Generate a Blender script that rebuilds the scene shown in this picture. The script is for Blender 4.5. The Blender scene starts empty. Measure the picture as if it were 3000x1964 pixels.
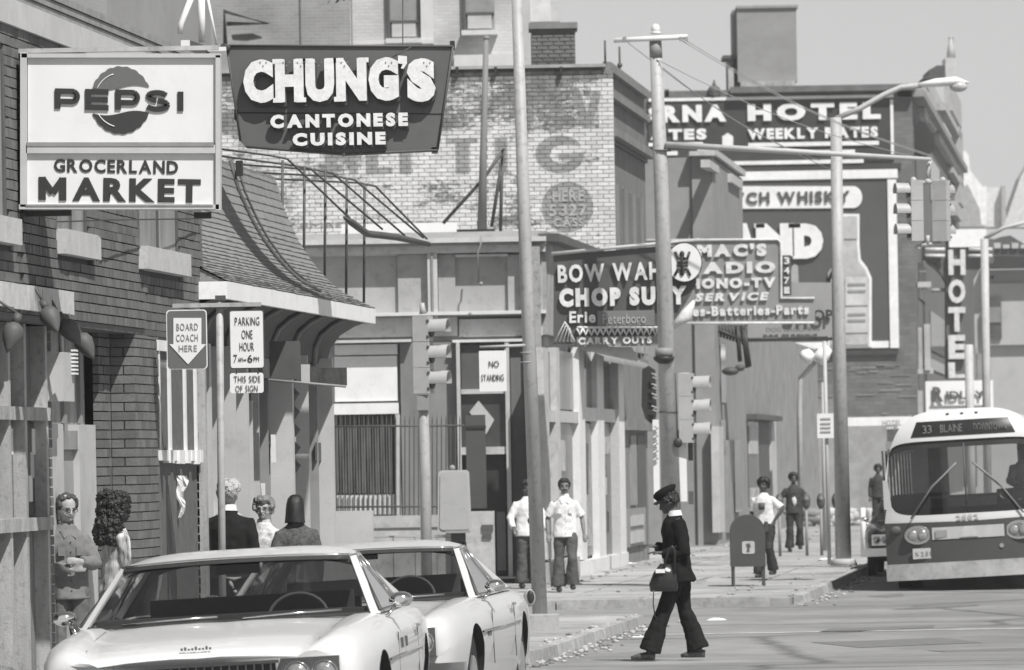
import bpy, math, random
from mathutils import Vector, Matrix, noise
random.seed(7)
R = math.radians
S = bpy.context.scene
C = S.collection
# ------------------------------------------------------------------ camera
F = 16666.67            # focal length in photograph pixels (200 mm lens)
CH = 2.1                # camera height
ROLL = R(1.0)
K = 0.108               # street direction: x gained per metre of depth
SUNV = Vector((1.0, -1.5, 2.6)).normalized()
cam = bpy.data.cameras.new('camera'); cam.lens = 200; cam.sensor_width = 36
cam.shift_y = 368/3000.0; cam.clip_start = 0.5; cam.clip_end = 3000
cam.dof.use_dof = True; cam.dof.focus_distance = 46; cam.dof.aperture_fstop = 8.0
co = bpy.data.objects.new('camera', cam); C.objects.link(co)
co.matrix_world = Matrix.Translation((0, 0, CH)) @ Matrix.Rotation(R(90), 4, 'X') @ Matrix.Rotation(-ROLL, 4, 'Z')
S.camera = co
# ------------------------------------------------------------------ sky, sun, exposure
el = math.asin(SUNV.z); az = math.atan2(SUNV.x, SUNV.y)
W = bpy.data.worlds.new('World'); S.world = W; W.use_nodes = True
nt = W.node_tree; nt.nodes.clear()
sky = nt.nodes.new('ShaderNodeTexSky'); sky.sky_type = 'NISHITA'; sky.sun_disc = False
sky.sun_elevation = el; sky.sun_rotation = az; sky.air_density = 1.3; sky.dust_density = 0.6; sky.ozone_density = 1.0
bw = nt.nodes.new('ShaderNodeRGBToBW')
bg = nt.nodes.new('ShaderNodeBackground'); bg.inputs['Strength'].default_value = 0.083
ow = nt.nodes.new('ShaderNodeOutputWorld')
nt.links.new(sky.outputs[0], bw.inputs[0]); nt.links.new(bw.outputs[0], bg.inputs[0]); nt.links.new(bg.outputs[0], ow.inputs[0])
sl = bpy.data.lights.new('sun', 'SUN'); sl.energy = 4.7; sl.angle = R(0.6); sl.color = (1.0, 0.99, 0.975)
so = bpy.data.objects.new('sun', sl); C.objects.link(so)
so.rotation_euler = SUNV.to_track_quat('Z', 'Y').to_euler()
S.view_settings.view_transform = 'Standard'; S.view_settings.look = 'None'
S.view_settings.exposure = 0.22; S.view_settings.gamma = 1.0
S.view_settings.use_curve_mapping = False
S.cycles.max_bounces = 7; S.cycles.transparent_max_bounces = 12; S.cycles.volume_bounces = 0
S.cycles.caustics_reflective = False; S.cycles.caustics_refractive = False

# ------------------------------------------------------------------ geometry of the street
cR, sR = math.cos(ROLL), math.sin(ROLL)
def unroll(px, py):
    dx, dy = px-1500, py-1350
    return dx*cR - dy*sR, dx*sR + dy*cR
def P(px, py, D):
    a, b = unroll(px, py)
    return Vector((a*D/F, D, CH - b*D/F))
def U(u, D, z=0.0): return Vector((u + K*D, D, z))
def fac(px, py, u):
    a, b = unroll(px, py); s = (a-1800)/u
    return F/s, CH - b/s
def gz(D):
    if D >= 60: return 0.0
    if D >= 45: return 0.2*(60-D)/15
    return 0.2 + 0.006*(45-D) if D > 33 else 0.272 + 0.008*(33-D)

# ------------------------------------------------------------------ mesh builder
class MB:
    def __init__(s): s.v = []; s.f = []; s.m = []; s.mi = 0; s.sm = []
    def add(s, vs, fs, smooth=False):
        b = len(s.v); s.v += [Vector(v) for v in vs]
        for f in fs: s.f.append([b+i for i in f]); s.m.append(s.mi); s.sm.append(smooth)
    def hexa(s, c):
        s.add(c, [(0,3,2,1),(4,5,6,7),(0,1,5,4),(1,2,6,5),(2,3,7,6),(3,0,4,7)])
    def box(s, x0,x1,y0,y1,z0,z1):
        if x0>x1: x0,x1=x1,x0
        if y0>y1: y0,y1=y1,y0
        if z0>z1: z0,z1=z1,z0
        s.hexa([(x0,y0,z0),(x1,y0,z0),(x1,y1,z0),(x0,y1,z0),(x0,y0,z1),(x1,y0,z1),(x1,y1,z1),(x0,y1,z1)])
    def sb(s, u0,u1,D0,D1,z0,z1):
        if u0>u1: u0,u1=u1,u0
        if D0>D1: D0,D1=D1,D0
        if z0>z1: z0,z1=z1,z0
        s.hexa([U(u0,D0,z0),U(u1,D0,z0),U(u1,D1,z0),U(u0,D1,z0),U(u0,D0,z1),U(u1,D0,z1),U(u1,D1,z1),U(u0,D1,z1)])
    def pb(s, px0,py0,px1,py1,D,dep=0.05):
        c = P((px0+px1)/2,(py0+py1)/2,D); w = abs(px1-px0)*D/F/2; h = abs(py1-py0)*D/F/2
        s.box(c.x-w,c.x+w,D,D+dep,c.z-h,c.z+h)
    def fb(s, px0,py0,px1,py1,u,dep=0.05,proud=0.0):
        m = (py0+py1)/2; pm = (px0+px1)/2
        D0 = fac(px0,m,u)[0]; D1 = fac(px1,m,u)[0]; z0 = fac(pm,py1,u)[1]; z1 = fac(pm,py0,u)[1]
        s.sb(u-dep,u+proud,D0,D1,z0,z1)
    def tube(s, pts, r, n=8, cap=True, sy=1.0, side=None):
        pts = [Vector(p) for p in pts]; rs = r if isinstance(r,(list,tuple)) else [r]*len(pts)
        b = len(s.v); prev = None
        for i,p in enumerate(pts):
            t = (pts[min(i+1,len(pts)-1)]-pts[max(i-1,0)]).normalized()
            if side is not None: a = Vector(side) - t*t.dot(Vector(side))
            elif prev is not None: a = prev - t*t.dot(prev)
            else:
                a = Vector((1,0,0)) if abs(t.x) < .9 else Vector((0,1,0)); a = a - t*t.dot(a)
            a.normalize(); prev = a; c = t.cross(a)
            ri = rs[i]; rx, ry = ri if isinstance(ri,(list,tuple)) else (ri, ri*sy)
            for k in range(n):
                q = 2*math.pi*k/n; s.v.append(p + a*math.cos(q)*rx + c*math.sin(q)*ry)
        for i in range(len(pts)-1):
            for k in range(n):
                s.f.append([b+i*n+k, b+i*n+(k+1)%n, b+(i+1)*n+(k+1)%n, b+(i+1)*n+k]); s.m.append(s.mi); s.sm.append(True)
        if cap:
            s.f.append([b+k for k in range(n)][::-1]); s.m.append(s.mi); s.sm.append(False)
            e = b+(len(pts)-1)*n; s.f.append([e+k for k in range(n)]); s.m.append(s.mi); s.sm.append(False)
    def ball(s, c, rx, ry=None, rz=None, n=10, m=7):
        ry = ry or rx; rz = rz or rx; c = Vector(c); b = len(s.v)
        for i in range(m+1):
            ph = math.pi*i/m; z = math.cos(ph); q = max(math.sin(ph), 1e-3)
            for k in range(n):
                t = 2*math.pi*k/n; s.v.append(c+Vector((rx*q*math.cos(t), ry*q*math.sin(t), rz*z)))
        for i in range(m):
            for k in range(n):
                s.f.append([b+i*n+k, b+(i+1)*n+k, b+(i+1)*n+(k+1)%n, b+i*n+(k+1)%n]); s.m.append(s.mi); s.sm.append(True)
    def prism(s, poly, d, axis='y'):
        # poly: list of (a,b); extruded from d[0] to d[1] along the axis
        def mk(a,b,t): return {'y':(a,t,b),'x':(t,a,b),'z':(a,b,t)}[axis]
        n = len(poly); vs = [mk(a,b,d[0]) for a,b in poly]+[mk(a,b,d[1]) for a,b in poly]
        fs = [list(range(n)), list(range(2*n-1,n-1,-1))]+[[i,(i+1)%n+0,n+(i+1)%n,n+i] for i in range(n)]
        s.add(vs, fs)
    def ppoly(s, pts, D, dep=0.05):
        # polygon given in photograph pixels at one depth
        v = [P(x,y,D) for x,y in pts]; s.prism([(p.x,p.z) for p in v], (D, D+dep), 'y')
    def grid(s, rows, smooth=True, closed=False):
        b = len(s.v); n = len(rows[0])
        for r in rows: s.v += [Vector(p) for p in r]
        for i in range(len(rows)-1):
            for k in range(n if closed else n-1):
                s.f.append([b+i*n+k, b+i*n+(k+1)%n, b+(i+1)*n+(k+1)%n, b+(i+1)*n+k]); s.m.append(s.mi); s.sm.append(smooth)
    def build(s, name, mat, parent=None, local=False, kind=None, label=None, fix=True):
        me = bpy.data.meshes.new(name)
        off = Vector((0,0,0))
        if parent is not None and not local:
            q = parent
            while q is not None: off += q.location; q = q.parent
        me.from_pydata([v-off for v in s.v], [], s.f)
        for mm in (mat if isinstance(mat,(list,tuple)) else [mat]): me.materials.append(mm)
        me.polygons.foreach_set('material_index', s.m); me.polygons.foreach_set('use_smooth', s.sm)
        if fix:
            import bmesh
            bm = bmesh.new(); bm.from_mesh(me); bmesh.ops.recalc_face_normals(bm, faces=bm.faces); bm.to_mesh(me); bm.free()
        me.update()
        o = bpy.data.objects.new(name, me); C.objects.link(o)
        if parent is not None: o.parent = parent
        if kind: o['kind'] = kind
        if label: o['label'] = label
        return o
def tag(o, label, cat, group=None):
    o['label'] = label; o['category'] = cat
    if group: o['group'] = group
    return o
def T(name, label, cat, loc=(0,0,0), group=None, rz=0.0):
    o = bpy.data.objects.new(name, None); C.objects.link(o); o.location = loc; o.rotation_euler[2] = rz
    o.empty_display_size = .2
    return tag(o, label, cat, group)
def dup(o, parent=None):
    c = o.copy(); C.objects.link(c); c.parent = parent
    for ch in o.children: dup(ch, c)
    return c
BS = bpy.data.scenes.new('workbench')
def evaluated(o, extra=()):
    """the mesh an object evaluates to, worked out in a small scene of its own"""
    for q in (o,)+tuple(extra): BS.collection.objects.link(q)
    vl = BS.view_layers[0]; vl.update(); me = bpy.data.meshes.new_from_object(o.evaluated_get(vl.depsgraph))
    for q in (o,)+tuple(extra): BS.collection.objects.unlink(q)
    return me
def bake(o, extra=()):
    par = o.parent; o.parent = None
    me = evaluated(o, extra); o.modifiers.clear(); o.data = me; o.parent = par
    return o
def remesh(o, vox=.012, smooth=2):
    m = o.modifiers.new('r','REMESH'); m.mode = 'VOXEL'; m.voxel_size = vox; m.use_smooth_shade = True
    if smooth: q = o.modifiers.new('s','SMOOTH'); q.iterations = smooth; q.factor = .5
    bake(o)
    for p in o.data.polygons: p.use_smooth = True
    return o

# ------------------------------------------------------------------ materials
MATS = {}
def M(name, g, rough=.75, var=.18, sc=2.0, streak=1.0, bump=.15, bsc=40, metal=0.0, spec=.4, rnd=0.0, dirt=0.1, coat=0.0):
    if name in MATS: return MATS[name]
    m = bpy.data.materials.new(name); m.use_nodes = True; t = m.node_tree; n = t.nodes; L = t.links
    p = n['Principled BSDF']; p.inputs['Roughness'].default_value = rough; p.inputs['Metallic'].default_value = metal
    p.inputs['Specular IOR Level'].default_value = spec
    if coat: p.inputs['Coat Weight'].default_value = coat; p.inputs['Coat Roughness'].default_value = .05
    tc = n.new('ShaderNodeTexCoord'); mp = n.new('ShaderNodeMapping'); mp.inputs['Scale'].default_value = (1,1,1.0/streak)
    L.new(tc.outputs['Object'], mp.inputs[0])
    no = n.new('ShaderNodeTexNoise'); no.inputs['Scale'].default_value = sc; no.inputs['Detail'].default_value = 6; no.inputs['Roughness'].default_value = .62
    L.new(mp.outputs[0], no.inputs[0])
    mr = n.new('ShaderNodeMapRange'); mr.inputs[1].default_value = .3; mr.inputs[2].default_value = .7
    mr.inputs[3].default_value = g*(1-var); mr.inputs[4].default_value = min(g*(1+var), .92)
    L.new(no.outputs[0], mr.inputs[0]); out = mr.outputs[0]
    if rnd:
        oi = n.new('ShaderNodeObjectInfo'); r2 = n.new('ShaderNodeMapRange'); r2.inputs[3].default_value = 1-rnd; r2.inputs[4].default_value = 1+rnd
        L.new(oi.outputs['Random'], r2.inputs[0]); mu = n.new('ShaderNodeMath'); mu.operation = 'MULTIPLY'
        L.new(out, mu.inputs[0]); L.new(r2.outputs[0], mu.inputs[1]); out = mu.outputs[0]
    if dirt:
        n2 = n.new('ShaderNodeTexNoise'); n2.inputs['Scale'].default_value = sc*2.7; n2.inputs['Detail'].default_value = 8; n2.inputs['Roughness'].default_value = .7
        L.new(tc.outputs['Object'], n2.inputs[0]); r3 = n.new('ShaderNodeMapRange'); r3.inputs[1].default_value = .52; r3.inputs[2].default_value = .66
        r3.inputs[3].default_value = 1; r3.inputs[4].default_value = 1-dirt; L.new(n2.outputs[0], r3.inputs[0])
        mu = n.new('ShaderNodeMath'); mu.operation = 'MULTIPLY'; L.new(out, mu.inputs[0]); L.new(r3.outputs[0], mu.inputs[1]); out = mu.outputs[0]
    L.new(out, p.inputs['Base Color'])
    if bump:
        nb = n.new('ShaderNodeTexNoise'); nb.inputs['Scale'].default_value = bsc; nb.inputs['Detail'].default_value = 4
        L.new(tc.outputs['Object'], nb.inputs[0]); bp = n.new('ShaderNodeBump'); bp.inputs['Strength'].default_value = bump; bp.inputs['Distance'].default_value = .01
        L.new(nb.outputs[0], bp.inputs['Height']); L.new(bp.outputs[0], p.inputs['Normal'])
    MATS[name] = m; return m
def MBR(name, g1, g2, mortar, axis='x', bw=.21, bh=.075, worn=None):
    """brick courses too far away to tell apart; optional worn paint over them"""
    if name in MATS: return MATS[name]
    m = bpy.data.materials.new(name); m.use_nodes = True; t = m.node_tree; n = t.nodes; L = t.links
    p = n['Principled BSDF']; p.inputs['Roughness'].default_value = .9
    g = n.new('ShaderNodeNewGeometry'); sx = n.new('ShaderNodeSeparateXYZ'); L.new(g.outputs['Position'], sx.inputs[0])
    cx = n.new('ShaderNodeCombineXYZ'); L.new(sx.outputs['X' if axis == 'x' else 'Y'], cx.inputs[0]); L.new(sx.outputs['Z'], cx.inputs[1])
    b = n.new('ShaderNodeTexBrick'); b.inputs['Scale'].default_value = 1; b.inputs['Brick Width'].default_value = bw; b.inputs['Row Height'].default_value = bh
    b.inputs['Mortar Size'].default_value = .009; b.inputs['Color1'].default_value = (g1,)*3+(1,); b.inputs['Color2'].default_value = (g2,)*3+(1,); b.inputs['Mortar'].default_value = (mortar,)*3+(1,)
    L.new(cx.outputs[0], b.inputs[0]); out = b.outputs[0]
    no = n.new('ShaderNodeTexNoise'); no.inputs['Scale'].default_value = .8; no.inputs['Detail'].default_value = 7; L.new(g.outputs['Position'], no.inputs[0])
    mr = n.new('ShaderNodeMapRange'); mr.inputs[1].default_value = .3; mr.inputs[2].default_value = .7; mr.inputs[3].default_value = .72; mr.inputs[4].default_value = 1.25
    L.new(no.outputs[0], mr.inputs[0]); mx = n.new('ShaderNodeMix'); mx.data_type = 'RGBA'; mx.blend_type = 'MULTIPLY'; mx.inputs[0].default_value = 1
    L.new(out, mx.inputs[6]); L.new(mr.outputs[0], mx.inputs[7]); L.new(mx.outputs[2], p.inputs['Base Color'])
    bp = n.new('ShaderNodeBump'); bp.inputs['Strength'].default_value = .4; bp.inputs['Distance'].default_value = .01; bp.invert = True
    L.new(b.outputs['Fac'], bp.inputs['Height']); L.new(bp.outputs[0], p.inputs['Normal'])
    MATS[name] = m; return m
class NX:
    """small arithmetic helper for node trees"""
    def __init__(s, nt): s.n = nt.nodes; s.L = nt.links
    def op(s, o, a, b=0.0, c=None):
        q = s.n.new('ShaderNodeMath'); q.operation = o
        for i,v in enumerate((a,b) if c is None else (a,b,c)):
            if isinstance(v,(int,float)): q.inputs[i].default_value = v
            else: s.L.new(v, q.inputs[i])
        return q.outputs[0]
    def step(s, v, lo, hi): # smooth 0..1 between lo and hi
        q = s.n.new('ShaderNodeMapRange'); q.interpolation_type = 'SMOOTHSTEP'; q.inputs[1].default_value = lo; q.inputs[2].default_value = hi; s.L.new(v, q.inputs[0]); return q.outputs[0]
    def box(s, x, z, x0,x1,z0,z1):
        f = .02
        a = s.op('MULTIPLY', s.step(x,x0-f,x0+f), s.op('SUBTRACT',1,s.step(x,x1-f,x1+f))); b = s.op('MULTIPLY', s.step(z,z0-f,z0+f), s.op('SUBTRACT',1,s.step(z,z1-f,z1+f)))
        return s.op('MULTIPLY',a,b)
    def ell(s, x, z, cx,cz,rx,rz):
        a = s.op('DIVIDE', s.op('SUBTRACT',x,cx), rx); b = s.op('DIVIDE', s.op('SUBTRACT',z,cz), rz)
        d = s.op('SQRT', s.op('ADD', s.op('MULTIPLY',a,a), s.op('MULTIPLY',b,b))); return s.op('SUBTRACT',1,s.step(d,.96,1.04))
    def noise(s, vec, sc, det=6, rough=.6):
        q = s.n.new('ShaderNodeTexNoise'); q.inputs['Scale'].default_value = sc; q.inputs['Detail'].default_value = det; q.inputs['Roughness'].default_value = rough
        if vec is not None: s.L.new(vec, q.inputs[0])
        return q.outputs[0]
    def mapr(s, v, a,b,c,d):
        q = s.n.new('ShaderNodeMapRange'); s.L.new(v,q.inputs[0])
        for i,w in enumerate((a,b,c,d)): q.inputs[i+1].default_value = w
        return q.outputs[0]
    def mix(s, f, a, b): # scalar mix
        return s.op('ADD', s.op('MULTIPLY', a, s.op('SUBTRACT',1,f)), s.op('MULTIPLY', b, f))
def GLASS(name, tint=.75, refl=1.0):
    if name in MATS: return MATS[name]
    m = bpy.data.materials.new(name); m.use_nodes = True; t = m.node_tree; n = t.nodes; L = t.links; n.clear()
    o = n.new('ShaderNodeOutputMaterial'); mx = n.new('ShaderNodeMixShader'); tr = n.new('ShaderNodeBsdfTransparent'); gl = n.new('ShaderNodeBsdfGlossy')
    tr.inputs[0].default_value = (tint,)*3+(1,); gl.inputs['Roughness'].default_value = .02; fr = n.new('ShaderNodeFresnel'); fr.inputs[0].default_value = 1.45
    mu = n.new('ShaderNodeMath'); mu.operation = 'MULTIPLY'; mu.inputs[1].default_value = refl; L.new(fr.outputs[0], mu.inputs[0])
    L.new(mu.outputs[0], mx.inputs[0]); L.new(tr.outputs[0], mx.inputs[1]); L.new(gl.outputs[0], mx.inputs[2]); L.new(mx.outputs[0], o.inputs[0])
    MATS[name] = m; return m
mPANE = M('dark_window_glass', .06, rough=.08, var=.4, sc=1.5, bump=0, spec=.6)
mSHOP = M('dusty_shop_glass', .13, rough=.15, var=.8, sc=5, streak=2, bump=0, spec=.6)
mWHITE = M('white_paint', .72, rough=.55, var=.07, bump=.05, dirt=.12)
mSIGNW = M('white_sign_plastic', .74, rough=.35, var=.04, bump=0, dirt=.05)
mBLACK = M('black_paint', .03, rough=.5, var=.2, bump=.05)
mLET = M('dark_lettering', .035, rough=.5, var=.15, bump=0)
mDGREY = M('dark_grey_paint', .085, rough=.6, var=.15, bump=.08)
mGREY = M('mid_grey_paint', .26, rough=.6, var=.15, bump=.08, dirt=.15)
mLGREY = M('light_grey_paint', .45, rough=.6, var=.1, bump=.08, dirt=.15)
mSTEEL = M('galvanised_steel', .40, rough=.6, var=.22, sc=4, streak=7, bump=.1, metal=.1, dirt=.25, spec=.3)
mSTONE = M('limestone', .5, rough=.85, var=.18, sc=5, bump=.4, bsc=60, dirt=.2)
mCONC = M('concrete', .4, rough=.9, var=.2, sc=3, bump=.4, bsc=50, dirt=.25)
mMORT = M('grey_mortar', .11, rough=.95, var=.2, sc=8)
mWOOD = M('weathered_wood', .24, rough=.85, var=.35, sc=6, streak=8, bump=.3, bsc=60)
mWOODL = M('pale_weathered_wood', .36, rough=.85, var=.35, sc=6, streak=8, bump=.3, bsc=60, dirt=.3)
mCHROME = M('chrome', .75, rough=.12, var=.05, bump=0, metal=1.0)
mRUB = M('black_rubber', .025, rough=.8, var=.2)

# ------------------------------------------------------------------ lettering
CHC = {}
def char_mesh(ch, bold):
    k = (ch, round(bold,3))
    if k in CHC: return CHC[k]
    cu = bpy.data.curves.new('t','FONT'); cu.body = ch; cu.size = 1; cu.offset = bold; cu.resolution_u = 3; cu.fill_mode = 'BOTH'; cu.extrude = .5
    o = bpy.data.objects.new('t', cu); me = evaluated(o)
    vs = [v.co.copy() for v in me.vertices]; fs = [list(p.vertices) for p in me.polygons]
    bpy.data.objects.remove(o); bpy.data.curves.remove(cu); bpy.data.meshes.remove(me)
    if vs:
        x0 = min(v.x for v in vs); x1 = max(v.x for v in vs); y0 = min(v.y for v in vs); y1 = max(v.y for v in vs)
    else: x0=x1=y0=y1=0
    CHC[k] = (vs, fs, x0, x1, y0, y1); return CHC[k]
def text(line, c, w, h, mat, parent, dep=.006, bold=.02, gap=.09, name='lettering', separate=False, tilt=0.0, slant=0.0, rz=0.0, space=.35, kind=None, slab=0):
    """letters in the x-z plane facing -y, fitted to w by h around c; tilt turns them in that plane"""
    tot = 0; lay = []
    for ch in line:
        if ch == ' ': tot += space; continue
        d = char_mesh(ch, bold); lay.append((ch, d, tot)); tot += d[3]-d[2]+gap
    tot -= gap
    hc = char_mesh('H', bold); H0, H1 = hc[4], hc[5]
    sx = w/tot; sz = h/(H1-H0); c = Vector(c); out = []
    ct, st = math.cos(tilt), math.sin(tilt); cz, sz_ = math.cos(rz), math.sin(rz)
    def tr(a, b, t):
        a += slant*b
        a, b = a*ct - b*st, a*st + b*ct
        return c + Vector((a*cz - t*sz_, a*sz_ + t*cz, b))
    mb = MB()
    for ch, d, x in lay:
        vs, fs, x0, x1, y0, y1 = d
        q = MB() if separate else mb
        q.add([tr((v.x-x0+x-tot/2)*sx, (v.y-(H0+H1)/2)*sz, -v.z*dep) for v in vs], fs)
        if slab and ch in 'HUN':
            st_w = .13*sx
            for xx, tops in ((x+.07,(1,0 if ch=='U' else 1)),(x+(x1-x0)-.07,(1,0 if ch in 'UN' else 1))):
                for q_, on in ((1,tops[0]),(-1,tops[1])):
                    if on:
                        xc = (xx-tot/2)*sx; zc = q_*(h/2-.045*h)
                        pts = [(xc-st_w,zc-.055*h),(xc+st_w,zc-.055*h),(xc+st_w,zc+.055*h),(xc-st_w,zc+.055*h)]
                        q.hexa([tr(a,b,.5*dep-.001) for a,b in pts]+[tr(a,b,-.5*dep-.001) for a,b in pts])
        if separate: out.append(q.build(name, mat, parent, fix=False))
    if not separate: out.append(mb.build(name, mat, parent, fix=False, kind=kind))
    return out
def ribbon(mb, pts, w, d0, d1):
    for a,b in zip(pts, pts[1:]):
        a = Vector(a); b = Vector(b); t = (b-a).normalized(); n_ = Vector((-t.y,t.x))*w/2; e = t*w*.02
        mb.prism([tuple(a-e-n_),tuple(b+e-n_),tuple(b+e+n_),tuple(a-e+n_)],(d0,d1))
def ptext(line, px0, py0, px1, py1, D, mat, parent, **k):
    c = P((px0+px1)/2, (py0+py1)/2, D)
    return text(line, c, (px1-px0)*D/F, (py1-py0)*D/F, mat, parent, **k)
# ================================================================== ground
mASPH = M('worn_asphalt', .23, rough=.92, var=.13, sc=.35, bump=.5, bsc=30, dirt=.1)
mWALK = M('pale_sidewalk_concrete', .36, rough=.9, var=.16, sc=1.2, bump=.4, bsc=40, rnd=.1, dirt=.2)
mSHAD = M('painted_shadow', .16, rough=.9, var=.12, sc=3, bump=.3)  # darker grey for the cast shadows painted on the road
Ds = [2,10,20,26,33,39,45,48,51,54,57,60,66,72,80,90,110,150,220,400,800,1600]
mb = MB(); mb.grid([[(x + K*D, D, gz(D)) for x in (-600,-60,-20,-6,0,6,20,60,600)] for D in Ds], smooth=True)
road = mb.build('road', mASPH, kind='structure')
def roughen(m, lo, hi, csc, crack):
    nt_ = m.node_tree; x = NX(nt_); p = nt_.nodes['Principled BSDF']; old = p.inputs['Base Color'].links[0].from_socket
    tc = nt_.nodes.new('ShaderNodeTexCoord'); v = nt_.nodes.new('ShaderNodeTexVoronoi'); v.feature = 'DISTANCE_TO_EDGE'; v.inputs['Scale'].default_value = csc
    w = nt_.nodes.new('ShaderNodeMix'); w.data_type = 'VECTOR'; w.inputs[0].default_value = .25; nz = nt_.nodes.new('ShaderNodeTexNoise'); nz.inputs['Scale'].default_value = 1.3; nz.inputs['Detail'].default_value = 5
    x.L.new(tc.outputs['Object'], nz.inputs[0]); x.L.new(tc.outputs['Object'], w.inputs[4]); x.L.new(nz.outputs['Color'], w.inputs[5]); x.L.new(w.outputs[1], v.inputs['Vector'])
    c = x.mapr(v.outputs['Distance'], 0, .018, 1-crack, 1); s1 = x.mapr(x.noise(tc.outputs['Object'], .22, 3), .42, .6, lo, hi)
    s2 = x.mapr(x.noise(tc.outputs['Object'], 1.7, 8, .75), .35, .65, .86, 1.12); n_ = x.op('MULTIPLY', x.op('MULTIPLY', old, c), x.op('MULTIPLY', s1, s2)); x.L.new(n_, p.inputs['Base Color'])
roughen(mASPH, .84, 1.12, .16, .5); roughen(mWALK, .84, 1.1, .3, .3)
def pad(name, u0, u1, D0, D1, h=.12):
    mb = MB(); dd = [D0]+[d for d in Ds if D0 < d < D1]+[D1]
    for a,b in zip(dd, dd[1:]):
        mb.hexa([U(u0,a,gz(a)-.05),U(u1,a,gz(a)-.05),U(u1,b,gz(b)-.05),U(u0,b,gz(b)-.05),U(u0,a,gz(a)+h),U(u1,a,gz(a)+h),U(u1,b,gz(b)+h),U(u0,b,gz(b)+h)])
    return mb.build(name, mWALK, kind='structure')
side1 = pad('sidewalk', -30, -6.25, 20, 72.4, .105)
side2 = pad('sidewalk', -40, -4.75, 79.6, 330, .105)
def slabs(par, us, D0, D1, step):
    d = D0
    while d < D1-.3:
        for a,b in zip(us, us[1:]):
            j = random.uniform(-.006,.006)
            mb = MB(); e = min(d+step, D1)-.03; z0, z1 = gz(d)+.118+j, gz(e)+.118+random.uniform(-.006,.006)
            mb.hexa([U(a+.015,d,z0-.03),U(b-.015,d,z0-.03),U(b-.015,e,z1-.03),U(a+.015,e,z1-.03),U(a+.015,d,z0),U(b-.015,d,z0+j),U(b-.015,e,z1+j),U(a+.015,e,z1)])
            mb.build('paving_slab', mWALK, par)
        d += step
slabs(side1, [-11.5,-9.9,-8.4,-7.3,-6.27], 51, 72.3, 1.6)
slabs(side2, [-10.6,-9.3,-8.1,-6.9,-5.8,-4.77], 79.7, 118, 1.7)
mKERB = M('worn_kerb_stone', .34, rough=.9, var=.25, sc=5, bump=.5, rnd=.15, dirt=.3)
def kerb(par, u, D0, D1, step=1.4, zt=.135):
    d = D0
    while d < D1-.1:
        e = min(d+step, D1); j = random.uniform(-.015,.015); mb = MB()
        mb.hexa([U(u+j,d+.01,gz(d)-.05),U(u+.16+j,d+.01,gz(d)-.05),U(u+.16+j,e-.01,gz(e)-.05),U(u+j,e-.01,gz(e)-.05),
                 U(u+j,d+.01,gz(d)+zt),U(u+.13+j,d+.01,gz(d)+zt-.01),U(u+.13+j,e-.01,gz(e)+zt-.01),U(u+j,e-.01,gz(e)+zt)])
        mb.build('kerb_stone', mKERB, par); d = e
kerb(side1, -6.24, 30, 71.6); kerb(side2, -4.74, 80.4, 150, 1.8)
def crosskerb(par, D, u0, u1, step=1.5):
    u = u0
    while u < u1-.1:
        e = min(u+step, u1); mb = MB(); mb.sb(u+.01,e-.01,D,D+.15,-.05,.13+random.uniform(-.008,.008)); mb.build('kerb_stone', mKERB, par); u = e
crosskerb(side2, 79.42, -14, -4.9); crosskerb(side1, 72.45, -14, -6.9)
# road marking, and streak shadows painted as thin dark sheets
mb = MB(); mb.add([U(-5.9,67.4,.004),U(30,67.4,.004),U(30,67.75,.004),U(-5.9,67.75,.004)],[(0,1,2,3)]); mb.build('crosswalk_line', M('worn_white_marking', .42, rough=.8, var=.35, sc=3, dirt=.5), road, fix=False)
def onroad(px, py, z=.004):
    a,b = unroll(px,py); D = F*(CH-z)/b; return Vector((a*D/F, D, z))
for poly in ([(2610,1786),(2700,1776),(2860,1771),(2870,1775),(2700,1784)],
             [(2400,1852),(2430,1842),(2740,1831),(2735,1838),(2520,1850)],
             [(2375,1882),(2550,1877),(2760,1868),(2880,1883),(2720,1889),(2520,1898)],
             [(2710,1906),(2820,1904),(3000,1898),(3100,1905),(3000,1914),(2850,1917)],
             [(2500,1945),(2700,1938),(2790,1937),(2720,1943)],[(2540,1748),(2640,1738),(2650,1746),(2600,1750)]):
    mb = MB(); mb.add([onroad(x,y) for x,y in poly],[tuple(range(len(poly)))]); mb.build('painted_shadow', mSHAD, road, fix=False)
# gutter litter and broken kerb rubble
mRUBB = [M('pale_rubble', .42, rough=.95, var=.3), M('grey_rubble', .2, rough=.95, var=.3)]
mb = MB()
for i in range(520):
    D = random.uniform(52, 110) if i % 3 else random.uniform(56,72); u = (-6.05 if D < 73 else -4.5) + random.gauss(0,.16)
    if 72.6 < D < 79.3: continue
    q = U(u, D, gz(D)+.01 + (.12 if u < (-6.2 if D < 73 else -4.7) else 0)); r = random.uniform(.008,.03)
    mb.mi = random.randint(0,1); mb.ball(q, r*random.uniform(.8,2), r*random.uniform(.8,2), r*.8, 5, 3)
for i in range(260):
    D = random.uniform(80,150); u = random.uniform(-9.2,-4.9) if i%2 else -9.1+abs(random.gauss(0,.2)); r = random.uniform(.008,.03)
    mb.mi = random.randint(0,1); mb.ball(U(u,D,.13), r*1.5, r, r*.6, 5, 3)
mb.build('gutter_rubble', mRUBB, kind='stuff')
def litter(px, py, w, h, label, zt=0.0):
    h *= .45
    a,b = unroll(px,py); D = F*(CH-zt)/b; c = Vector((a*D/F, D, zt)); mb = MB(); rows = []
    for i in range(7):
        rows.append([c+Vector(((k/6-.5)*w, (i/6-.5)*w*.8, max(.003, h*(math.sin(math.pi*k/6)*math.sin(math.pi*i/6))**.3*random.uniform(.1,1)))) for k in range(7)])
    mb.grid(rows, smooth=False)
    tag(mb.build('crumpled_paper', mWHITE, fix=False), label, 'litter')
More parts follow.
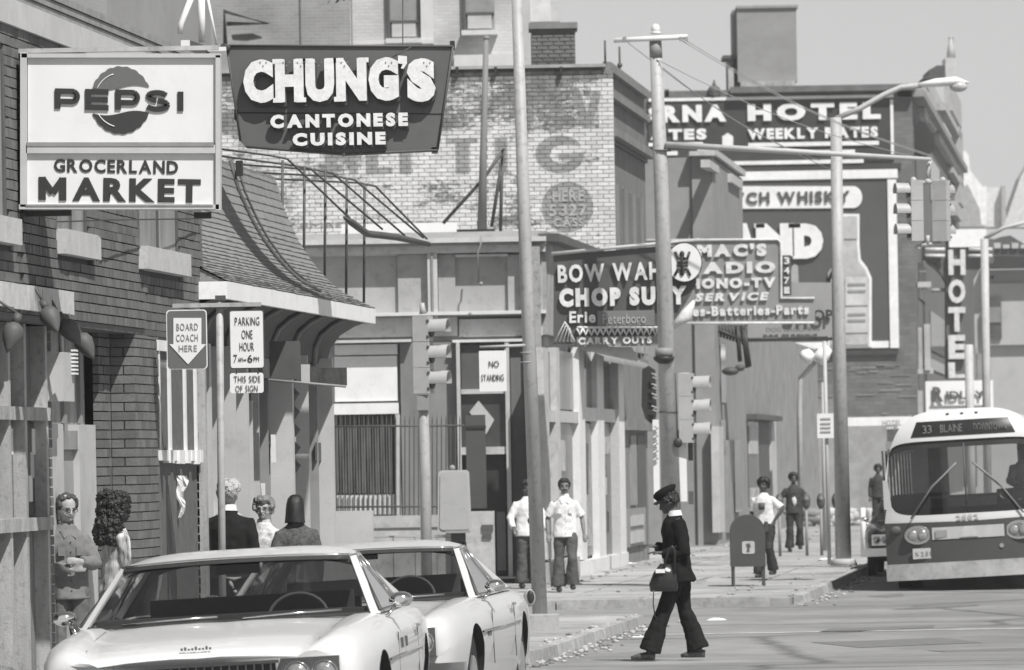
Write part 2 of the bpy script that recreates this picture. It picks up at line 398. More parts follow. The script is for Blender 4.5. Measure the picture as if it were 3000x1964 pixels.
litter(2100,1818,.26,.09,'crumpled pale paper bag lying in the road right of the walking figure')
litter(1870,1868,.16,.06,'small white paper scrap at the kerb corner left of the walking figure')
litter(1850,1652,.2,.08,'white paper scrap against the base of the white storefront', .13)
litter(2420,1640,.3,.1,'pale heap of paper beside the far lamp post', .13)

# ================================================================== building A: brick market building
mBRK = M('red_brick', .135, rough=.88, var=.16, sc=9, bump=.4, bsc=90, rnd=.22, dirt=.2)
mBRK2 = M('darker_red_brick', .115, rough=.88, var=.16, sc=9, bump=.4, bsc=90)
mBRK3 = M('lighter_red_brick', .16, rough=.88, var=.16, sc=9, bump=.4, bsc=90)
AO, AI = -8.15, -8.36
A = T('brick_building', 'dark brick market building at far left with stone sills and a boarded storefront', 'building', U(-9.5,45,gz(45)+.1))
ZL = 3.25
mb = MB(); mb.sb(-16, AO-.02, 30, 50.4, ZL+.02, 5.72); mb.sb(-16, AI-.6, 30, 50.4, 0, ZL)
mb.sb(AI-.62, AO-.02, 46.9, 50.38, 0, ZL); 
wallA = mb.build('wall', mMORT, A)
opens = []   # upper windows (D0,D1,z0,z1)
for p0,p1 in ((-75,22),(165,256),(405,523),(-330,-230)):
    D0 = fac(p0,700,AO)[0]; D1 = fac(p1,700,AO)[0]; opens.append((D0,D1,3.95,5.15))
sills = [(D0-.08,D1+.1,3.74,3.95) for D0,D1,_,_ in opens]
def cut(a,b,z,ops):
    segs = [(a,b)]
    for o0,o1,z0,z1 in ops:
        if z0-.03 < z < z1+.02:
            n = []
            for s,e in segs:
                if e <= o0 or s >= o1: n.append((s,e)); continue
                if s < o0: n.append((s,o0))
                if e > o1: n.append((o1,e))
            segs = n
    return [(s,e) for s,e in segs if e-s > .03]
bricks = []
row = 0; z = ZL
while z < 5.33:
    D = 36 - (row%2)*.105
    while D < 50.38:
        L_ = .2 if row % 6 else .095
        for s,e in cut(max(D,36), min(D+L_,50.38), z+.03, opens+sills): bricks.append((s,e,z))
        D += L_+.007
    z += .0755; row += 1
vis = sorted([b for b in bricks if b[2] < 3.95 and 41.9 < b[0] < 50.3], key=lambda b: b[0])[:270]
vs = set(vis)
mbx = MB(); mbx.box(-.04,.02,-.1,.1,-.0325,.0325)
bm_full = None
def brick_obj(s,e,z,par,u=AO):
    global bm_full
    if bm_full is None:
        o = mbx.build('brick', mBRK, par, local=True); bm_full = o.data
    else:
        o = bpy.data.objects.new('brick', bm_full); C.objects.link(o); o.parent = par
    o.location = U(u+random.uniform(-.004,.004), (s+e)/2, z+.0335) - A.location; o.rotation_euler[2] = -math.atan(K)
    o.scale[1] = (e-s)/.2
for b in vis: brick_obj(*b, wallA)
mb = MB()
for s,e,z in bricks:
    if (s,e,z) in vs: continue
    mb.mi = random.choice((0,0,1,2)); j = random.uniform(-.004,.004)
    mb.sb(AO-.04, AO+.02+j-.02, s, e, z, z+.066)
# piers below the lintel: courses on the narrow pier, the pier beside the doorway, its return facing the street corner
row = 0; z = .3
while z < ZL-.06:
    off = (row%2)*.1
    for s0,e0,u in ((43.98,44.3,AI),(46.35,46.88,AI)):
        d = s0-off
        while d < e0:
            a,b = max(d,s0), min(d+.2,e0)
            if b-a > .03: mb.mi = random.choice((0,0,1,2)); mb.sb(u-.05,u+random.uniform(-.003,.003),a,b,z,z+.066)
            d += .211
    for a,b in (((AI,AO-.012),) if row%2 else ((AI,AI+.1),(AI+.11,AO-.012))):
        mb.mi = random.choice((0,0,1,2)); mb.sb(a+.003,b,46.885,46.95,z,z+.066)
    for s0,e0,u in ((46.9,48.0,AO),(50.0,50.38,AO)):
        d = s0-off
        while d < e0:
            a,b = max(d,s0), min(d+.2,e0)
            if b-a > .03: mb.mi = random.choice((0,0,1,2)); mb.sb(u-.03,u-.004+random.uniform(-.003,.003),a,b,z,z+.066)
            d += .211
    z += .0755; row += 1
mb.build('brick_courses', [mBRK,mBRK2,mBRK3], wallA, kind='stuff')
mb = MB(); mb.sb(AO-.6,AO+.0,36,50.4,ZL-.05,ZL-.004); mb.build('lintel', mDGREY, A)
for D0,D1,z0,z1 in sills:
    mb = MB(); mb.sb(AO-.1,AO+.09,D0,D1,z0,z1-.02); mb.build('window_sill', M('pale_sill_stone', .48, rough=.85, var=.1, sc=6, bump=.3, dirt=.15), A)
for D0,D1,z0,z1 in opens:
    mb = MB(); mb.sb(AO-.06,AO-.018,D0,D1,z0-.02,z1); w = mb.build('window', mWOOD, A)
    mb = MB(); m_ = (D0+D1)/2; mb.sb(AO-.05,AO-.002,D0,D0+.07,z0,z1); mb.sb(AO-.05,AO-.002,D1-.07,D1,z0,z1); mb.sb(AO-.05,AO-.004,m_-.03,m_+.03,z0,z1); mb.build('frame', mDGREY, w)
# parapet band and coping courses
mb = MB(); mb.sb(AO-.3,AO+.03,36,50.45,5.36,5.555); mb.build('stone_band', M('pale_stone_band', .5, rough=.85, var=.1, sc=2, streak=3, dirt=.1), A)
for i in range(3):
    mb = MB(); mb.sb(AO-.35,AO+.012*i-.005,36,50.45,5.56+i*.06,5.56+i*.06+.052); mb.build('coping_course', M('grey_coping', .28, rough=.9, var=.2, sc=5, bump=.4), A)
# storefront at the left (px 0-140)
def Dp(px, u): return fac(px, 1400, u)[0]
G0 = .3
mb = MB(); mb.sb(AI-.5,AI-.1,39,44.0,G0,ZL-.05); mb.build('boarding', mWOOD, A)
for i in range(11):
    a = 39.2+i*.43; mb = MB(); mb.sb(AI-.1,AI-.075+random.uniform(-.005,.005),a,a+.41,2.55,3.2); mb.build('plank', M('grey_plank', .15, rough=.85, var=.3, sc=6, streak=8, bump=.3, rnd=.25), A)
    mb = MB(); mb.sb(AI-.1,AI-.07+random.uniform(-.005,.005),a,a+.41,.32,1.62); mb.build('plank', MATS['grey_plank'], A)
for a in (40.4,41.1,41.75,42.38,43.0,43.84):
    mb = MB(); mb.sb(AI-.1,AI+.04,a,a+.09,G0,3.22); mb.build('post', mWOODL, A)
for z0,z1 in ((2.47,2.57),(1.63,1.73),(3.2,3.27)):
    mb = MB(); mb.sb(AI-.09,AI+.06,39,43.95,z0,z1); mb.build('rail', mWOODL if z0 < 3 else mDGREY, A)
for a,b in ((41.2,41.73),(41.86,42.36),(42.49,42.98),(43.11,43.46),(43.50,43.82)):
    mb = MB(); mb.sb(AI-.08,AI-.05,a,b,1.74,2.46); w = mb.build('window_pane', M('painted_reflection_pane', .07, rough=.12, var=.95, sc=6, streak=1.5, bump=0, spec=.7), A)  # mottled reflections are put into the pane colour as noise
    for k in range(3):
        mb = MB(); q = a+(b-a)*(.2+.25*k); zz = 1.85+.18*k; mb.sb(AI-.05,AI-.045,q,q+.14,zz,zz+.2); mb.build('window_poster', mLGREY if k%2 else mWHITE, w)
mb = MB(); 
for i in range(8):
    a = 40+i*.52; mb.sb(AO-.12,AO+.05+random.uniform(-.01,.01),a,min(a+.5,43.9),3.28+random.uniform(-.006,.006),3.46)
tmp = mb.build('stone_lintel', mSTONE, A)
# doorway (px 150-295)
Da, Db = 44.3, 46.35
mb = MB(); mb.sb(AI-.6,AI-.12,Da,Db,.3,ZL-.05); mb.build('doorway_boarding', M('blotchy_board', .3, rough=.85, var=.4, sc=4, streak=4, bump=.2, dirt=.2), A)
for a,b in ((Da,Da+.62),(Db-.75,Db-.02)):
    mb = MB(); mb.sb(AI-.12,AI-.03,a,b,.3,2.45); mb.build('door_side_panel', mLGREY, A)
mb = MB(); mb.sb(AI-.12,AI-.08,Da+.62,Db-.75,.3,2.25); d = mb.build('door', M('grey_door', .3, rough=.6, var=.12), A)
mb = MB(); mb.sb(AI-.12,AI-.04,Da+.62,Db-.75,2.25,2.4); mb.build('door_head', mWOOD, A)
for a in (Da+.3,Da+1.0,Db-.35):
    mb = MB(); mb.sb(AI-.12,AI-.09,a,a+.12,2.46,3.15); mb.build('batten', mWOOD, A)
# window beside the pier (px 395-548)
Dc, Dd = 48.0, 50.0
mb = MB(); mb.sb(AO-.12,AO-.1,Dc,Dd,.3,3.1); mb.build('window_boarding', mWOOD, A)
for i in range(4):
    a = Dc+.12+i*.46; mb = MB(); mb.sb(AO-.1,AO-.07+random.uniform(-.01,.01),a,a+.4,2.3,3.05); mb.build('plank', MATS['grey_plank'], A)
    mb = MB(); mb.sb(AO-.1,AO-.05+random.uniform(-.015,.015),a-.06,a+.4,.3,2.14); mb.build('plank', MATS['grey_plank'], A)
for a,w_ in ((Dc,.07),(Dc+.52,.09),(Dc+1.32,.08),(Dd-.12,.08)):
    mb = MB(); mb.sb(AO-.1,AO+.0,a,a+w_,2.2,3.1); mb.build('window_frame', mWHITE, A)
mb = MB(); mb.sb(AO-.1,AO+.012,Dc-.05,Dd+.02,3.08,3.17); mb.sb(AO-.1,AO-.02,Dc,Dd,2.94,2.99); mb.build('window_head', mWHITE, A)
mb = MB(); rows = []
for i in range(2):
    pass
for i in range(14):
    a = Dc-.06+i*.155; mb.sb(AO-.1,AO+.03+random.uniform(-.02,.02),a,a+.155,2.14+random.uniform(-.03,.02),2.24)
mb.build('ragged_sill', mWHITE, A)
mb = MB(); mb.sb(AO-.02,AO+.06,Dd+.0,Dd+.1,.3,3.15); mb.build('corner_post', mWOODL, A)
mb = MB(); c = U(AO+.02,48.9,1.9); mb.grid([[c+Vector((.02*math.sin(j*1.3)+(i/4-.5)*(.09-.008*j)+random.uniform(-.008,.008), random.uniform(-.015,.015), .12-j*.045)) for i in range(5)] for j in range(9)], smooth=False)
tag(mb.build('torn_rag', mWHITE), 'torn white rag hanging below the ragged window sill', 'rag')
# electric box, gooseneck lamps, cable
eb = T('electric_box', 'pale electric meter box with ribbed side on the brick pier', 'electric box', U(AI+.1,44.0,2.95))
mb = MB(); mb.sb(AI,AI+.16,43.95,44.4,2.62,3.0); mb.build('case', mLGREY, eb)
for i in range(7):
    mb = MB(); mb.sb(AI+.16,AI+.19,44.28,44.42,2.83+i*.03,2.845+i*.03); mb.build('rib', mWHITE, eb)
mb = MB(); mb.tube([U(AI+.1,44.2,3.0),U(AI+.1,44.2,3.3)],.02); mb.build('conduit', mSTEEL, eb)
mLAMP = M('dull_lamp_shade', .09, rough=.6, var=.15)
def shade(px, py, D, ax, label):
    t = T('flood_lamp', label, 'lamp', P(px,py,D), group='flood lamps over the storefront'); c = P(px,py,D); a = Vector(ax).normalized()
    mb = MB(); mb.tube([c-a*.10,c-a*.075,c-a*.03,c+a*.04,c+a*.10,c+a*.13],[.028,.062,.078,.058,.024,.004],16); mb.build('lamp_shade', mLAMP, t)
    mb = MB(); mb.tube([c-a*.17,c-a*.1],.03,10); mb.build('socket', mDGREY, t)
    mb = MB(); b = c-a*.17; w = U(AO,c.y+.1,b.z+.1); mb.tube([b,b+(w-b)*.5+Vector((0,0,.05)),w],.01); mb.build('arm', mDGREY, t)
for px,py,ax,lb in ((35,985,(-.25,-.3,-.9),'grey flood lamp farthest left, over the boarded storefront'),(150,935,(.35,-.4,-.7),'grey flood lamp hanging just in front of the electric box'),
                 (208,972,(.55,-.2,-.8),'grey flood lamp over the doorway, upper of the close pair'),(250,1012,(.5,-.2,-.85),'grey flood lamp over the doorway, lower of the close pair')):
    shade(px,py,{35:40.4,150:42.2,208:42.9,250:43.6}[px],ax,lb)
mb = MB(); mb.tube([P(-20,862,42.5),P(60,880,42.6),P(155,900,43.6)],.016); mb.tube([P(-10,855,42.5),P(85,872,42.8)],.012); mb.ball(P(92,878,42.7),.04,.04,.035)
tag(mb.build('power_cable', mDGREY), 'slack cable running under the pale stone lintel at far left', 'cable')
mb = MB(); mb.tube([P(60,650,42.2),P(120,652,43),P(330,645,45),P(590,641,50)],.006,5); tag(mb.build('guy_wire', mBLACK), 'thin black wire crossing the brick wall under the white market sign', 'wire')

# ================================================================== building B: curved roof
Bd = T('pagoda_roof_building', 'low storefront with a sweeping concave shingled roof and pale fascia', 'building', U(-9.2,55,gz(55)+.1))
mSHG = M('grey_shingle', .2, rough=.85, var=.18, sc=7, bump=.4, bsc=50, rnd=.05)
prof = [(-7.9,3.73),(-8.08,3.82),(-8.27,3.93),(-8.40,4.05),(-8.52,4.19),(-8.64,4.37),(-8.74,4.56),(-8.86,4.85),(-8.93,5.14)]
def prof_at(t):
    x = t*(len(prof)-1); i = min(int(x), len(prof)-2); f = x-i
    return prof[i][0]*(1-f)+prof[i+1][0]*f, prof[i][1]*(1-f)+prof[i+1][1]*f
NC = 26
for i in range(NC):
    (ua,za),(ub,zb) = prof_at(i/NC), prof_at(min(1,(i+1.25)/NC)); mb = MB(); r0 = []; r1 = []; r2 = []
    n = 60
    for k in range(n+1):
        D = 50.2+9.8*k/n; j = random.uniform(-.005,.005)
        r0.append(U(ua+.0,D,za-.004+j)); r1.append(U(ua+.005,D,za+.008+j)); r2.append(U(ub-.004,D,zb-.004))
    mb.grid([r0,r1,r2], smooth=False); mb.build('shingle_course', mSHG, Bd, fix=False)
mb = MB(); cap = [U(u,59.98,z-.015) for u,z in prof]; mb.add(cap+[U(-8.95,59.98,3.6)],[tuple(range(len(cap)+1))]); mb.sb(-9.3,-8.92,50.2,60,4.8,5.13)
cap = [U(u,50.22,z-.015) for u,z in prof]; mb.add(cap+[U(-8.95,50.22,3.6)],[tuple(range(len(cap)+1))]); mb.build('roof_end', mSHG, Bd, fix=False)
mb = MB(); mb.tube([U(u+.012,57.2-(.3*i/8),z+.012) for i,(u,z) in enumerate(prof[1:])],.022,8); mb.tube([U(u+.012,57.6-(.3*i/8),z+.012) for i,(u,z) in enumerate(prof[2:])],.012,8); mb.build('roof_rib', mDGREY, Bd)
mb = MB(); mb.box(*sum(([c.x-.03,c.x+.04] if i==0 else [c.y-.08,c.y+.08] if i==1 else [c.z-.1,c.z+.05] for i,c in enumerate([U(-8.84,57,5.1)]*3)),[])); mb.build('rib_end', mBLACK, Bd)
mFAS = M('white_fascia', .78, rough=.6, var=.06, sc=2, dirt=.1)
mb = MB(); mb.sb(-7.95,-7.9,50.2,60,3.57,3.725); mb.sb(-8.6,-7.9,50.15,50.2,3.57,3.725); mb.sb(-8.6,-7.9,60,60.05,3.57,3.725); mb.build('fascia', mFAS, Bd)
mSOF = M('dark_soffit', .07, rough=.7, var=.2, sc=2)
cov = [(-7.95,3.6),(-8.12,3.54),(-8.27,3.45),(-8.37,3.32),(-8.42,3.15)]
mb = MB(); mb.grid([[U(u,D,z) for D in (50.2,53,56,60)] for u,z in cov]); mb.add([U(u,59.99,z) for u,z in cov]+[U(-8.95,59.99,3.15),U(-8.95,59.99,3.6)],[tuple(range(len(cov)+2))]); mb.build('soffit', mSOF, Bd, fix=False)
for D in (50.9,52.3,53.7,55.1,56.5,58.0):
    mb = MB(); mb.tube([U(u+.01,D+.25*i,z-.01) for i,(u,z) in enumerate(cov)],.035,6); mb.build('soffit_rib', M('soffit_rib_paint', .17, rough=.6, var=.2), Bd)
mb = MB(); mb.sb(-16,-8.62,50.4,59.97,.1,3.3); mb.sb(-16,-8.97,50.4,59.97,3.3,5.1); mb.build('wall', mDGREY, Bd)
mUP = M('smooth_grey_stucco', .3, rough=.9, var=.08, sc=.8, streak=3, bump=.3)
mb = MB(); mb.sb(-14,-8.97,50.45,56.2,5.1,9.5); mb.build('upper_wall', mUP, Bd)
mFIN = M('pale_storefront_panel', .46, rough=.6, var=.08, sc=1.5, dirt=.1)
for i,(D,u0,mt) in enumerate(((50.5,-8.3,mFIN),(51.2,-8.24,mFIN),(52.4,-8.22,mWOOD),(53.3,-8.23,mFIN),(55.1,-8.42,mFIN),(56.4,-8.26,mFIN),(57.6,-8.3,mWOOD),(59.4,-8.28,mFIN))):
    mb = MB(); mb.sb(-8.62,u0,D,D+.12,gz(D)+.1,3.2); mb.build('pilaster', mt, Bd)
    if i%2 == 0: mb = MB(); mb.sb(-8.46,u0+.03,D-.04,D-.0,gz(D)+.1,3.2); mb.build('trim', mLGREY, Bd)
for D0,D1,u,mt in ((50.65,51.2,-8.5,mDGREY),(51.35,52.4,-8.46,mSHOP),(52.55,53.3,-8.44,mPANE),(53.45,55.1,-8.5,mGREY),(55.25,56.4,-8.55,mPANE),(56.55,57.6,-8.43,mGREY),(57.75,59.4,-8.56,mPANE)):
    mb = MB(); mb.sb(-8.6,u,D0,D1,.9,3.2); w = mb.build('shop_window', mt, Bd); mb = MB(); mb.sb(-8.6,u+.03,D0,D1,.1,.9); mb.build('stall_riser', mGREY, Bd)
    mb = MB(); mb.sb(-8.6,u+.02,D0,D1,2.35,2.42); mb.build('glazing_bar', mLGREY, w)
mb = MB(); mb.sb(-8.44,-8.43,53.6,54.6,1.75,2.1); mb.build('notice', mDGREY, Bd)
rn_ = random.Random(5)
for i in range(22):
    D = 50.7+i*.42; mb = MB(); w_ = rn_.uniform(.03,.09); pr = rn_.uniform(-8.50,-8.36); mb.sb(-8.6,pr,D,D+w_,gz(D)+.1,rn_.uniform(2.6,3.2)); mb.build('vertical_trim', rn_.choice((mLGREY,mWOOD,mGREY,mFIN,mDGREY)), Bd)
for i in range(9):
    D = 51.0+i*1.0+rn_.random()*.3; z_ = rn_.uniform(1.3,2.2); mb = MB(); mb.sb(-8.42,-8.405,D,D+rn_.uniform(.2,.5),z_,z_+rn_.uniform(.15,.4)); mb.build('window_notice', rn_.choice((mWHITE,mLGREY,mDGREY)), Bd)
mb = MB()
for i in range(6): mb.tube([U(-8.35,57.0,3.05-.18*i),U(-8.34,57.0,2.99-.18*i),U(-8.35,57.0,2.92-.18*i)],[.02,.07,.03],7,sy=.4)
mb.build('hanging_ornament', M('dark_ornament', .12, var=.5, sc=9), Bd)
mb = MB(); mb.pb(866,1122,905,1330,57.3,.03); mb.build('ornament_panel', mFIN, Bd)
mb = MB(); mb.sb(-8.6,-7.95,59.9,60.0,gz(60)+.1,1.6); mb.build('end_post', mFIN, Bd)
sg = T('sign_box', 'row of dark weathered sign boards under the curved eave', 'sign', P(900,1090,54)); 
for a,b,c,d,mt in ((790,1000,880,1112,mDGREY),(770,1052,788,1108,mLGREY),(882,1068,908,1122,mLGREY),(908,1078,1016,1131,M('weathered_dark_board', .06, rough=.8, var=.6, sc=12, streak=3, dirt=.3))):
    mb = MB(); mb.pb(a,b,c,d,54.5,.06); mb.build('board', mt, sg)
mb = MB(); mb.tube([P(770,1112,54.4),P(1014,1133,54.4)],.012); mb.build('rail', mGREY, sg)

# white rooftop strut frame above
fr = T('roof_strut_frame', 'white painted tripod of struts on the roof above the dark red restaurant sign', 'sign support', P(590,160,53))
for pts,r in (([(590,-20),(592,125)],.032),([(566,-20),(530,70),(528,100)],.028),([(606,-20),(636,135)],.012)):
    mb = MB(); mb.tube([P(x,y,53.5) for x,y in pts],r,10); mb.build('strut', mWHITE, fr)
mb = MB(); mb.pb(530,118,556,160,53.3,.1); mb.pb(608,138,662,150,53.3,.06); mb.build('bracket', mWHITE, fr)
mb = MB(); mb.ppoly([(556,118),(612,138),(612,156),(556,160)],53.35,.1); mb.build('gusset', mDGREY, fr)
# ================================================================== building C: pale corner building, front at 92 m
DC = 92.0
Cb = T('corner_building', 'pale painted single storey corner building with cornice and pilasters', 'building', U(-12,93,.1))
mCP = M('pale_painted_brick', .38, rough=.8, var=.14, sc=1.5, streak=3, bump=.3, dirt=.2)
mCP2 = M('pale_trim_paint', .5, rough=.75, var=.12, sc=3, dirt=.2)
mPILL = M('grey_pillar_paint', .2, rough=.7, var=.2, sc=2, streak=3)
def cpb(name, x0,y0,x1,y1, D=DC, dep=.05, mt=None, par=None):
    mb = MB(); mb.pb(x0,y0,x1,y1,D,dep); return mb.build(name, mt or mCP, par or Cb)
cpb('wall', 700,690,1590,1720, 92.3, 6, mCP)
cpb('cornice', 700,700,1600,714, 91.9, .4, mCP2); cpb('cornice', 700,714,1600,722, 92.0, .3, mGREY); cpb('frieze', 700,722,1598,745, 92.05, .25, mCP2)
for a,b in ((700,1164),(1334,1488)): cpb('frieze_panel', a,745,b,752, 92.1, .2, mCP2)
for a,b in ((1166,1252),(1284,1334),(1488,1590)): cpb('pilaster', a,746,b,918, 92.22, .1)
cpb('downspout', 1253,742,1282,935, 92.05, .25, M('pale_pipe', .52, var=.08)); cpb('downspout_groove', 1264,742,1270,930, 92.02, .04, mGREY)
cpb('string_course', 700,916,1600,926, 92.0, .3, M('white_ledge', .62, var=.1)); cpb('string_course', 700,926,1600,931, 92.1, .2, mGREY)
cpb('band', 700,934,1340,990, 92.2, .1, mCP2); cpb('band', 1345,934,1590,985, 92.2, .1, mCP2)
cpb('ledge', 960,996,1205,1004, 91.95, .3, mCP2); cpb('ledge', 1325,994,1560,1002, 91.95, .3, M('white_ledge',.6))
# awning panel and louvred window
wn = cpb('sign_panel', 980,1010,1164,1040, 92.15, .1, mWHITE)
cpb('sign_panel', 980,1044,1164,1176, 92.18, .1, mWHITE); cpb('ledge', 975,1182,1168,1214, 92.1, .2, mWHITE)
w = cpb('shutter', 985,1216,1160,1448, 92.25, .06, mDGREY)
for i in range(22): cpb('louvre', 987+i*8,1218,991+i*8,1446, 92.2, .05, M('louvre_grey', .13, var=.3, sc=3), w)
cpb('window_frame', 1160,1214,1174,1512, 92.1, .15, mLGREY); w2 = cpb('lower_pane', 985,1450,1160,1508, 92.22, .05, M('bright_pane', .62, var=.1))
for i in range(12): cpb('bar', 992+i*14.5,1450,996+i*14.5,1508, 92.17, .03, mGREY, w2)
cpb('grey_panel', 1176,1004,1340,1512, 92.15, .1, mPILL); 
# door
cpb('door_frame', 1340,1004,1351,1510, 91.9, .3, mLGREY); cpb('door_frame', 1484,1004,1497,1692, 91.9, .3, mLGREY)
cpb('door_frame', 1351,1140,1484,1154, 91.95, .3, mLGREY); cpb('door_frame', 1340,1310,1484,1332, 91.95, .3, mLGREY)
cpb('transom', 1351,1010,1484,1140, 92.05, .1, mDGREY); t2 = cpb('diamond_pane', 1351,1154,1484,1310, 92.05, .1, mPANE)
mb = MB(); mb.ppoly([(1402,1174),(1448,1230),(1424,1274),(1375,1208)],92.02,.02); mb.build('diamond', mLGREY, t2)
cpb('door', 1351,1332,1484,1690, 92.1, .1, M('dark_door', .035, rough=.3, var=.2)); cpb('door_sill', 1455,1690,1510,1696, 91.8, .3, mCONC)
cpb('door_panel', 1456,1500,1482,1672, 92.05, .06, M('grey_door_panel', .16, var=.15))
cpb('pilaster', 1500,1004,1546,1700, 92.1, .2, M('dark_pilaster', .14, var=.2, streak=3))
cpb('pilaster', 1546,720,1590,1700, 91.95, .4, M('stained_pilaster', .3, var=.3, sc=4, streak=3, dirt=.4))
# hanging dark banner
t = T('hanging_box', 'tall dark box hanging in front of the corner doorway', 'box', P(1394,1330,89))
mb = MB(); mb.pb(1366,1216,1424,1490,89,.3); mb.build('case', M('dark_box_paint', .07, rough=.6, var=.1), t); mb = MB(); mb.pb(1366,1248,1424,1256,88.98,.02); mb.build('strap', mBLACK, t)
# low concrete wall with ledges in front, iron fence behind it
lw = T('low_concrete_wall', 'stepped pale concrete wall in front of the corner building', 'wall', P(1200,1720,87))
mb = MB(); mb.pb(960,1512,1395,1546,87.6,.4); mb.build('coping', mCONC, lw)
mb = MB(); mb.pb(960,1556,1330,1570,87.3,.4); mb.build('ledge', mCONC, lw); mb = MB(); mb.pb(960,1548,1330,1556,87.5,.3); mb.build('joint', mDGREY, lw)
for i in range(6):
    mb = MB(); mb.pb(962+i*64,1576,1024+i*64,1735,87.2,.5); mb.build('block', mCONC, lw)
mb = MB(); mb.pb(1330,1500,1450,1740,87.0,.8); mb.build('pier', mCONC, lw)
mb = MB(); mb.pb(1411,1538,1445,1556,86.97,.03); mb.pb(1413,1566,1440,1578,86.97,.03); mb.build('slot', mDGREY, lw)
fe = T('iron_fence', 'thin black spiked iron fence along the corner lot', 'fence', P(1150,1500,89))
for i in range(28):
    x = 985+i*13.4; mb = MB(); mb.tube([P(x,1510,89),P(x,1232,89),P(x,1216,89)],[.011,.011,.002],5,cap=False); mb.build('bar', mDGREY, fe)
for y in (1250,1486):
    mb = MB(); mb.tube([P(975,y,89),P(1360,y-3,89)],.016,5); mb.build('rail', mDGREY, fe)

# ================================================================== storefront row along the street (92-112 m)
UF = -9.38
St = T('white_mullion_storefront', 'pale single storey storefront with tall white mullions along the far sidewalk', 'building', U(-10,100,.1))
mb = MB(); mb.sb(-16,UF-.12,92.9,112.2,.1,5.85); mb.build('wall', mCP, St)
def ff(name, x0,y0,x1,y1, mt, proud=.0, dep=.08, par=None, u=UF):
    mb = MB(); mb.fb(x0,y0,x1,y1,u,dep,proud); return mb.build(name, mt, par or St)
ff('parapet', 1598,735,1900,1010, M('stained_upper_wall', .33, rough=.85, var=.25, sc=2, dirt=.35), .02)
ff('cornice', 1592,716,1760,738, mDGREY, .25)
mUPN = M('reflecting_pane', .22, rough=.3, var=.25, sc=.6, streak=4); mLOW = M('cluttered_shop_glass', .1, rough=.25, var=.75, sc=1.6, streak=2.5, bump=0)
for a,b,mt in ((1600,1625,mUPN),(1633,1686,mUPN),(1706,1742,mPANE),(1762,1806,mPANE)): ff('upper_pane', a,1030,b,1200, mt, -.04)
for a,b in ((1600,1622),(1632,1688),(1704,1743),(1762,1808)): ff('shop_window', a,1240,b,1630, mLOW, -.05)
for i,(a,y0,y1,g) in enumerate(((1608,1330,1400,.5),(1648,1290,1380,.45),(1655,1420,1500,.1),(1716,1300,1450,.12),(1724,1350,1600,.35),(1778,1280,1330,.4),(1770,1400,1450,.5),(1775,1500,1560,.1),(1640,1560,1620,.4))):
    ff('window_display', a,y0,a+14,y1, M('display_%d'%int(g*100), g, var=.4, sc=6), -.03)
for a,b in ((1586,1600),(1623,1633),(1690,1706),(1743,1762),(1806,1822)): ff('mullion', a,1020,b,1640, mWHITE if a > 1680 else mCP2, .06)
ff('transom_bar', 1590,1204,1690,1238, mCP2, .04); ff('transom_bar', 1700,1198,1822,1236, mWHITE, .05)
ff('stall_riser', 1690,1632,1830,1690, mWHITE, .08); ff('stall_riser', 1590,1640,1690,1700, mCONC, .06)
mBS = M('brown_stone', .2, rough=.85, var=.3, sc=3, streak=2, dirt=.25)
ff('side_panel', 1824,1050,1898,1228, mPILL, .02); ff('side_ledge', 1822,1228,1905,1262, mBS, .15); ff('door_surround', 1824,1262,1900,1660, mBS, .0)
ff('side_door', 1845,1276,1862,1480, mGREY, .03); ff('side_door', 1866,1276,1890,1600, mDGREY, .03)
ff('low_panel', 1828,1490,1884,1600, mGREY, .06); ff('low_panel', 1838,1510,1874,1540, mLGREY, .09); ff('low_panel', 1838,1556,1874,1590, mLGREY, .09)
aw = T('folded_awning', 'grey folded canvas awning over the white mullioned storefront', 'awning', P(1750,1030,98))
mb = MB(); mb.grid([[U(UF+.06,d,fac(1700,1015,UF)[1]) for d in (97,100,103,106)],[U(UF+.5,d,fac(1700,1015,UF)[1]-.2) for d in (97,100,103,106)],[U(UF+.5,d,fac(1700,1015,UF)[1]-.28) for d in (97,100,103,106)]]); mb.build('canvas', mGREY, aw, fix=False)
for px in (1610,1680):
    mb = MB(); mb.tube([P(px+14,1030,98),P(px,1075,97.5),P(px-5,1100,97.5)],.025); mb.build('arm', mLGREY, aw)

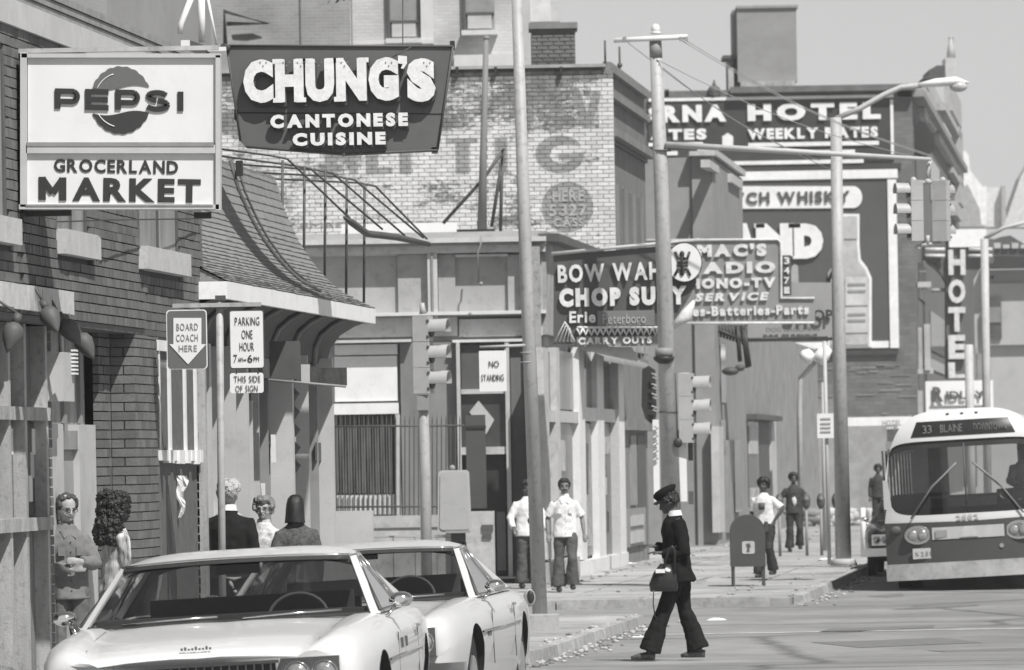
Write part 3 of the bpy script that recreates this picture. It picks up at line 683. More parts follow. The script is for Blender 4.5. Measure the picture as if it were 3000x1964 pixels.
# ================================================================== building D: painted brick gable wall (104 m)
DD = 104.0
Db_ = T('painted_brick_building', 'tall brick building whose side wall carries a worn painted advertisement', 'building', U(-14,106,.1))
p0 = P(640,200,DD); p1 = P(1800,730,DD)
xL, xR = P(600,400,DD).x, P(1799,400,DD).x; zB = P(1200,760,DD).z
def ztop(x): return P(1500,206,DD).z
mb = MB(); mb.box(xL-6,xR,DD+.03,DD+8,.1,P(1500,204,DD).z); wd = mb.build('wall', M('pale_mortar', .42, var=.3, sc=3, rough=.95), Db_)
def old_painted_brick(name, mul):
    m = bpy.data.materials.new(name); m.use_nodes = True; nt_ = m.node_tree; x = NX(nt_); p = nt_.nodes['Principled BSDF']; p.inputs['Roughness'].default_value = .9
    g = nt_.nodes.new('ShaderNodeNewGeometry'); sp = nt_.nodes.new('ShaderNodeSeparateXYZ'); x.L.new(g.outputs['Position'], sp.inputs[0]); X, Z = sp.outputs['X'], sp.outputs['Z']
    def q(px,py): v = P(px,py,DD); return v.x, v.z
    mp = nt_.nodes.new('ShaderNodeMapping'); mp.inputs['Scale'].default_value = (1,1,2.2); x.L.new(g.outputs['Position'], mp.inputs[0])
    n1 = x.noise(mp.outputs[0], .9, 3); n2 = x.noise(mp.outputs[0], 7, 5, .7); n3 = x.noise(mp.outputs[0], 22, 3)
    n = x.op('ADD', x.op('ADD', x.op('MULTIPLY', n1, .5), x.op('MULTIPLY', n2, .38)), x.op('MULTIPLY', n3, .12))
    zm = q(1500,385)[1]; zt = q(1500,238)[1]; xr = q(1560,400)[0]; xb = q(1757,400)[0]
    low = x.op('SUBTRACT', 1, x.step(Z, zm-.12, zm+.12)); rt = x.step(X, xr-.1, xr+.1); bd = x.step(X, xb-.015, xb+.015); tp = x.step(Z, zt-.03, zt+.03)
    thr = x.op('SUBTRACT', .55, x.op('ADD', x.op('MULTIPLY', low, .085), x.op('MULTIPLY', rt, .045)))
    thr = x.op('ADD', x.op('SUBTRACT', thr, x.op('MULTIPLY', bd, .3)), x.op('MULTIPLY', tp, .45))
    cov = x.mapr(x.op('SUBTRACT', n, thr), -.035, .035, 0, 1)
    def bx(x0,y0,x1,y1): a,b_ = q(x0,y1); c,d = q(x1,y0); return x.box(X,Z,a,c,b_,d)
    def el(cx,cy,rx,ry): a,b_ = q(cx,cy); k_ = DD/F; return x.ell(X,Z,a,b_,rx*k_,ry*k_)
    G = x.op('MULTIPLY', el(1640,453,72,56), x.op('SUBTRACT', 1, el(1645,453,34,26))); G = x.op('MULTIPLY', G, x.op('SUBTRACT',1, bx(1650,424,1730,449))); G = x.op('MAXIMUM', G, bx(1636,450,1702,470))
    vx,vz = q(1720,375); sl = x.op('MULTIPLY', x.op('SUBTRACT', Z, vz), .30)
    l1 = x.op('ABSOLUTE', x.op('ADD', x.op('SUBTRACT', X, vx), sl)); l2 = x.op('ABSOLUTE', x.op('SUBTRACT', x.op('SUBTRACT', X, vx), sl))
    V_ = x.op('MULTIPLY', x.op('SUBTRACT', 1, x.step(x.op('MINIMUM', l1, l2), .075, .1)), bx(1640,266,1760,377))
    ls = x.op('MAXIMUM', G, V_); ls = x.op('MAXIMUM', ls, el(1662,607,76,74))
    for b_ in ((1335,405,1374,512),(1305,405,1400,422),(1072,420,1106,512),(1072,490,1150,512),(1170,405,1204,512),(1204,405,1250,424),(952,415,986,512),(986,450,1030,470),(1022,415,1048,512),(1450,405,1486,512)): ls = x.op('MAXIMUM', ls, bx(*b_))
    ls = x.op('MULTIPLY', ls, x.mapr(n2, .3, .6, .75, 1))
    bare = x.mapr(x.noise(g.outputs['Position'], 3.3, 6, .7), .32, .68, .12, .27); wht = x.mapr(n3, .3, .7, .54, .66)
    col = x.mix(cov, bare, wht); col = x.mix(ls, col, x.op('ADD', .19, x.op('MULTIPLY', n2, .12)))
    oi = nt_.nodes.new('ShaderNodeObjectInfo'); col = x.op('MULTIPLY', x.op('MULTIPLY', col, mul), x.mapr(oi.outputs['Random'], 0, 1, .93, 1.07)); x.L.new(col, p.inputs['Base Color'])
    bp = nt_.nodes.new('ShaderNodeBump'); bp.inputs['Strength'].default_value = .5; bp.inputs['Distance'].default_value = .01; x.L.new(n3, bp.inputs['Height']); x.L.new(bp.outputs[0], p.inputs['Normal'])
    return m
mDB = [old_painted_brick('old_painted_brick', 1.0), old_painted_brick('old_painted_brick_dull', .92), old_painted_brick('old_painted_brick_pale', 1.06), old_painted_brick('old_painted_brick_sooty', .86)]
for p_ in wd.data.materials: pass
wd.data.materials[0] = old_painted_brick('painted_mortar', .8)
mFG_ = M('faded_grey_paint', .27, rough=.9)
def inpoly(x,y,p):
    c = False; j = len(p)-1
    for i in range(len(p)):
        if (p[i][1] > y) != (p[j][1] > y) and x < (p[j][0]-p[i][0])*(y-p[i][1])/(p[j][1]-p[i][1])+p[i][0]: c = not c
        j = i
    return c
def paint(px, py): return random.choice((0,0,1,1,2,3))
mb = MB(); protos = {}
z = zB; row = 0; ctr = 0; cands = []
while z < P(1500,209,DD).z-.06:
    x = xR-.005; x -= (row%2)*.105
    if row%2: cands.append((xR-.1,xR-.003,z))
    while x > xL:
        cands.append((x-.2,x,z)); x -= .211
    z += .0755; row += 1
ind = 0
for a,b,zz in cands:
    c = Vector(((a+b)/2,DD,zz+.033)); px = 1500+c.x*F/DD; py = 1350-(c.z-CH)*F/DD
    dx,dy = px-1500,py-1350; px = 1500+dx*cR+dy*sR; py = 1350-dx*sR+dy*cR
    k = paint(px,py); j = random.uniform(-.005,.005)
    if px > 1590 and ind < 290 and (b-a) > .15:
        key = k
        if key not in protos:
            q = MB(); q.box(-.1,.1,-.02,.04,-.033,.033); o = q.build('brick', mDB[k], wd, local=True); protos[key] = o.data
        else:
            o = bpy.data.objects.new('brick', protos[key]); C.objects.link(o); o.parent = wd
        o.location = Vector((c.x, DD+j, c.z)) - Db_.location; ind += 1
    else:
        mb.mi = k; mb.box(a,b,DD+j-.02,DD+.04,zz,zz+.066)
mb.build('brick_courses', mDB, wd, kind='stuff')
mFAD = M('faded_letter_paint', .36, rough=.9, var=.25, sc=12)
ptext('HERE', 1618,558,1712,590, DD-.03, mFAD, wd, dep=.004, bold=.03, name='painted_lettering')
ptext('327', 1640,598,1722,632, DD-.03, mFAD, wd, dep=.004, bold=.03, name='painted_lettering')
ptext('5', 1608,600,1630,634, DD-.03, mFAD, wd, dep=.004, bold=.03, name='painted_lettering')
ptext('CASS', 1622,640,1710,664, DD-.03, mFAD, wd, dep=.004, bold=.03, name='painted_lettering')
ptext('EMBER STATES', 880,650,1270,664, DD-.03, MATS['faded_grey_paint'], wd, dep=.004, bold=.0, name='painted_lettering')
cpb('coping', 600,197,1775,206, DD-.1, .5, M('parapet_coping', .34, var=.2), Db_)
for x in (860,1335,1448,1640): cpb('coping_clip', x,196,x+8,218, DD-.15, .1, mBLACK, Db_)
cpb('roof_flashing', 1000,655,1340,690, DD-1.5, .3, mWHITE, Db_)
cpb('vent_plate', 1338,672,1450,690, 94, .4, mBLACK)
# street side of D
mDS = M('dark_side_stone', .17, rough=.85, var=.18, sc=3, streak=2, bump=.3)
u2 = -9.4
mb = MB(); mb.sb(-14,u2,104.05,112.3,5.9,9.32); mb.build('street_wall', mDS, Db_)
def df(name,x0,y0,x1,y1,mt,proud=.03,dep=.05): return ff(name,x0,y0,x1,y1,mt,proud,dep,Db_,u2)
for i,(z0,z1,pr,mt) in enumerate(((9.2,9.36,.1,mPILL),(8.72,8.85,.12,mPILL),(8.0,8.15,.2,mPILL),(7.92,8.0,.05,mBLACK))):
    mb = MB(); mb.sb(u2-.05,u2+pr,104.0,112.35,z0,z1); mb.build('cornice_band', mt, Db_)
for i in range(4):
    d = 105.0+i*1.8; mb = MB(); mb.sb(u2-.05,u2+.01,d,d+1.1,4.0,7.2); w = mb.build('tall_window', mPANE, Db_)
    mb = MB(); mb.sb(u2,u2+.05,d+.5,d+.58,4.0,7.2); mb.build('mullion', mPILL, w)
mb = MB(); mb.tube([U(u2,104.0,9.3),U(u2,104,9.75)],.02); mb.tube([U(u2,107,9.3),U(u2,107,9.85)],.02); mb.ball(U(u2,107,9.5),.05); mb.build('roof_spike', mDGREY, Db_)
# chimney
ch = T('chimney', 'square dark brick chimney with overhanging cap on the painted brick building', 'chimney', P(1622,205,106))
cpb('chimney_cap', 1549,66,1692,84, 106, 1.0, mPILL, ch); cpb('chimney_neck', 1556,84,1685,98, 106.05, .9, mBRK2, ch)
cpb('shaft', 1556,98,1686,204, 106.1, .85, M('chimney_mortar', .3), ch)
z1 = P(1620,99,106).z; z0 = P(1620,203,106).z; zz = z0; r = 0; a0 = P(1556,150,106.08).x; a1 = P(1686,150,106.08).x
while zz < z1-.05:
    x = a0-(r%2)*.1
    while x < a1:
        s,e = max(x,a0), min(x+.2,a1)
        if e-s > .03:
            q = MB(); q.box(s+.006,e-.006,106.07,106.12,zz,zz+.056); q.build('brick', mBRK2 if zz < z0+.2 else mBRK3, ch)
        x += .211
    zz += .0755; r += 1

# ================================================================== building E: tall building beyond
Eb = T('tall_windowed_building', 'tall pale brick building rising behind the painted wall with pale window sills', 'building', P(1200,700,128))
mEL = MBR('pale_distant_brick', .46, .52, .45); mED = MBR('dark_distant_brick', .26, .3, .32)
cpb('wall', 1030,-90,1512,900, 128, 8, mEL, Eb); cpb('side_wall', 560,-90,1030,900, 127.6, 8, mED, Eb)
cpb('corner_trim', 1512,-90,1552,210, 128.5, 1, mLGREY, Eb); cpb('parapet', 1552,-90,1612,64, 131, 1, M('far_pale', .6), Eb); cpb('parapet', 1612,5,1640,64, 131.5, 1, mLGREY, Eb)
cpb('stone_band', 1330,160,1512,206, 127.8, .3, M('pale_band', .58, var=.1), Eb)
cpb('pilaster', 1232,-90,1268,130, 127.8, .3, M('pale_band', .58), Eb)
for a,b,y in ((1142,1226,112),(1364,1448,88)):
    w = cpb('window', a,-90,b,y, 127.95, .1, mGREY, Eb); cpb('sash', a+6,y-46,b-8,y-4, 127.9, .06, mLGREY, w); cpb('sash_rail', a,y-52,b,y-46, 127.88, .06, mDGREY, w)
    cpb('window_edge', a-6,-90,a,y, 127.85, .1, mDGREY, w)
    cpb('window_sill', a-12,y,b+10,y+14, 127.7, .3, M('pale_band', .58), Eb)
cpb('window_sill', 1014,118,1270,130, 127.75, .3, M('pale_band', .58), Eb)
for x in (880,1028): cpb('wall_joint', x,-90,x+4,200, 127.55, .05, mPILL, Eb)
mb = MB(); mb.tube([P(660,132,126),P(657,34,126),P(786,70,126),P(664,70,126)],.05); mb.prism([(P(x,y,126).x,P(x,y,126).z) for x,y in ((678,102),(740,98),(766,108),(720,116),(680,114))],(126,126.5)); mb.build('gable_trim', mBLACK, Eb)
# dark tree sprig at the very top edge
mb = MB()
for i in range(90):
    c = P(random.gauss(975,28), random.uniform(-70,-2)+random.random()*14*(random.random()>.8), 100); d = Vector((random.uniform(-1,1),random.uniform(-.5,.5),random.uniform(-1,0)))*.12
    n_ = Vector((random.uniform(-1,1),random.uniform(-1,1),random.uniform(-1,1)))*.03; mb.add([c,c+d*.5+n_,c+d,c+d*.5-n_],[(0,1,2,3)])
leaf = T('tree_branch', 'few dark leaves hanging into the top edge above the restaurant sign', 'tree', P(975,-80,100)); mb.build('leaves', mBLACK, leaf, fix=False, kind='stuff')
mb = MB(); mb.tube([P(930,-90,100),P(975,-60,100),P(980,-10,100)],[.04,.02,.01]); mb.build('branch', mBLACK, leaf)

# ================================================================== building G: gabled stucco building with brick return (129-140 m)
Gb = T('stucco_parapet_building', 'narrow grey building with a pale stepped coping beyond the chop suey sign', 'building', U(-12,132,.1))
mGB = MBR('mid_dark_brick', .14, .19, .1); mGS = M('grey_stucco', .25, rough=.9, var=.14, sc=1.0, streak=1.2, bump=.3, dirt=.1)
cpb('brick_wall', 1700,486,2034,1700, 129.6, 9, mGB, Gb); cpb('stucco_wall', 2036,452,2092,1600, 129.2, 9, mGS, Gb)
ug = (P(2092,900,129.2).x-K*129.2)
mb = MB(); mb.sb(ug-3,ug,129.3,139.5,.1,P(2092,460,129.2).z); mb.build('street_wall', mGS, Gb)
cpb('coping', 2020,443,2094,456, 128.9, 1, mLGREY, Gb)
mb = MB(); zt = P(2092,450,129.2).z; mb.sb(ug-.3,ug+.08,129.0,139.6,zt-.02,zt+.12); mb.build('coping', mLGREY, Gb)
ff('window_sill', 2066,478,2094,500, mLGREY, .1, .1, Gb, ug+.0); ff('window_sill', 2132,520,2164,545, mLGREY, .1, .1, Gb, ug)
cpb('brick_pier', 2008,640,2034,1300, 129.5, .2, mDGREY, Gb)
for y0,y1 in ((1010,1180),(1230,1330)): ff('upper_window', 2110,y0,2124,y1, mPANE, .02, .05, Gb, ug)
for a,b,y0,y1,mt in ((2098,2112,1250,1560,mLGREY),(2124,2140,1290,1560,mGREY),(2143,2162,1290,1500,mPANE)): ff('shop_front', a,y0,b,y1, mt, .08, .1, Gb, ug)
fire = T('fire_escape', 'dark iron fire escape hanging on the grey building under the radio sign', 'fire escape', P(2150,1050,131))
for i in range(12):
    x = 2080+i*9; mb = MB(); mb.tube([P(x,952,130.5),P(x+6,980+i*3,130.5)],.03,5); mb.build('baluster', mBLACK, fire)
for pts in (([2070,955],[2185,1000]),([2175,955],[2190,1078]),([2160,955],[2168,1060]),([2180,960],[2196,1075])):
    mb = MB(); mb.tube([P(*pts[0],130.4),P(*pts[1],130.4)],.05,6); mb.build('rail', mBLACK, fire)
mb = MB(); mb.ball(P(2140,1088,130.4),.2,.2,.1); mb.ball(P(2168,1078,130.4),.12,.1,.08); mb.build('basket', mDGREY, fire)
# low row beyond to the whisky wall
Lb = T('low_brick_shop', 'low grey brick shop with a dark lintel beyond the mailbox', 'building', U(-11,150,.1))
ul = (P(2165,1200,140).x-K*140)
mb = MB(); mb.sb(ul-4,ul,139.8,176,.1,P(2165,950,140).z); mb.build('wall', M('grey_painted_brick', .27, rough=.9, var=.16, sc=.9, streak=.6, bump=.5, dirt=.2), Lb)
def lf(name,x0,y0,x1,y1,mt,proud=.03): return ff(name,x0,y0,x1,y1,mt,proud,.08,Lb,ul)
lf('lintel', 2185,1217,2260,1232, mDGREY, .3); lf('shop_window', 2190,1236,2222,1480, mLOW, .02); lf('doorway', 2224,1236,2252,1500, mDGREY, .02)
lf('pilaster', 2256,1236,2270,1560, mLGREY, .06); lf('poster', 2190,1250,2214,1330, mLGREY, .06); lf('poster', 2196,1430,2216,1500, M('blurred_display', .35, var=.7, sc=3), .08)
cpb('return_wall', 2262,1250,2600,1500, 176, 2, M('far_storefront', .3, var=.2), Lb)
# ================================================================== building F: hotel with painted advertising wall (235 m)
DF = 235.0
Fb = T('hotel_building', 'large dark brick hotel whose side wall carries painted hotel and whisky advertisements', 'building', P(2400,1640,240))
mFW = MBR('hotel_brick', .12, .16, .1, bw=.5, bh=.18); mFS = M('faded_black_sign', .045, rough=.8, var=.25, sc=.6, bump=.05)
mFT = M('chalky_sign_white', .76, rough=.85, var=.1, sc=2); mFG = M('billboard_grey', .078, rough=.8, var=.12, sc=.5)
def f(name,x0,y0,x1,y1,mt,D=DF,dep=.3,par=None): return cpb(name,x0,y0,x1,y1,D,dep,mt,par or Fb)
f('wall', 1850,262,2684,1700, mFW, DF, 30)
f('roof_band', 2140,250,2684,268, M('roof_tile_band', .13, var=.3), DF-.5, .8)
# painted hotel sign
sg = f('painted_sign', 1900,283,2618,476, mFS, DF-.1, .08)
f('sign_border', 1900,283,2618,292, mFT, DF-.16, .05, sg); f('sign_border', 2609,292,2618,452, mFT, DF-.16, .05, sg)
ptext('RNA', 1938,308,2128,358, DF-.2, mFT, sg, dep=.02, bold=.07); ptext('HOTEL', 2190,302,2580,352, DF-.2, mFT, sg, dep=.02, bold=.07, gap=.16)
ptext('TES', 1958,378,2070,410, DF-.2, mFT, sg, dep=.02, bold=.06); ptext('WEEKLY RATES', 2190,374,2572,406, DF-.2, mFT, sg, dep=.02, bold=.06)
ptext('S', 1900,316,1925,352, DF-.2, mFT, sg, dep=.02, bold=.06); ptext('A', 1905,380,1950,410, DF-.2, mFT, sg, dep=.02, bold=.06)
f('underline', 1900,418,2060,428, mFT, DF-.18, .05, sg); f('underline', 2192,416,2575,428, mFT, DF-.18, .05, sg); f('underline', 1900,444,1985,456, mFT, DF-.18, .05, sg); f('underline', 2350,440,2505,449, mFT, DF-.18, .05, sg)
f('underline', 1900,472,2035,482, mFT, DF-.18, .05, sg); f('underline', 2130,470,2530,481, mFT, DF-.18, .05, sg)
mb = MB(); mb.ppoly([(2116,428),(2116,400),(2132,390),(2148,400),(2148,428)],DF-.18,.05); mb.build('arrow', mFT, sg)
f('lower_band', 1900,484,2640,500, mFS, DF-.12, .1)
# painted whisky advertisement
bb = f('billboard', 2120,500,2630,1020, mFG, DF-.12, .1)
f('border', 2120,500,2630,526, mFT, DF-.2, .08, bb); f('border', 2604,526,2630,1020, mFT, DF-.2, .08, bb); f('border', 2270,1002,2604,1022, mFT, DF-.2, .08, bb); f('bottom_band', 2266,1026,2632,1042, mFS, DF-.16, .08, bb)
mb = MB(); pts = [(2168,546)]+[(2500+26*math.sin(t*.3),578-32*math.cos(t*.3)) for t in range(0,11)]+[(2168,612)]; mb.ppoly(pts,DF-.2,.05); mb.build('title_panel', mFT, bb)
ptext('TCH WHISKY', 2150,562,2490,596, DF-.25, mFG, bb, dep=.03, bold=.04, gap=.14)
ptext('A', 2150,655,2215,752, DF-.25, mFT, bb, dep=.04, bold=.09); ptext('N', 2215,655,2326,752, DF-.25, mFT, bb, dep=.04, bold=.11); ptext('D', 2322,655,2412,758, DF-.25, mFT, bb, dep=.04, bold=.11)
f('serif', 2310,655,2345,668, mFT, DF-.27, .05, bb); f('serif', 2210,655,2240,668, mFT, DF-.27, .05, bb)
mGLS = M('painted_glass_grey', .36, var=.2, sc=2); mGLD = M('painted_bottle_grey', .42, var=.25, sc=1.5)
def bottle_out(cx, cy, k, y0, y1, hw, nw, ysh):
    l = [(cx-nw,y0),(cx+nw,y0),(cx+nw,ysh-70*k),(cx+nw*1.15,ysh-25*k),(cx+hw*.8,ysh),(cx+hw,ysh+30*k),(cx+hw,y1),(cx-hw,y1),(cx-hw,ysh+30*k),(cx-hw*.8,ysh),(cx-nw*1.15,ysh-25*k),(cx-nw,ysh-70*k)]
    return l
mb = MB(); mb.ppoly(bottle_out(2490,0,1,627,1016,64,28,785),DF-.24,.05); mb.build('painted_bottle_outline', mFT, bb)
mb = MB(); mb.ppoly(bottle_out(2490,0,1,634,1010,56,21,790),DF-.29,.04); mb.build('painted_bottle', mGLD, bb)
f('painted_label', 2476,812,2542,895, M('label_white', .52, var=.15), DF-.33, .03, bb); f('painted_label', 2476,900,2542,975, M('label_white', .52), DF-.33, .03, bb); f('painted_cap', 2470,640,2512,700, mLGREY, DF-.33, .03, bb)
for y in (830,850,918,936): f('label_print', 2484,y,2536,y+7, mGREY, DF-.36, .02, bb)
mb = MB(); mb.ppoly([(2318,790),(2322,778),(2330,774),(2338,780),(2340,830),(2318,830)],DF-.24,.05); mb.build('painted_glass', mGLS, bb); mb = MB(); mb.ppoly([(2426,800),(2432,788),(2440,786),(2446,794),(2446,900),(2426,900)],DF-.24,.05); mb.build('painted_glass', mGLS, bb)
for i in range(30):
    x = random.uniform(2290,2660); y = random.uniform(1060,1230); f('paint_trace', x,y,x+random.uniform(20,70),y+random.uniform(3,7), M('faded_trace', .2, var=.2), DF-.03, .02)
# elevator tower, chimneys
f('tower', 2160,18,2334,240, M('tower_brick', .27, rough=.9, var=.12, sc=.6, streak=.5), DF+4, 3); f('tower_cap', 2158,16,2338,24, M('tower_coping', .27), DF+3.9, 3.3)
f('tower_side', 2148,30,2160,240, mPILL, DF+4.5, 2.5); f('tower_base', 2170,238,2330,262, M('mottled_parapet', .35, var=.5, sc=2), DF+3.5, 2)
f('stair_shed', 2132,164,2162,260, mDGREY, DF+4.5, 2); f('shed_roof', 2118,162,2164,172, mDGREY, DF+4.4, 2.2); f('shed_wall', 2134,200,2150,280, mLGREY, DF+4.2, .2)
mb = MB()
for i in range(12): mb.tube([P(2092,290,DF),P(2092,282-i*4,DF)],[.05,.0+[.1,.25,.3,.28,.2,.15,.1,.08,.06,.05,.04,.03][i]],8)
mb.ball(P(2092,268,DF),.28,.28,.25); mb.tube([P(2092,262,DF),P(2092,235,DF)],[.12,.03]); mb.build('roof_finial', mDGREY, Fb)
f('roof_vent', 1948,262,1960,284, mDGREY, DF, .3)
# street facade of the hotel
uh = P(2684,1000,DF).x-K*DF
mb = MB(); mb.sb(uh-4,uh,DF+.1,300,.1,P(2684,262,DF).z); mb.build('street_wall', M('hotel_street_wall', .15, rough=.9, var=.15, sc=.6), Fb)
mb = MB(); zt = P(2684,262,DF).z; mb.sb(uh-.6,uh+.5,DF,300,zt-.3,zt); mb.build('cornice', mGREY, Fb)
mORN = M('pale_terracotta', .42, rough=.8, var=.25, sc=1.5)
for x0,y0,x1,y1 in ((2690,262,2699,352),(2702,262,2722,372),(2690,346,2726,354),(2690,262,2712,266),(2772,275,2800,350),(2752,348,2800,368),(2734,440,2794,462),(2795,385,2806,600),(2776,515,2806,530),(2786,600,2800,640)): ff('facade_ornament', x0,y0,x1,y1, mORN, .3, .1, Fb, uh)
for x0,y0,x1,y1 in ((2726,270,2760,340),(2724,480,2750,600),(2690,780,2710,880),(2724,925,2765,1035),(2724,1060,2766,1090)): ff('window', x0,y0,x1,y1, mPANE, .05, .1, Fb, uh)
for x0,y0,x1,y1 in ((2674,360,2745,455),): 
    mb = MB(); mb.ppoly([(2676,380),(2694,358),(2710,358),(2738,405),(2738,440),(2716,458),(2676,445)],236.5,1.5); mb.build('flag_bay', mBLACK, Fb)
f('ledge', 2688,1080,2735,1095, mORN, 236.5, 1); f('column', 2690,960,2702,1080, mORN, 236.5, .8); f('column', 2708,950,2726,1085, mORN, 236.4, .8); f('column', 2688,1145,2704,1230, mORN, 236, .8)
f('bay_roof', 2688,826,2728,842, mORN, 236.3, .8)
mb = MB(); mb.ppoly([(2722,222),(2722,205),(2745,192),(2768,192),(2768,232),(2700,232)],DF+25,4); mb.build('gable_roof', mDGREY, Fb)
# far church spire
Sp = T('church_spire', 'hazy pale slender spire above the hotel roof line', 'church spire', P(2786,235,420))
f('spire_base', 2770,170,2802,240, M('far_pale_stone', .5), 420, 3, Sp)
mb = MB(); mb.tube([P(2786,172,421),P(2786,140,421),P(2786,104,421)],[.35,.25,.03],8); mb.build('needle', mLGREY, Sp)
for y in (112,122,133,145,154):
    mb = MB(); mb.tube([P(2779,y,421),P(2794,y,421)],.08,5); mb.build('collar', mPILL, Sp)
# far hazy gable shapes
Hz = T('far_pale_building', 'hazy pale building with a bright gable far down the street', 'building', P(2850,640,520))
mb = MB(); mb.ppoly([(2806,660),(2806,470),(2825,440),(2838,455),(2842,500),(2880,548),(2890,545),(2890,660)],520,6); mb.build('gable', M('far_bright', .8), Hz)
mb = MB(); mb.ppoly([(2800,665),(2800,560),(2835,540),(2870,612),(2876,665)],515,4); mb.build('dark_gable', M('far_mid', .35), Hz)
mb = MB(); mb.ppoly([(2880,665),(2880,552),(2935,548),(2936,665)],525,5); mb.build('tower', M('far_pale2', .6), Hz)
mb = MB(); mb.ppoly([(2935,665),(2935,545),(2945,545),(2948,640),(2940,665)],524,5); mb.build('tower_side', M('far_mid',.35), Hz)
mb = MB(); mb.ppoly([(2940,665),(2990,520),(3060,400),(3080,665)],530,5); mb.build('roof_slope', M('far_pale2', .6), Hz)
# right background building
Rb = T('pale_corner_block', 'pale three storey building at the right edge with one dark window', 'building', P(2950,1500,330))
f('wall', 2860,790,3120,1700, M('pale_far_wall', .4, rough=.9, var=.08, sc=.4), 330, 20, Rb); f('lower_wall', 2895,830,3120,1010, M('pale_far_wall',.4), 329.6, .5, Rb)
f('cornice', 2890,752,3120,784, mBLACK, 328.5, 2, Rb)
mb = MB(); mb.ppoly([(2900,752),(2905,705),(2930,695),(2960,690),(3000,715),(3120,715),(3120,752)],329,3); mb.build('mansard_roof', mDGREY, Rb)
for i in range(8): f('roof_shingle_panel', 2912+i*26,712+(i%2)*5,2932+i*26,728, mLGREY, 328.8, .3, Rb)
w = f('window', 2895,872,2934,992, mPANE, 329.4, .3, Rb); f('window_frame', 2893,868,2897,994, mLGREY, 329.2, .2, w); f('blind', 2898,900,2932,945, mPILL, 329.3, .1, w)
f('wall_vent', 2902,808,2912,818, mBLACK, 329.4, .3, Rb)
for i in range(3): f('stair_wall', 2840+i*20,1020+i*16,2862+i*20,1120, mGREY, 322, 1, Rb)
# street level shops far on, below the hotel wall
Fs = T('far_shop', 'bright far shopfront plastered with posters under a long white fascia beside the bus', 'shop', P(2560,1640,205))
f('fascia', 2478,1222,2672,1258, mFT, 205, 1, Fs); ptext('HOTEL', 2585,1232,2640,1248, 204.9, mPILL, Fs, dep=.02, bold=.02)
f('wall', 2478,1258,2640,1650, M('far_shop_wall', .33, var=.3, sc=2), 206, 5, Fs)
random.seed(21)
for i in range(34):
    x = random.uniform(2480,2595); y = random.uniform(1262,1500); f('poster', x,y,x+random.uniform(8,30),y+random.uniform(12,60), [mFT,mBLACK,mLGREY,mDGREY,mFT][i%5], 205.9-i*.012, .01, Fs)
f('white_banner', 2484,1280,2510,1480, mFT, 205.3, .05, Fs)
Fp = T('poster_shop', 'far dim shop wall with two tall pale poster boards between lamp posts', 'shop', P(2390,1640,190))
f('wall', 2262,1170,2480,1640, MBR('dim_shop_brick', .2, .25, .18, bw=.4, bh=.15), 190, 5, Fp)
f('poster_board', 2366,1304,2410,1450, mLGREY, 189.8, .1, Fp); f('poster_board', 2426,1310,2462,1450, mLGREY, 189.8, .1, Fp); f('poster_board', 2345,1290,2358,1400, mGREY, 189.8, .1, Fp)
for i in range(14): x = random.choice((2370,2430)); y = 1312+i*9; f('print_line', x,y,x+random.uniform(14,28),y+3, mGREY, 189.7, .05, Fp)
mb = MB(); mb.ppoly([(2318,1268),(2338,1268),(2344,1360),(2350,1384),(2330,1375),(2324,1340)],186,.1); tag(mb.build('dark_banner', mBLACK), 'long narrow black banner hanging above the far jacketed pedestrian', 'banner')
# rubble lot beyond
mb = MB()
for i in range(160):
    c = P(random.uniform(2360,2600), random.uniform(1545,1600), 160); c.z = .13+random.random()*.35; mb.mi = random.randint(0,1); r = random.uniform(.05,.25); mb.ball(c, r*1.4, r, r*.7, 5, 4)
mb.build('rubble_heap', mRUBB, kind='stuff')
# ================================================================== signs
# --- white market sign (42 m)
DP = 42.0
Ps = T('market_sign', 'large white two panel plastic sign with a bottle cap emblem and MARKET lettering', 'shop sign', P(355,620,DP))
TL = R(-1.0)
def tbox(mb, px0,py0,px1,py1,D,d0,d1,tilt=TL,ctr=None):
    """box of the sign, tilted in the plane of the sign about its centre"""
    c = P(*(ctr or (355,388)),D); q = P((px0+px1)/2,(py0+py1)/2,D)-c; w = abs(px1-px0)*D/F/2; h = abs(py1-py0)*D/F/2
    ct,st = math.cos(tilt), math.sin(tilt); v = []
    for y in (D+d0,D+d1):
        for sx,sz in ((-w,-h),(w,-h),(w,h),(-w,h)):
            a,b = q.x+sx, q.z+sz; v.append(Vector((c.x+a*ct-b*st, y, c.z+a*st+b*ct)))
    mb.add(v,[(0,1,2,3),(7,6,5,4),(0,4,5,1),(1,5,6,2),(2,6,7,3),(3,7,4,0)])
mCAB = M('pale_sign_cabinet', .5, rough=.5, var=.06, bump=.03, dirt=.1)
mb = MB(); tbox(mb,60,160,644,612,DP,.03,.28); mb.build('cabinet', mCAB, Ps)
for x0,y0,x1,y1 in ((60,158,644,170),(60,158,80,612),(632,158,646,612),(60,600,646,614),(78,425,634,450)):
    mb = MB(); tbox(mb,x0,y0,x1,y1,DP,-.03,.05); mb.build('frame_strip', mCAB, Ps)
for n_,(x0,y0,x1,y1) in (('upper_panel',(80,170,632,422)),('lower_panel',(80,450,632,600))):
    mb = MB(); tbox(mb,x0,y0,x1,y1,DP,.0,.04); mb.build(n_, mSIGNW, Ps)
for y0,y1 in ((418,430),(600,606)):
    mb = MB(); tbox(mb,80,y0,628,y1,DP,-.035,.0); mb.build('panel_lip', mGREY, Ps)
tl = TL+R(-.3)
def LP(px, py): v = P(px, py + (px-354)*.02, DP); return (v.x, v.z)
def arc(cx,cy,rx,ry,a0,a1,n=8): return [(cx+rx*math.cos(R(a0+(a1-a0)*i/n)), cy-ry*math.sin(R(a0+(a1-a0)*i/n))) for i in range(n+1)]
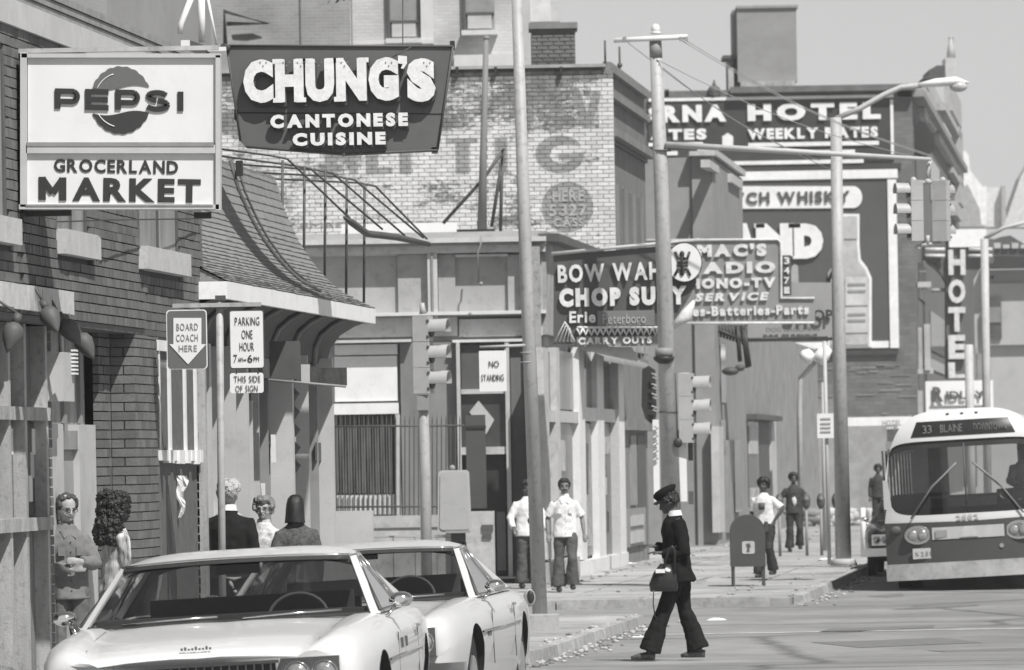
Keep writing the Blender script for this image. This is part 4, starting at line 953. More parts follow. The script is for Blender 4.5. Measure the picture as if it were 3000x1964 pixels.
for g in ([[(169,266),(169,322)],[(162,271),(212,271)],[(169,301),(212,301)],arc(212,286,15,15,90,-90)],
          [[(258,266),(258,322)],[(250,271),(318,271)],[(258,294),(316,294)],[(250,317),(318,317)]],
          [[(346,266),(346,322)],[(339,271),(388,271)],[(346,301),(388,301)],arc(388,286,15,15,90,-90)],
          [arc(461,281,27,11,20,265,12), arc(460,306,31,12.5,85,-155,12)],
          [[(529,266),(529,322)],[(529,266),(529,322)]]):
    mb = MB()
    for i_,pl in enumerate(g): ribbon(mb, [LP(*q) for q in pl], (17 if i_ == 0 and len(g) > 1 and len(pl) == 2 else 15.5)*DP/F, DP-.012-.0006*i_, DP+.001)
    mb.build('letter', mLET, Ps)
ptext('GROCERLAND', 158,469,522,507, DP-.004, mLET, Ps, dep=.006, bold=.03, gap=.12, tilt=R(-2.0))
ptext('ARKET', 212,523,588,592, DP-.004, mLET, Ps, dep=.006, bold=.045, gap=.09, tilt=R(-1.9))
mb = MB()
for i_,pl in enumerate(([(124,519),(124,586)],[(184,521),(184,588)],[(124,523),(154,566)],[(184,525),(154,566)])): ribbon(mb, [((P(x,y,DP)).x,(P(x,y,DP)).z) for x,y in pl], (21 if i_ < 2 else 19)*DP/F, DP-.010-.0006*i_, DP+.001)
mb.build('letter', mLET, Ps)
# bottle cap: two crimped half discs and a wave between
cc = P(354,294,DP); RC = 88*DP/F
def cap_half(sign, mt, nm):
    pts = []; n = 40
    a0 = R(23); 
    for i in range(n+1):
        a = a0+(math.pi-2*a0)*i/n; r = RC*(1+.035*abs(math.sin(a*10.5))); pts.append((math.cos(a)*r, math.sin(a)*r*1.1))
    for i in range(15):
        t = i/14; x = -RC*.92+t*RC*1.84; pts.append((x, RC*(.43 - .07*math.sin(t*math.pi*2))))
    v = [(cc.x+x, cc.z+sign*y) for x,y in pts] if sign > 0 else [(cc.x-x, cc.z-y) for x,y in pts]
    mb = MB(); mb.prism(v,(DP-.008,DP+.002)); return mb.build(nm, mt, Ps)
cap_half(1, M('emblem_red', .14, rough=.4, var=.05, bump=0), 'upper_crown'); cap_half(-1, M('emblem_blue', .045, rough=.4, var=.05, bump=0), 'lower_crown')
mb = MB(); mb.tube([Vector((cc.x+RC*.87*math.cos(a), DP-.011, cc.z+RC*.9*math.sin(a))) for a in [R(105+i*5) for i in range(11)]],.004,5); mb.build('crown_glint', mSIGNW, Ps)
mb = MB(); mb.tube([Vector((cc.x+RC*.87*math.cos(a), DP-.011, cc.z+RC*.9*math.sin(a))) for a in [R(210+i*5) for i in range(10)]],.004,5); mb.build('crown_glint', mSIGNW, Ps)
mb = MB(); mb.pb(-40,139,640,152,DP+.12,.06); mb.build('support_bar', mSTEEL, Ps)
mb = MB(); mb.pb(-40,618,208,634,DP+.12,.1); mb.build('bracket', mBLACK, Ps); mb = MB(); mb.pb(568,622,618,640,DP+.1,.1); mb.build('bracket', mBLACK, Ps)
# --- dark red restaurant sign (55 m)
DS = 55.0
Cs = T('restaurant_sign', 'dark shield shaped neon sign reading CHUNG\'S CANTONESE CUISINE', 'restaurant sign', P(995,440,DS))
mRED = M('dark_red_enamel', .115, rough=.45, var=.08, sc=1.5, bump=.05)
mb = MB(); mb.ppoly([(664,134),(1327,136),(1282,440),(1010,453),(720,430),(704,415)],DS,.3); mb.build('face_panel', mRED, Cs)
for pts in ([(664,134),(1327,136)],[(1327,136),(1282,440)],[(1282,440),(1010,453),(720,430)],[(664,134),(704,415)]):
    mb = MB(); mb.tube([P(x,y,DS-.01) for x,y in pts],.012,5); mb.build('edge_trim', mDGREY, Cs)
mb = MB(); mb.tube([P(690,331,DS-.003),P(1296,334,DS-.003)],.005,4); mb.build('seam', mBLACK, Cs)
for q_ in ((1318,120,1332,142),(1264,432,1282,446),(686,322,698,350)): mb = MB(); mb.pb(*q_,DS,.3); mb.build('corner_bracket', mBLACK, Cs)
mTUBE = M('white_channel_letter', .74, rough=.5, var=.12, sc=12, bump=.2, dirt=.15); mRIM = M('letter_side', .05, rough=.6)
for ln,(x0,y0,x1,y1),b,sl_,gp in (("CHUNG",(713,173,1168,298),.075,1,.05),("S",(1192,173,1276,298),.085,0,.05)):
    ptext(ln,x0+6,y0+10,x1+4,y1+12,DS-.04,mRIM,Cs,dep=.06,bold=b,gap=gp,separate=True,name='letter_shell',slab=sl_)
    ptext(ln,x0,y0,x1,y1,DS-.09,mTUBE,Cs,dep=.05,bold=b,gap=gp,separate=True,name='letter',slab=sl_)
mb = MB(); mb.ppoly([(1166,163),(1192,165),(1192,186),(1182,202),(1174,200),(1180,188),(1166,186)],DS-.1,.06); mb.build('letter', mTUBE, Cs)
for x in (770,838,880,932,1008,1138,1250):
    for k in range(3):
        mb = MB(); mb.ball(P(x+k*9-8,183+(k%2)*10,DS-.12),.007,.006,.007,6,4); mb.build('bulb', mGREY, Cs)
for ln,(x0,y0,x1,y1) in (('CANTONESE',(792,334,1195,373)),('CUISINE',(857,389,1130,426))):
    ptext(ln,x0+2,y0+7,x1+4,y1+9,DS-.03,mRIM,Cs,dep=.05,bold=.04,gap=.17,separate=True,name='letter_shell')
    ptext(ln,x0,y0,x1,y1,DS-.07,mTUBE,Cs,dep=.03,bold=.065,gap=.17,separate=True,name='letter')
mb = MB(); mb.tube([P(655,136,53.6),P(668,140,DS)],.03); mb.tube([P(1180,-20,57),P(1180,136,55.1)],.006,4); mb.tube([P(1205,138,54.95),P(1150,168,54.94)],.006,4); mb.build('hanger', mDGREY, Cs)

# --- bus stop and parking signs on a thin post (47.6 m)
DT = 47.6
def rsign(par, x0,y0,x1,y1,D,mt,r=.02,dep=.006,name='plate'):
    c = P((x0+x1)/2,(y0+y1)/2,D); w=(x1-x0)*D/F/2; h=(y1-y0)*D/F/2; pts=[]
    for cx,cz,a0 in ((w-r,h-r,0),(-w+r,h-r,90),(-w+r,-h+r,180),(w-r,-h+r,270)):
        for k in range(5): a=R(a0+k*22.5); pts.append((c.x+cx+r*math.cos(a),c.z+cz+r*math.sin(a)))
    mb = MB(); mb.prism(pts,(D,D+dep)); return mb.build(name, mt, par)
mMGS = M('grey_green_sign_paint', .13, rough=.5, var=.05, bump=0)
pg = U(-7.45,DT+.04,gz(DT)+.12)
po = T('sign_post', 'thin galvanised post with a crossbar carrying three small street signs behind the white car', 'post', (P(650,1500,DT+.04).x,DT+.04,gz(DT)+.12))
mb = MB(); mb.tube([P(654,1900,DT+.04),P(648,1400,DT+.04),P(643,880,DT+.04)],.031,12); mb.build('pole', mSTEEL, po)
mb = MB(); mb.pb(630,866,660,880,DT,.09); mb.build('cap', mDGREY, po)
mb = MB(); mb.pb(505,888,765,900,DT-.02,.04); mb.build('crossbar', mSTEEL, po)
b1 = T('bus_stop_sign', 'grey sign with a white downward arrow reading BOARD COACH HERE', 'bus stop sign', P(547,1080,DT))
rsign(b1,488,908,607,1082,DT-.03,mSIGNW,.03,.006,'border'); rsign(b1,491,911,604,1079,DT-.034,mMGS,.027,.004,'plate')
mb = MB(); mb.ppoly([(508,932),(590,932),(590,1009),(604,1009),(551,1068),(496,1009),(508,1009)],DT-.04,.004); mb.build('arrow', mSIGNW, b1)
for ln,y0,y1,x0,x1 in (('BOARD',948,968,517,580),('COACH',980,1000,516,580),('HERE',1012,1030,524,577)): ptext(ln,x0,y0,x1,y1,DT-.044,mGREY,b1,dep=.003,bold=.0,gap=.14)
b2 = T('parking_sign', 'white parking sign reading PARKING ONE HOUR 7 AM-6 PM', 'parking sign', P(722,1080,DT))
rsign(b2,672,909,774,1081,DT-.03,mDGREY,.02,.006,'edge'); rsign(b2,675,912,771,1078,DT-.034,mSIGNW,.018,.004)
for ln,y0,y1,x0,x1 in (('PARKING',930,953,688,760),('ONE',968,992,708,740),('HOUR',1004,1028,702,744)): ptext(ln,x0,y0,x1,y1,DT-.039,mLET,b2,dep=.003,bold=-.01,gap=.14)
ptext('7',684,1040,695,1062,DT-.039,mLET,b2,dep=.003,bold=0); ptext('AM',697,1048,711,1060,DT-.039,mLET,b2,dep=.003,bold=0); ptext('-6',713,1040,740,1062,DT-.039,mLET,b2,dep=.003,bold=0); ptext('PM',743,1046,759,1059,DT-.039,mLET,b2,dep=.003,bold=0)
b3 = T('parking_sign', 'small white sign reading THIS SIDE OF SIGN below the parking sign', 'parking sign', P(722,1150,DT))
rsign(b3,674,1093,772,1152,DT-.03,mSIGNW,.02); ptext('THIS SIDE',685,1102,763,1120,DT-.036,mLET,b3,dep=.003,bold=-.01,gap=.14); ptext('OF SIGN',690,1130,755,1148,DT-.036,mLET,b3,dep=.003,bold=-.01,gap=.14)
for x in (690,754):
    mb = MB(); mb.pb(x,1080,x+4,1096,DT-.032,.01); mb.build('link', mBLACK, b3)

# --- chop suey sign (95 m)
DB = 89.6
Bs = T('chop_suey_sign', 'dark neon sign reading BOW WAH CHOP SUEY CARRY OUTS with a round emblem', 'restaurant sign', P(1800,1000,DB))
mBWR = M('chop_suey_red', .085, rough=.5, var=.15, sc=2); mNEO = M('neon_letter_white', .66, rough=.5, var=.2, sc=6, dirt=.15)
out = [(1622,748),(1940,722),(2035,728),(2040,830),(2020,870),(1990,920),(1955,960),(1930,1010),(1622,1008)]
mb = MB(); mb.ppoly(out,DB,.35); mb.build('face_panel', mBWR, Bs)
mb = MB(); mb.tube([P(1616,744,DB-.05),P(1800,726,DB-.05),P(2050,703,DB-.05)],.03,6); mb.build('top_rod', mLGREY, Bs)
ptext('BOW WAH',1634,772,1935,824,DB-.05,mNEO,Bs,dep=.05,bold=.035,slant=.0,gap=.1,tilt=R(1)); ptext('CHOP SUEY',1638,842,2012,896,DB-.05,mNEO,Bs,dep=.05,bold=.075,gap=.12,tilt=R(.3))
ptext('Erie',1668,912,1745,946,DB-.04,mNEO,Bs,dep=.04,bold=.03)
mb = MB(); mb.pb(1750,910,1918,955,DB-.06,.05); mb.build('street_plate', M('street_plate_grey', .17, rough=.6, var=.1), Bs); ptext('Peterboro',1766,920,1892,948,DB-.07,M('dull_letter', .42),Bs,dep=.01,bold=0)
mb = MB(); mb.pb(1690,985,1930,1015,DB-.03,.05); mb.build('lower_panel', mGREY, Bs); ptext('CARRY OUTS',1694,988,1910,1008,DB-.06,mNEO,Bs,dep=.02,bold=.05)
for i in range(14):
    x = 1690+i*17; mb = MB(); mb.tube([P(x,962,DB-.05),P(x+9,982,DB-.05),P(x+17,962,DB-.05)],.022,5); mb.tube([P(x,960,DB-.05),P(x+17,960,DB-.05)],.022,5); mb.build('neon_scallop', mNEO, Bs)
for k in range(5):
    mb = MB(); mb.tube([P(1626+k*12,1002,DB-.06),P(1655+k*5,944+k*6,DB-.06),P(1684-k*3,1002,DB-.06)],.02,5); mb.build('neon_pagoda', mNEO, Bs)
mb = MB(); mb.tube([P(2034,880,DB-.05),P(2012,925,DB-.05),P(1970,958,DB-.05)],[.02,.11,.05],8); mb.build('swoosh', mNEO, Bs)
mb = MB(); c = P(2004,770,DB); n = 28; r = 50*DB/F; mb.prism([(c.x+r*1.0*math.cos(2*math.pi*i/n),c.z+r*1.12*math.sin(2*math.pi*i/n)) for i in range(n)],(DB-.14,DB-.05)); mb.build('emblem_disc', mSIGNW, Bs)
mb = MB(); mb.prism([(c.x+r*1.06*math.cos(2*math.pi*i/n),c.z+r*1.18*math.sin(2*math.pi*i/n)) for i in range(n)],(DB-.12,DB-.04)); mb.build('emblem_rim', mBLACK, Bs)
for pts in ([(1978,738),(1986,758),(1996,757)],[(2020,738),(2014,758),(2002,757)],[(1998,738),(1998,806)],[(1984,770),(2016,768)],[(1984,779),(2016,777)],[(1976,808),(1986,790),(1996,790)],[(2022,808),(2014,790),(2004,790)]):
    mb = MB(); mb.tube([P(x,y,DB-.15) for x,y in pts],.022,6); mb.build('emblem_stroke', mBLACK, Bs)
for y in (745,800): 
    mb = MB(); mb.ball(P(1998,y,DB-.15),.04,.02,.05); mb.build('emblem_stroke', mBLACK, Bs)
mb = MB(); mb.ppoly([(1700,1014),(1850,1018),(1880,1062),(1850,1056),(1710,1026)],DB+.1,.2); mb.build('lower_bracket', mLGREY, Bs)
# --- radio shop sign (125 m)
DM = 125.0
Ms = T('radio_shop_sign', 'pale grey sign reading MAC\'S RADIO PHONO TV SERVICE with a batteries and parts strip', 'shop sign', P(2150,950,DM))
mMS = M('weathered_sign_grey', .25, rough=.6, var=.1, sc=1, bump=.05)
mb = MB(); mb.ppoly([(1880,705),(2284,702),(2284,876),(2388,878),(2388,946),(1880,950)],DM,.3); mb.build('face_panel', mMS, Ms)
for pts in ([(1880,705),(2278,702),(2288,712),(2288,874),(2386,874)],[(1980,948),(2386,946)]):
    mb = MB(); mb.tube([P(x,y,DM-.03) for x,y in pts],.03,6); mb.build('edge_trim', mNEO, Ms)
for ln,a in (("MAC'S",(2042,716,2246,752)),("RADIO",(2000,768,2272,802)),("PHONO-TV",(1990,815,2272,845)),):
    ptext(ln,*a,DM-.04,mNEO,Ms,dep=.04,bold=.07,gap=.12)
ptext('SERVICE',2038,858,2250,882,DM-.04,mNEO,Ms,dep=.04,bold=.06,slant=.25,gap=.16); ptext('Tubes-Batteries-Parts',1960,896,2370,925,DM-.04,mNEO,Ms,dep=.04,bold=.05)
nb = MB(); nb.pb(2293,748,2318,866,DM-.01,.1); nb.build('number_strip', mDGREY, Ms)
for i,c_ in enumerate('3471'): ptext(c_,2297,754+i*29,2313,774+i*29,DM-.04,mNEO,Ms,dep=.02,bold=.03)
# --- grey shop sign behind
Os = T('grey_panel_sign', 'plain grey panel with dark letters OP behind the radio shop sign', 'shop sign', P(2400,980,131))
mb = MB(); mb.ppoly([(2190,872),(2332,828),(2448,828),(2448,985),(2190,990)],131,.3); mb.build('panel', M('flat_grey_panel', .3, rough=.7, var=.08), Os)
ptext('OP',2382,908,2440,940,130.9,mLET,Os,dep=.03,bold=.03); ptext('DOG GROOMING',2244,960,2402,972,130.9,mDGREY,Os,dep=.03,bold=.0)
ptext('S',2300,908,2330,940,130.9,mLET,Os,dep=.03,bold=.03); ptext('H',2340,908,2372,940,130.9,mLET,Os,dep=.03,bold=.03)
mb = MB(); mb.pb(2190,990,2448,1000,131.2,.1); mb.build('edge', mPILL, Os)
# --- hotel blade sign (215 m)
DH = 243.0
Hs = T('hotel_blade_sign', 'tall vertical dark sign spelling HOTEL with a white box on top', 'hotel sign', P(2808,1110,DH))
mb = MB(); mb.ppoly([(2708,700),(2912,700),(2912,770),(2880,775),(2846,830),(2846,1110),(2772,1110),(2772,830),(2742,775),(2708,760)],DH,.8); mb.build('face_panel', M('blade_dark', .12, rough=.6, var=.1), Hs)
mb = MB(); mb.pb(2780,672,2890,724,DH-.2,.9); mb.build('top_box', M('bright_sign_face', .85, rough=.5, var=.03), Hs)
for x0,x1 in ((2711,2768),(2838,2907)):
    for y in (726,745): 
        mb = MB(); mb.tube([P(x0,y+5,DH-.25),P(x1,y+5,DH-.25)],.08,6); mb.build('neon_bar', mNEO, Hs)
for c_,y0,y1 in (('H',732,806),('O',820,888),('T',900,972),('E',982,1052),('L',1062,1108)): ptext(c_,2778,y0,2828,y1,DH-.2,mNEO,Hs,dep=.2,bold=.05)
for pts in ([(2716,765),(2740,785),(2768,812)],[(2682,828),(2722,846)],[(2728,852),(2770,850)]):
    mb = MB(); mb.tube([P(x,y,DH+.3) for x,y in pts],.09,6); mb.build('bracket', mORN, Hs)
Rs = T('white_box_sign', 'white box sign with dark serif lettering RIDLEY below the hotel blade sign', 'shop sign', P(2808,1200,239))
mb = MB(); mb.pb(2712,1116,2910,1225,239,.6); mb.build('box', M('bright_sign_face', .85), Rs)
ptext('R',2732,1134,2764,1178,238.9,mDGREY,Rs,dep=.05,bold=.03); ptext('IDLEY',2772,1146,2884,1170,238.9,mDGREY,Rs,dep=.05,bold=.03)
mb = MB(); mb.pb(2724,1188,2880,1192,238.95,.05); mb.build('underline', mGREY, Rs)
# --- black oval blade sign and white strip beside the utility pole
Ov = T('black_oval_sign', 'black rounded hanging sign with faint white script beside the utility pole', 'shop sign', P(1885,1260,102))
mb = MB(); mb.ppoly([(1882,1082),(1900,1072),(1920,1085),(1924,1200),(1922,1225),(1908,1242),(1892,1228),(1880,1190)],102,.25); mb.build('panel', mBLACK, Ov)
for y0,y1 in ((1092,1112),(1120,1145),(1150,1172),(1180,1215)):
    mb = MB(); c = P(1916,(y0+y1)/2,101.9); w_ = .045; mb.tube([c+Vector((-w_,0,w_)),c+Vector((w_,0,.02)),c+Vector((-w_*.6,0,-.03)),c+Vector((w_,0,-w_))],.016,5); mb.build('script', mLGREY, Ov)
Wp = T('white_narrow_board', 'narrow white vertical board with faded script left of the utility pole', 'board', P(1925,1470,101))
mb = MB(); mb.pb(1914,1230,1932,1470,101,.08); mb.build('board', mSIGNW, Wp)
for i in range(5): mb = MB(); mb.tube([P(1917,1250+i*22,100.95),P(1928,1256+i*22,100.95),P(1918,1262+i*22,100.95)],.015,5); mb.build('script', mGREY, Wp)

# ================================================================== poles
def pole(name, label, pts, rs, D, mat=mSTEEL, n=14, base=True, cat='street pole'):
    b = P(pts[-1][0], pts[-1][1], D); t = T(name, label, cat, b)
    mb = MB(); mb.tube([P(x,y,D) for x,y in pts][::-1], rs[::-1], n); mb.build('shaft', mat, t)
    return t, b
p1_, b_ = pole('street_pole','tall smooth pale pole in the middle with a round handhole near its foot',[(1510,-120),(1538,700),(1583,1826)],[.062,.078,.092],69.0)
mb = MB(); mb.tube([b_,b_+Vector((0,0,.05)),b_+Vector((0,0,.09))],[.2,.2,.13],10); mb.build('base_flange', mSTEEL, p1_)
mb = MB(); c = P(1551,1752,68.9); mb.ball(c,.075,.04,.11,14,8); mb.build('handhole_rim', mSTEEL, p1_); mb = MB(); mb.ball(c+Vector((.012,-.02,.01)),.05,.03,.085,14,8); mb.build('handhole', mBLACK, p1_)
mb = MB(); 
for y in (1032,1060): mb.tube([P(1546,y,69),P(1546,y+3,69)],.09,12)
mb.build('band_clamp', mSTEEL, p1_)
ns = T('no_standing_sign', 'white NO STANDING sign hanging from an arm on the tall pale pole', 'street sign', P(1443,1148,68.9))
mb = MB(); mb.tube([P(1405,1018,68.95),P(1540,1012,68.95)],.018,8); mb.build('arm', mSTEEL, ns); mb = MB(); mb.tube([P(1404,1024,68.95),P(1482,1020,68.95)],.012,6); mb.build('hanger_bar', mBLACK, ns)
rsign(ns,1404,1028,1484,1147,68.9,mSIGNW,.01); ptext('NO',1432,1058,1462,1076,68.89,mLET,ns,dep=.003,bold=0); ptext('STANDING',1410,1098,1476,1116,68.89,mLET,ns,dep=.003,bold=0)
ft = P(1588,1868,66.3); mb = MB(); mb.box(ft.x-.23,ft.x+.2,66.0,66.6,.1,.3); tag(mb.build('concrete_footing', mCONC), 'low square concrete footing on the sidewalk below the tall pale pole', 'concrete block')
# utility pole with crossarm and mast arm
DU = 88.0
p2_, b_ = pole('utility_pole','thick pale utility pole with a short crossarm, ball cap and long signal arm',[(1920,118),(1938,560),(1975,1738)],[.09,.115,.155],DU)
mb = MB(); mb.tube([P(1798,119,DU-.1),P(2014,108,DU-.1)],.04,10); mb.build('crossarm', mWHITE, p2_)
mb = MB(); mb.ball(P(1921,86,DU),.07,.07,.085); mb.tube([P(1921,100,DU),P(1921,94,DU)],.08,12); mb.build('cap', mWHITE, p2_)
mb = MB(); mb.tube([P(1920,120,DU-.001),P(1922,170,DU-.001)],[.095,.1],14); mb.build('dark_collar', mGREY, p2_)
mb = MB()
for x in (1825,1990,2005): mb.pb(x,108,x+10,120,DU-.16,.06)
mb.build('insulator', mGREY, p2_)
mb = MB(); mb.tube([P(1950,424,DU-.1),P(2300,443,DU-.1),P(2728,467,DU-.1)],[.05,.045,.03],10); mb.build('mast_arm', mLGREY, p2_)
mb = MB(); mb.tube([P(1940,440,DU),P(1940,444,DU)],.14,12); mb.tube([P(1958,1206,DU),P(1958,1210,DU)],.15,12); mb.build('strap', mDGREY, p2_)
mb = MB(); mb.tube([P(1945,1066,DU-.12),P(1945,1056,DU-.12),P(1945,1046,DU-.12)],[.08,.15,.17],16); mb.build('collar_lamp', mBLACK, p2_)
mb = MB(); mb.tube([P(1945,1046,DU-.12),P(1945,1020,DU-.12)],[.135,.135],16); mb.build('junction_bowl', mGREY, p2_)
mb = MB(); mb.ball(P(1986,1298,DU-.17),.07,.04,.075,14,8); mb.build('round_port', mBLACK, p2_)
mb = MB(); mb.pb(1968,1260,2012,1470,DU,.1); mb.build('notice_board', mWHITE, p2_); mb = MB(); mb.pb(2016,1262,2030,1350,DU+.1,.1); mb.pb(2018,1440,2032,1478,DU+.1,.1); mb.build('side_box', mDGREY, p2_)
for i,(a,b) in enumerate((((1830,118),(2440,500)),((1990,115),(2735,462)),((2008,118),(2735,458)),((1930,190),(2400,470)),((1924,175),(2720,470)))):
    q0 = P(*a,DU-.1); q1 = P(*b,DU-.1 if b[0] > 2700 else 100); pts = [q0.lerp(q1,t/8)-Vector((0,0,.18*math.sin(math.pi*t/8))) for t in range(9)]
    mb = MB(); mb.tube(pts,.0065,5); tag(mb.build('overhead_wire', mGREY), ['thin wire from the left end of the crossarm','lower thin wire from the right end of the crossarm to the signal arm tip','upper thin wire from the right end of the crossarm to the signal arm tip','lower thin wire from the utility pole shaft toward the hotel sign','wire from below the crossarm to the signal arm tip'][i], 'wire')
# street lamp pole with cobra head
p3_, b_ = pole('street_lamp','tall pale lamp post with a curved arm and cobra head over the street',[(2449,345),(2456,900),(2472,1657)],[.1,.115,.14],101.0, cat='street lamp')
mb = MB(); mb.tube([P(2449,348,101),P(2520,318,101),P(2590,278,101),P(2640,256,101),P(2700,250,101)],.05,8); mb.build('arm', mLGREY, p3_)
mb = MB(); mb.tube([P(2690,250,101),P(2740,243,101),P(2800,238,101),P(2842,243,101)],[.06,.11,.12,.01],10,sy=.7); mb.build('lamp_head', mWHITE, p3_)
mb = MB(); mb.ball(P(2808,254,101),.16,.12,.1); mb.build('lamp_lens', M('lamp_lens_grey', .5, rough=.3), p3_)
mb = MB(); mb.tube([b_,b_+Vector((0,0,.12))],[.25,.2],10); mb.build('base', mCONC, p3_)
b_ = P(2424,1300,103); t = T('no_parking_sign', 'white parking sign on its own thin post left of the tall lamp post', 'street sign', (b_.x,103,.12))
mb = MB(); mb.tube([Vector((b_.x,103,.12)),P(2415,1000,103)],.035,8); mb.build('post', mLGREY, t); rsign(t,2394,1212,2445,1284,102.9,mSIGNW,.02)
for y in (1224,1238,1250,1262): 
    mb = MB(); mb.pb(2404,y,2434,y+4,102.88,.01); mb.build('print_line', mLGREY, t)
# far double floodlight
b_ = P(2342,1200,150); t = T('floodlight_post', 'slim far lamp post bending to a pair of bright white floodlights', 'street lamp', (P(2345,1500,150).x,150,.12))
mb = MB(); mb.tube([Vector((P(2345,1500,150).x,150,.12)),P(2342,1190,150),P(2346,1110,150),P(2388,1060,150)],.07,8); mb.build('post', mLGREY, t)
for a,b in (((2352,1055),(2378,1030)),((2394,1058),(2430,1020))):
    mb = MB(); mb.tube([P(*a,149.8),P((a[0]+b[0])/2,(a[1]+b[1])/2,149.8),P(*b,149.8)],[.16,.2,.1],10); mb.build('floodlight', M('bright_sign_face', .85), t)
for x,lb in ((2884,'left pale post rising behind the bus roof'),(2838,'thin pale post directly above the bus sign')):
    D_ = 140 if x > 2850 else 130; top = 700 if x > 2850 else 1010
    mb = MB(); mb.tube([Vector((P(x+10,1500,D_).x,D_,0)),P(x,top,D_)],.1,8)
    if x > 2850: mb.tube([P(x,top,D_),P(2940,668,D_),P(3010,650,D_)],.05,6)
    tag(mb.build('lamp_post', mLGREY), lb if x < 2850 else 'far pale lamp post with an arm leaving the right edge of the picture', 'street lamp')
mb = MB(); mb.tube([Vector((P(2345+70,1500,118).x,118,.12)),P(2412,1120,118)],.045,8); tag(mb.build('thin_post', mLGREY), 'slender far post behind the white parking sign', 'post')
# parking meters
for x,y,lb in ((2286,1500,'parking meter nearest the left of the far jacketed pedestrian'),(2365,1490,'parking meter nearest the right of the far jacketed pedestrian'),(2408,1490,'parking meter between the jacketed pedestrian and the lamp post'),(2452,1490,'parking meter hidden half behind the lamp post')):
    D_ = 112; b = P(x,1650,D_); t = T('parking_meter', lb, 'parking meter', (b.x,D_,.12), group='parking meters along the far kerb')
    mb = MB(); mb.tube([Vector((b.x,D_,.12)),Vector((b.x,D_,1.02))],.03,8); mb.build('post', mGREY, t)
    mb = MB(); mb.ball(Vector((b.x,D_,1.2)),.085,.07,.16,10,8); mb.build('meter_head', mDGREY, t); mb = MB(); mb.ball(Vector((b.x,D_-.06,1.24)),.05,.03,.05); mb.build('dial', mPILL, t)
mb = MB(); b = P(2528,1500,112); mb.tube([Vector((b.x,112,.12)),Vector((b.x,112,1.05))],.05,8); tag(mb.build('white_post', mWHITE), 'short white post at the kerb left of the dark car', 'post')

# ================================================================== traffic signals
mSIG = M('pale_signal_paint', .4, rough=.5, var=.08, sc=3, bump=.03, dirt=.12)
def visor(mb, c, d, r, L):
    d = Vector(d).normalized(); up = Vector((0,0,1)); s = d.cross(up).normalized(); n = 16; rows = []
    for i in range(2):
        rows.append([c+d*L*i+ s*math.cos(a)*r*(1+.06*i)+up*math.sin(a)*r*(1+.06*i) for a in [R(-20+ (220)*k/n) for k in range(n+1)]])
    r2 = [[p+ (p-(c+d*L*i))*-.06 for p in row] for i,row in enumerate(rows)]
    mb.grid(rows); mb.grid(r2[::-1]); mb.grid([rows[1],r2[1]])
def signal(label, cx, cy, D, s, d, n=3, back=False, group='traffic signals'):
    """three stacked sections; s = section height in metres; d = facing direction"""
    c = P(cx,cy,D); t = T('traffic_signal', label, 'traffic signal', c, group=group); d = Vector(d).normalized(); side = d.cross(Vector((0,0,1))).normalized(); up = Vector((0,0,1))
    for k in range(n):
        o = c+up*(n/2-.5-k)*s; mb = MB(); v = []
        for y in (-.11*s/.36,.11*s/.36):
            for a,b in ((-.46,-.49),(.46,-.49),(.46,.49),(-.46,.49)): v.append(o+d*y+side*a*s*.8+up*b*s)
        mb.hexa(v); mb.build('section', mSIG, t)
        mb = MB(); visor(mb, o+d*.11*s/.36, d, .36*s, .72*s); mb.build('visor', mSIG, t, fix=False)
        mb = MB(); mb.tube([o+d*.115*s/.36,o+d*.14*s/.36],.33*s,14); mb.build('lens', mBLACK, t)
        for z_ in (.3,-.3): 
            mb = MB(); q = o+d*.11*s/.36+side*.36*s+up*z_*s; mb.ball(q,.02); mb.build('latch', mDGREY, t)
    return t, c
sg1,c = signal('near traffic signal on its own pole, its visors turned right',1240,1040,69.2,.315,(1,-.28,0))
mb = MB(); mb.tube([P(1240,920,69.2),P(1238,905,69.2),P(1236,888,69.2)],[.05,.035,.03],8); mb.build('finial', mSIG, sg1)
mb = MB(); mb.tube([P(1240,1210,69.2),P(1240,1158,69.2)],.06,10); mb.pb(1222,1160,1258,1202,69.1,.16); mb.build('slip_fitter', mGREY, sg1)
mb = MB(); mb.tube([P(1252,1830,69.2),P(1246,1400,69.2),P(1241,1215,69.2),P(1240,1200,69.2)],[.068,.066,.062,.02],12); tag(mb.build('signal_pole', mSTEEL), 'plain pale pole carrying the near traffic signal', 'pole')
sg2,c = signal('traffic signal strapped to the right side of the thick utility pole',2012,1196,DU,.36,(1,-.15,0))
mb = MB(); mb.tube([P(1990,1098,DU),P(2020,1098,DU)],.03,8); mb.tube([P(1990,1290,DU),P(2012,1290,DU)],.03,8); mb.build('bracket', mLGREY, sg2)
sg3,c = signal('left head of the pair of signals hanging from the mast arm, visors turned left',2682,618,DU,.315,(-1,-.2,0))
sg4,c = signal('right head of the pair of signals hanging from the mast arm, seen from its back',2758,618,DU,.315,(.45,1,0))
hg = T('signal_hanger', 'pale pipe hanger joining the two signal heads under the mast arm tip', 'bracket', P(2722,520,DU))
for pts,r in (([(2726,468),(2718,500),(2718,525)],.03),([(2672,532),(2718,536),(2768,530)],.028),([(2718,690),(2718,716)],.03),([(2690,722),(2718,716),(2758,712)],.025)):
    mb = MB(); mb.tube([P(x,y,DU) for x,y in pts],r,8); mb.build('pipe', mLGREY, hg)
for x,y in ((2676,528),(2718,532),(2762,528),(2690,726)):
    mb = MB(); mb.ball(P(x,y,DU),.05); mb.build('coupling', mLGREY, hg)

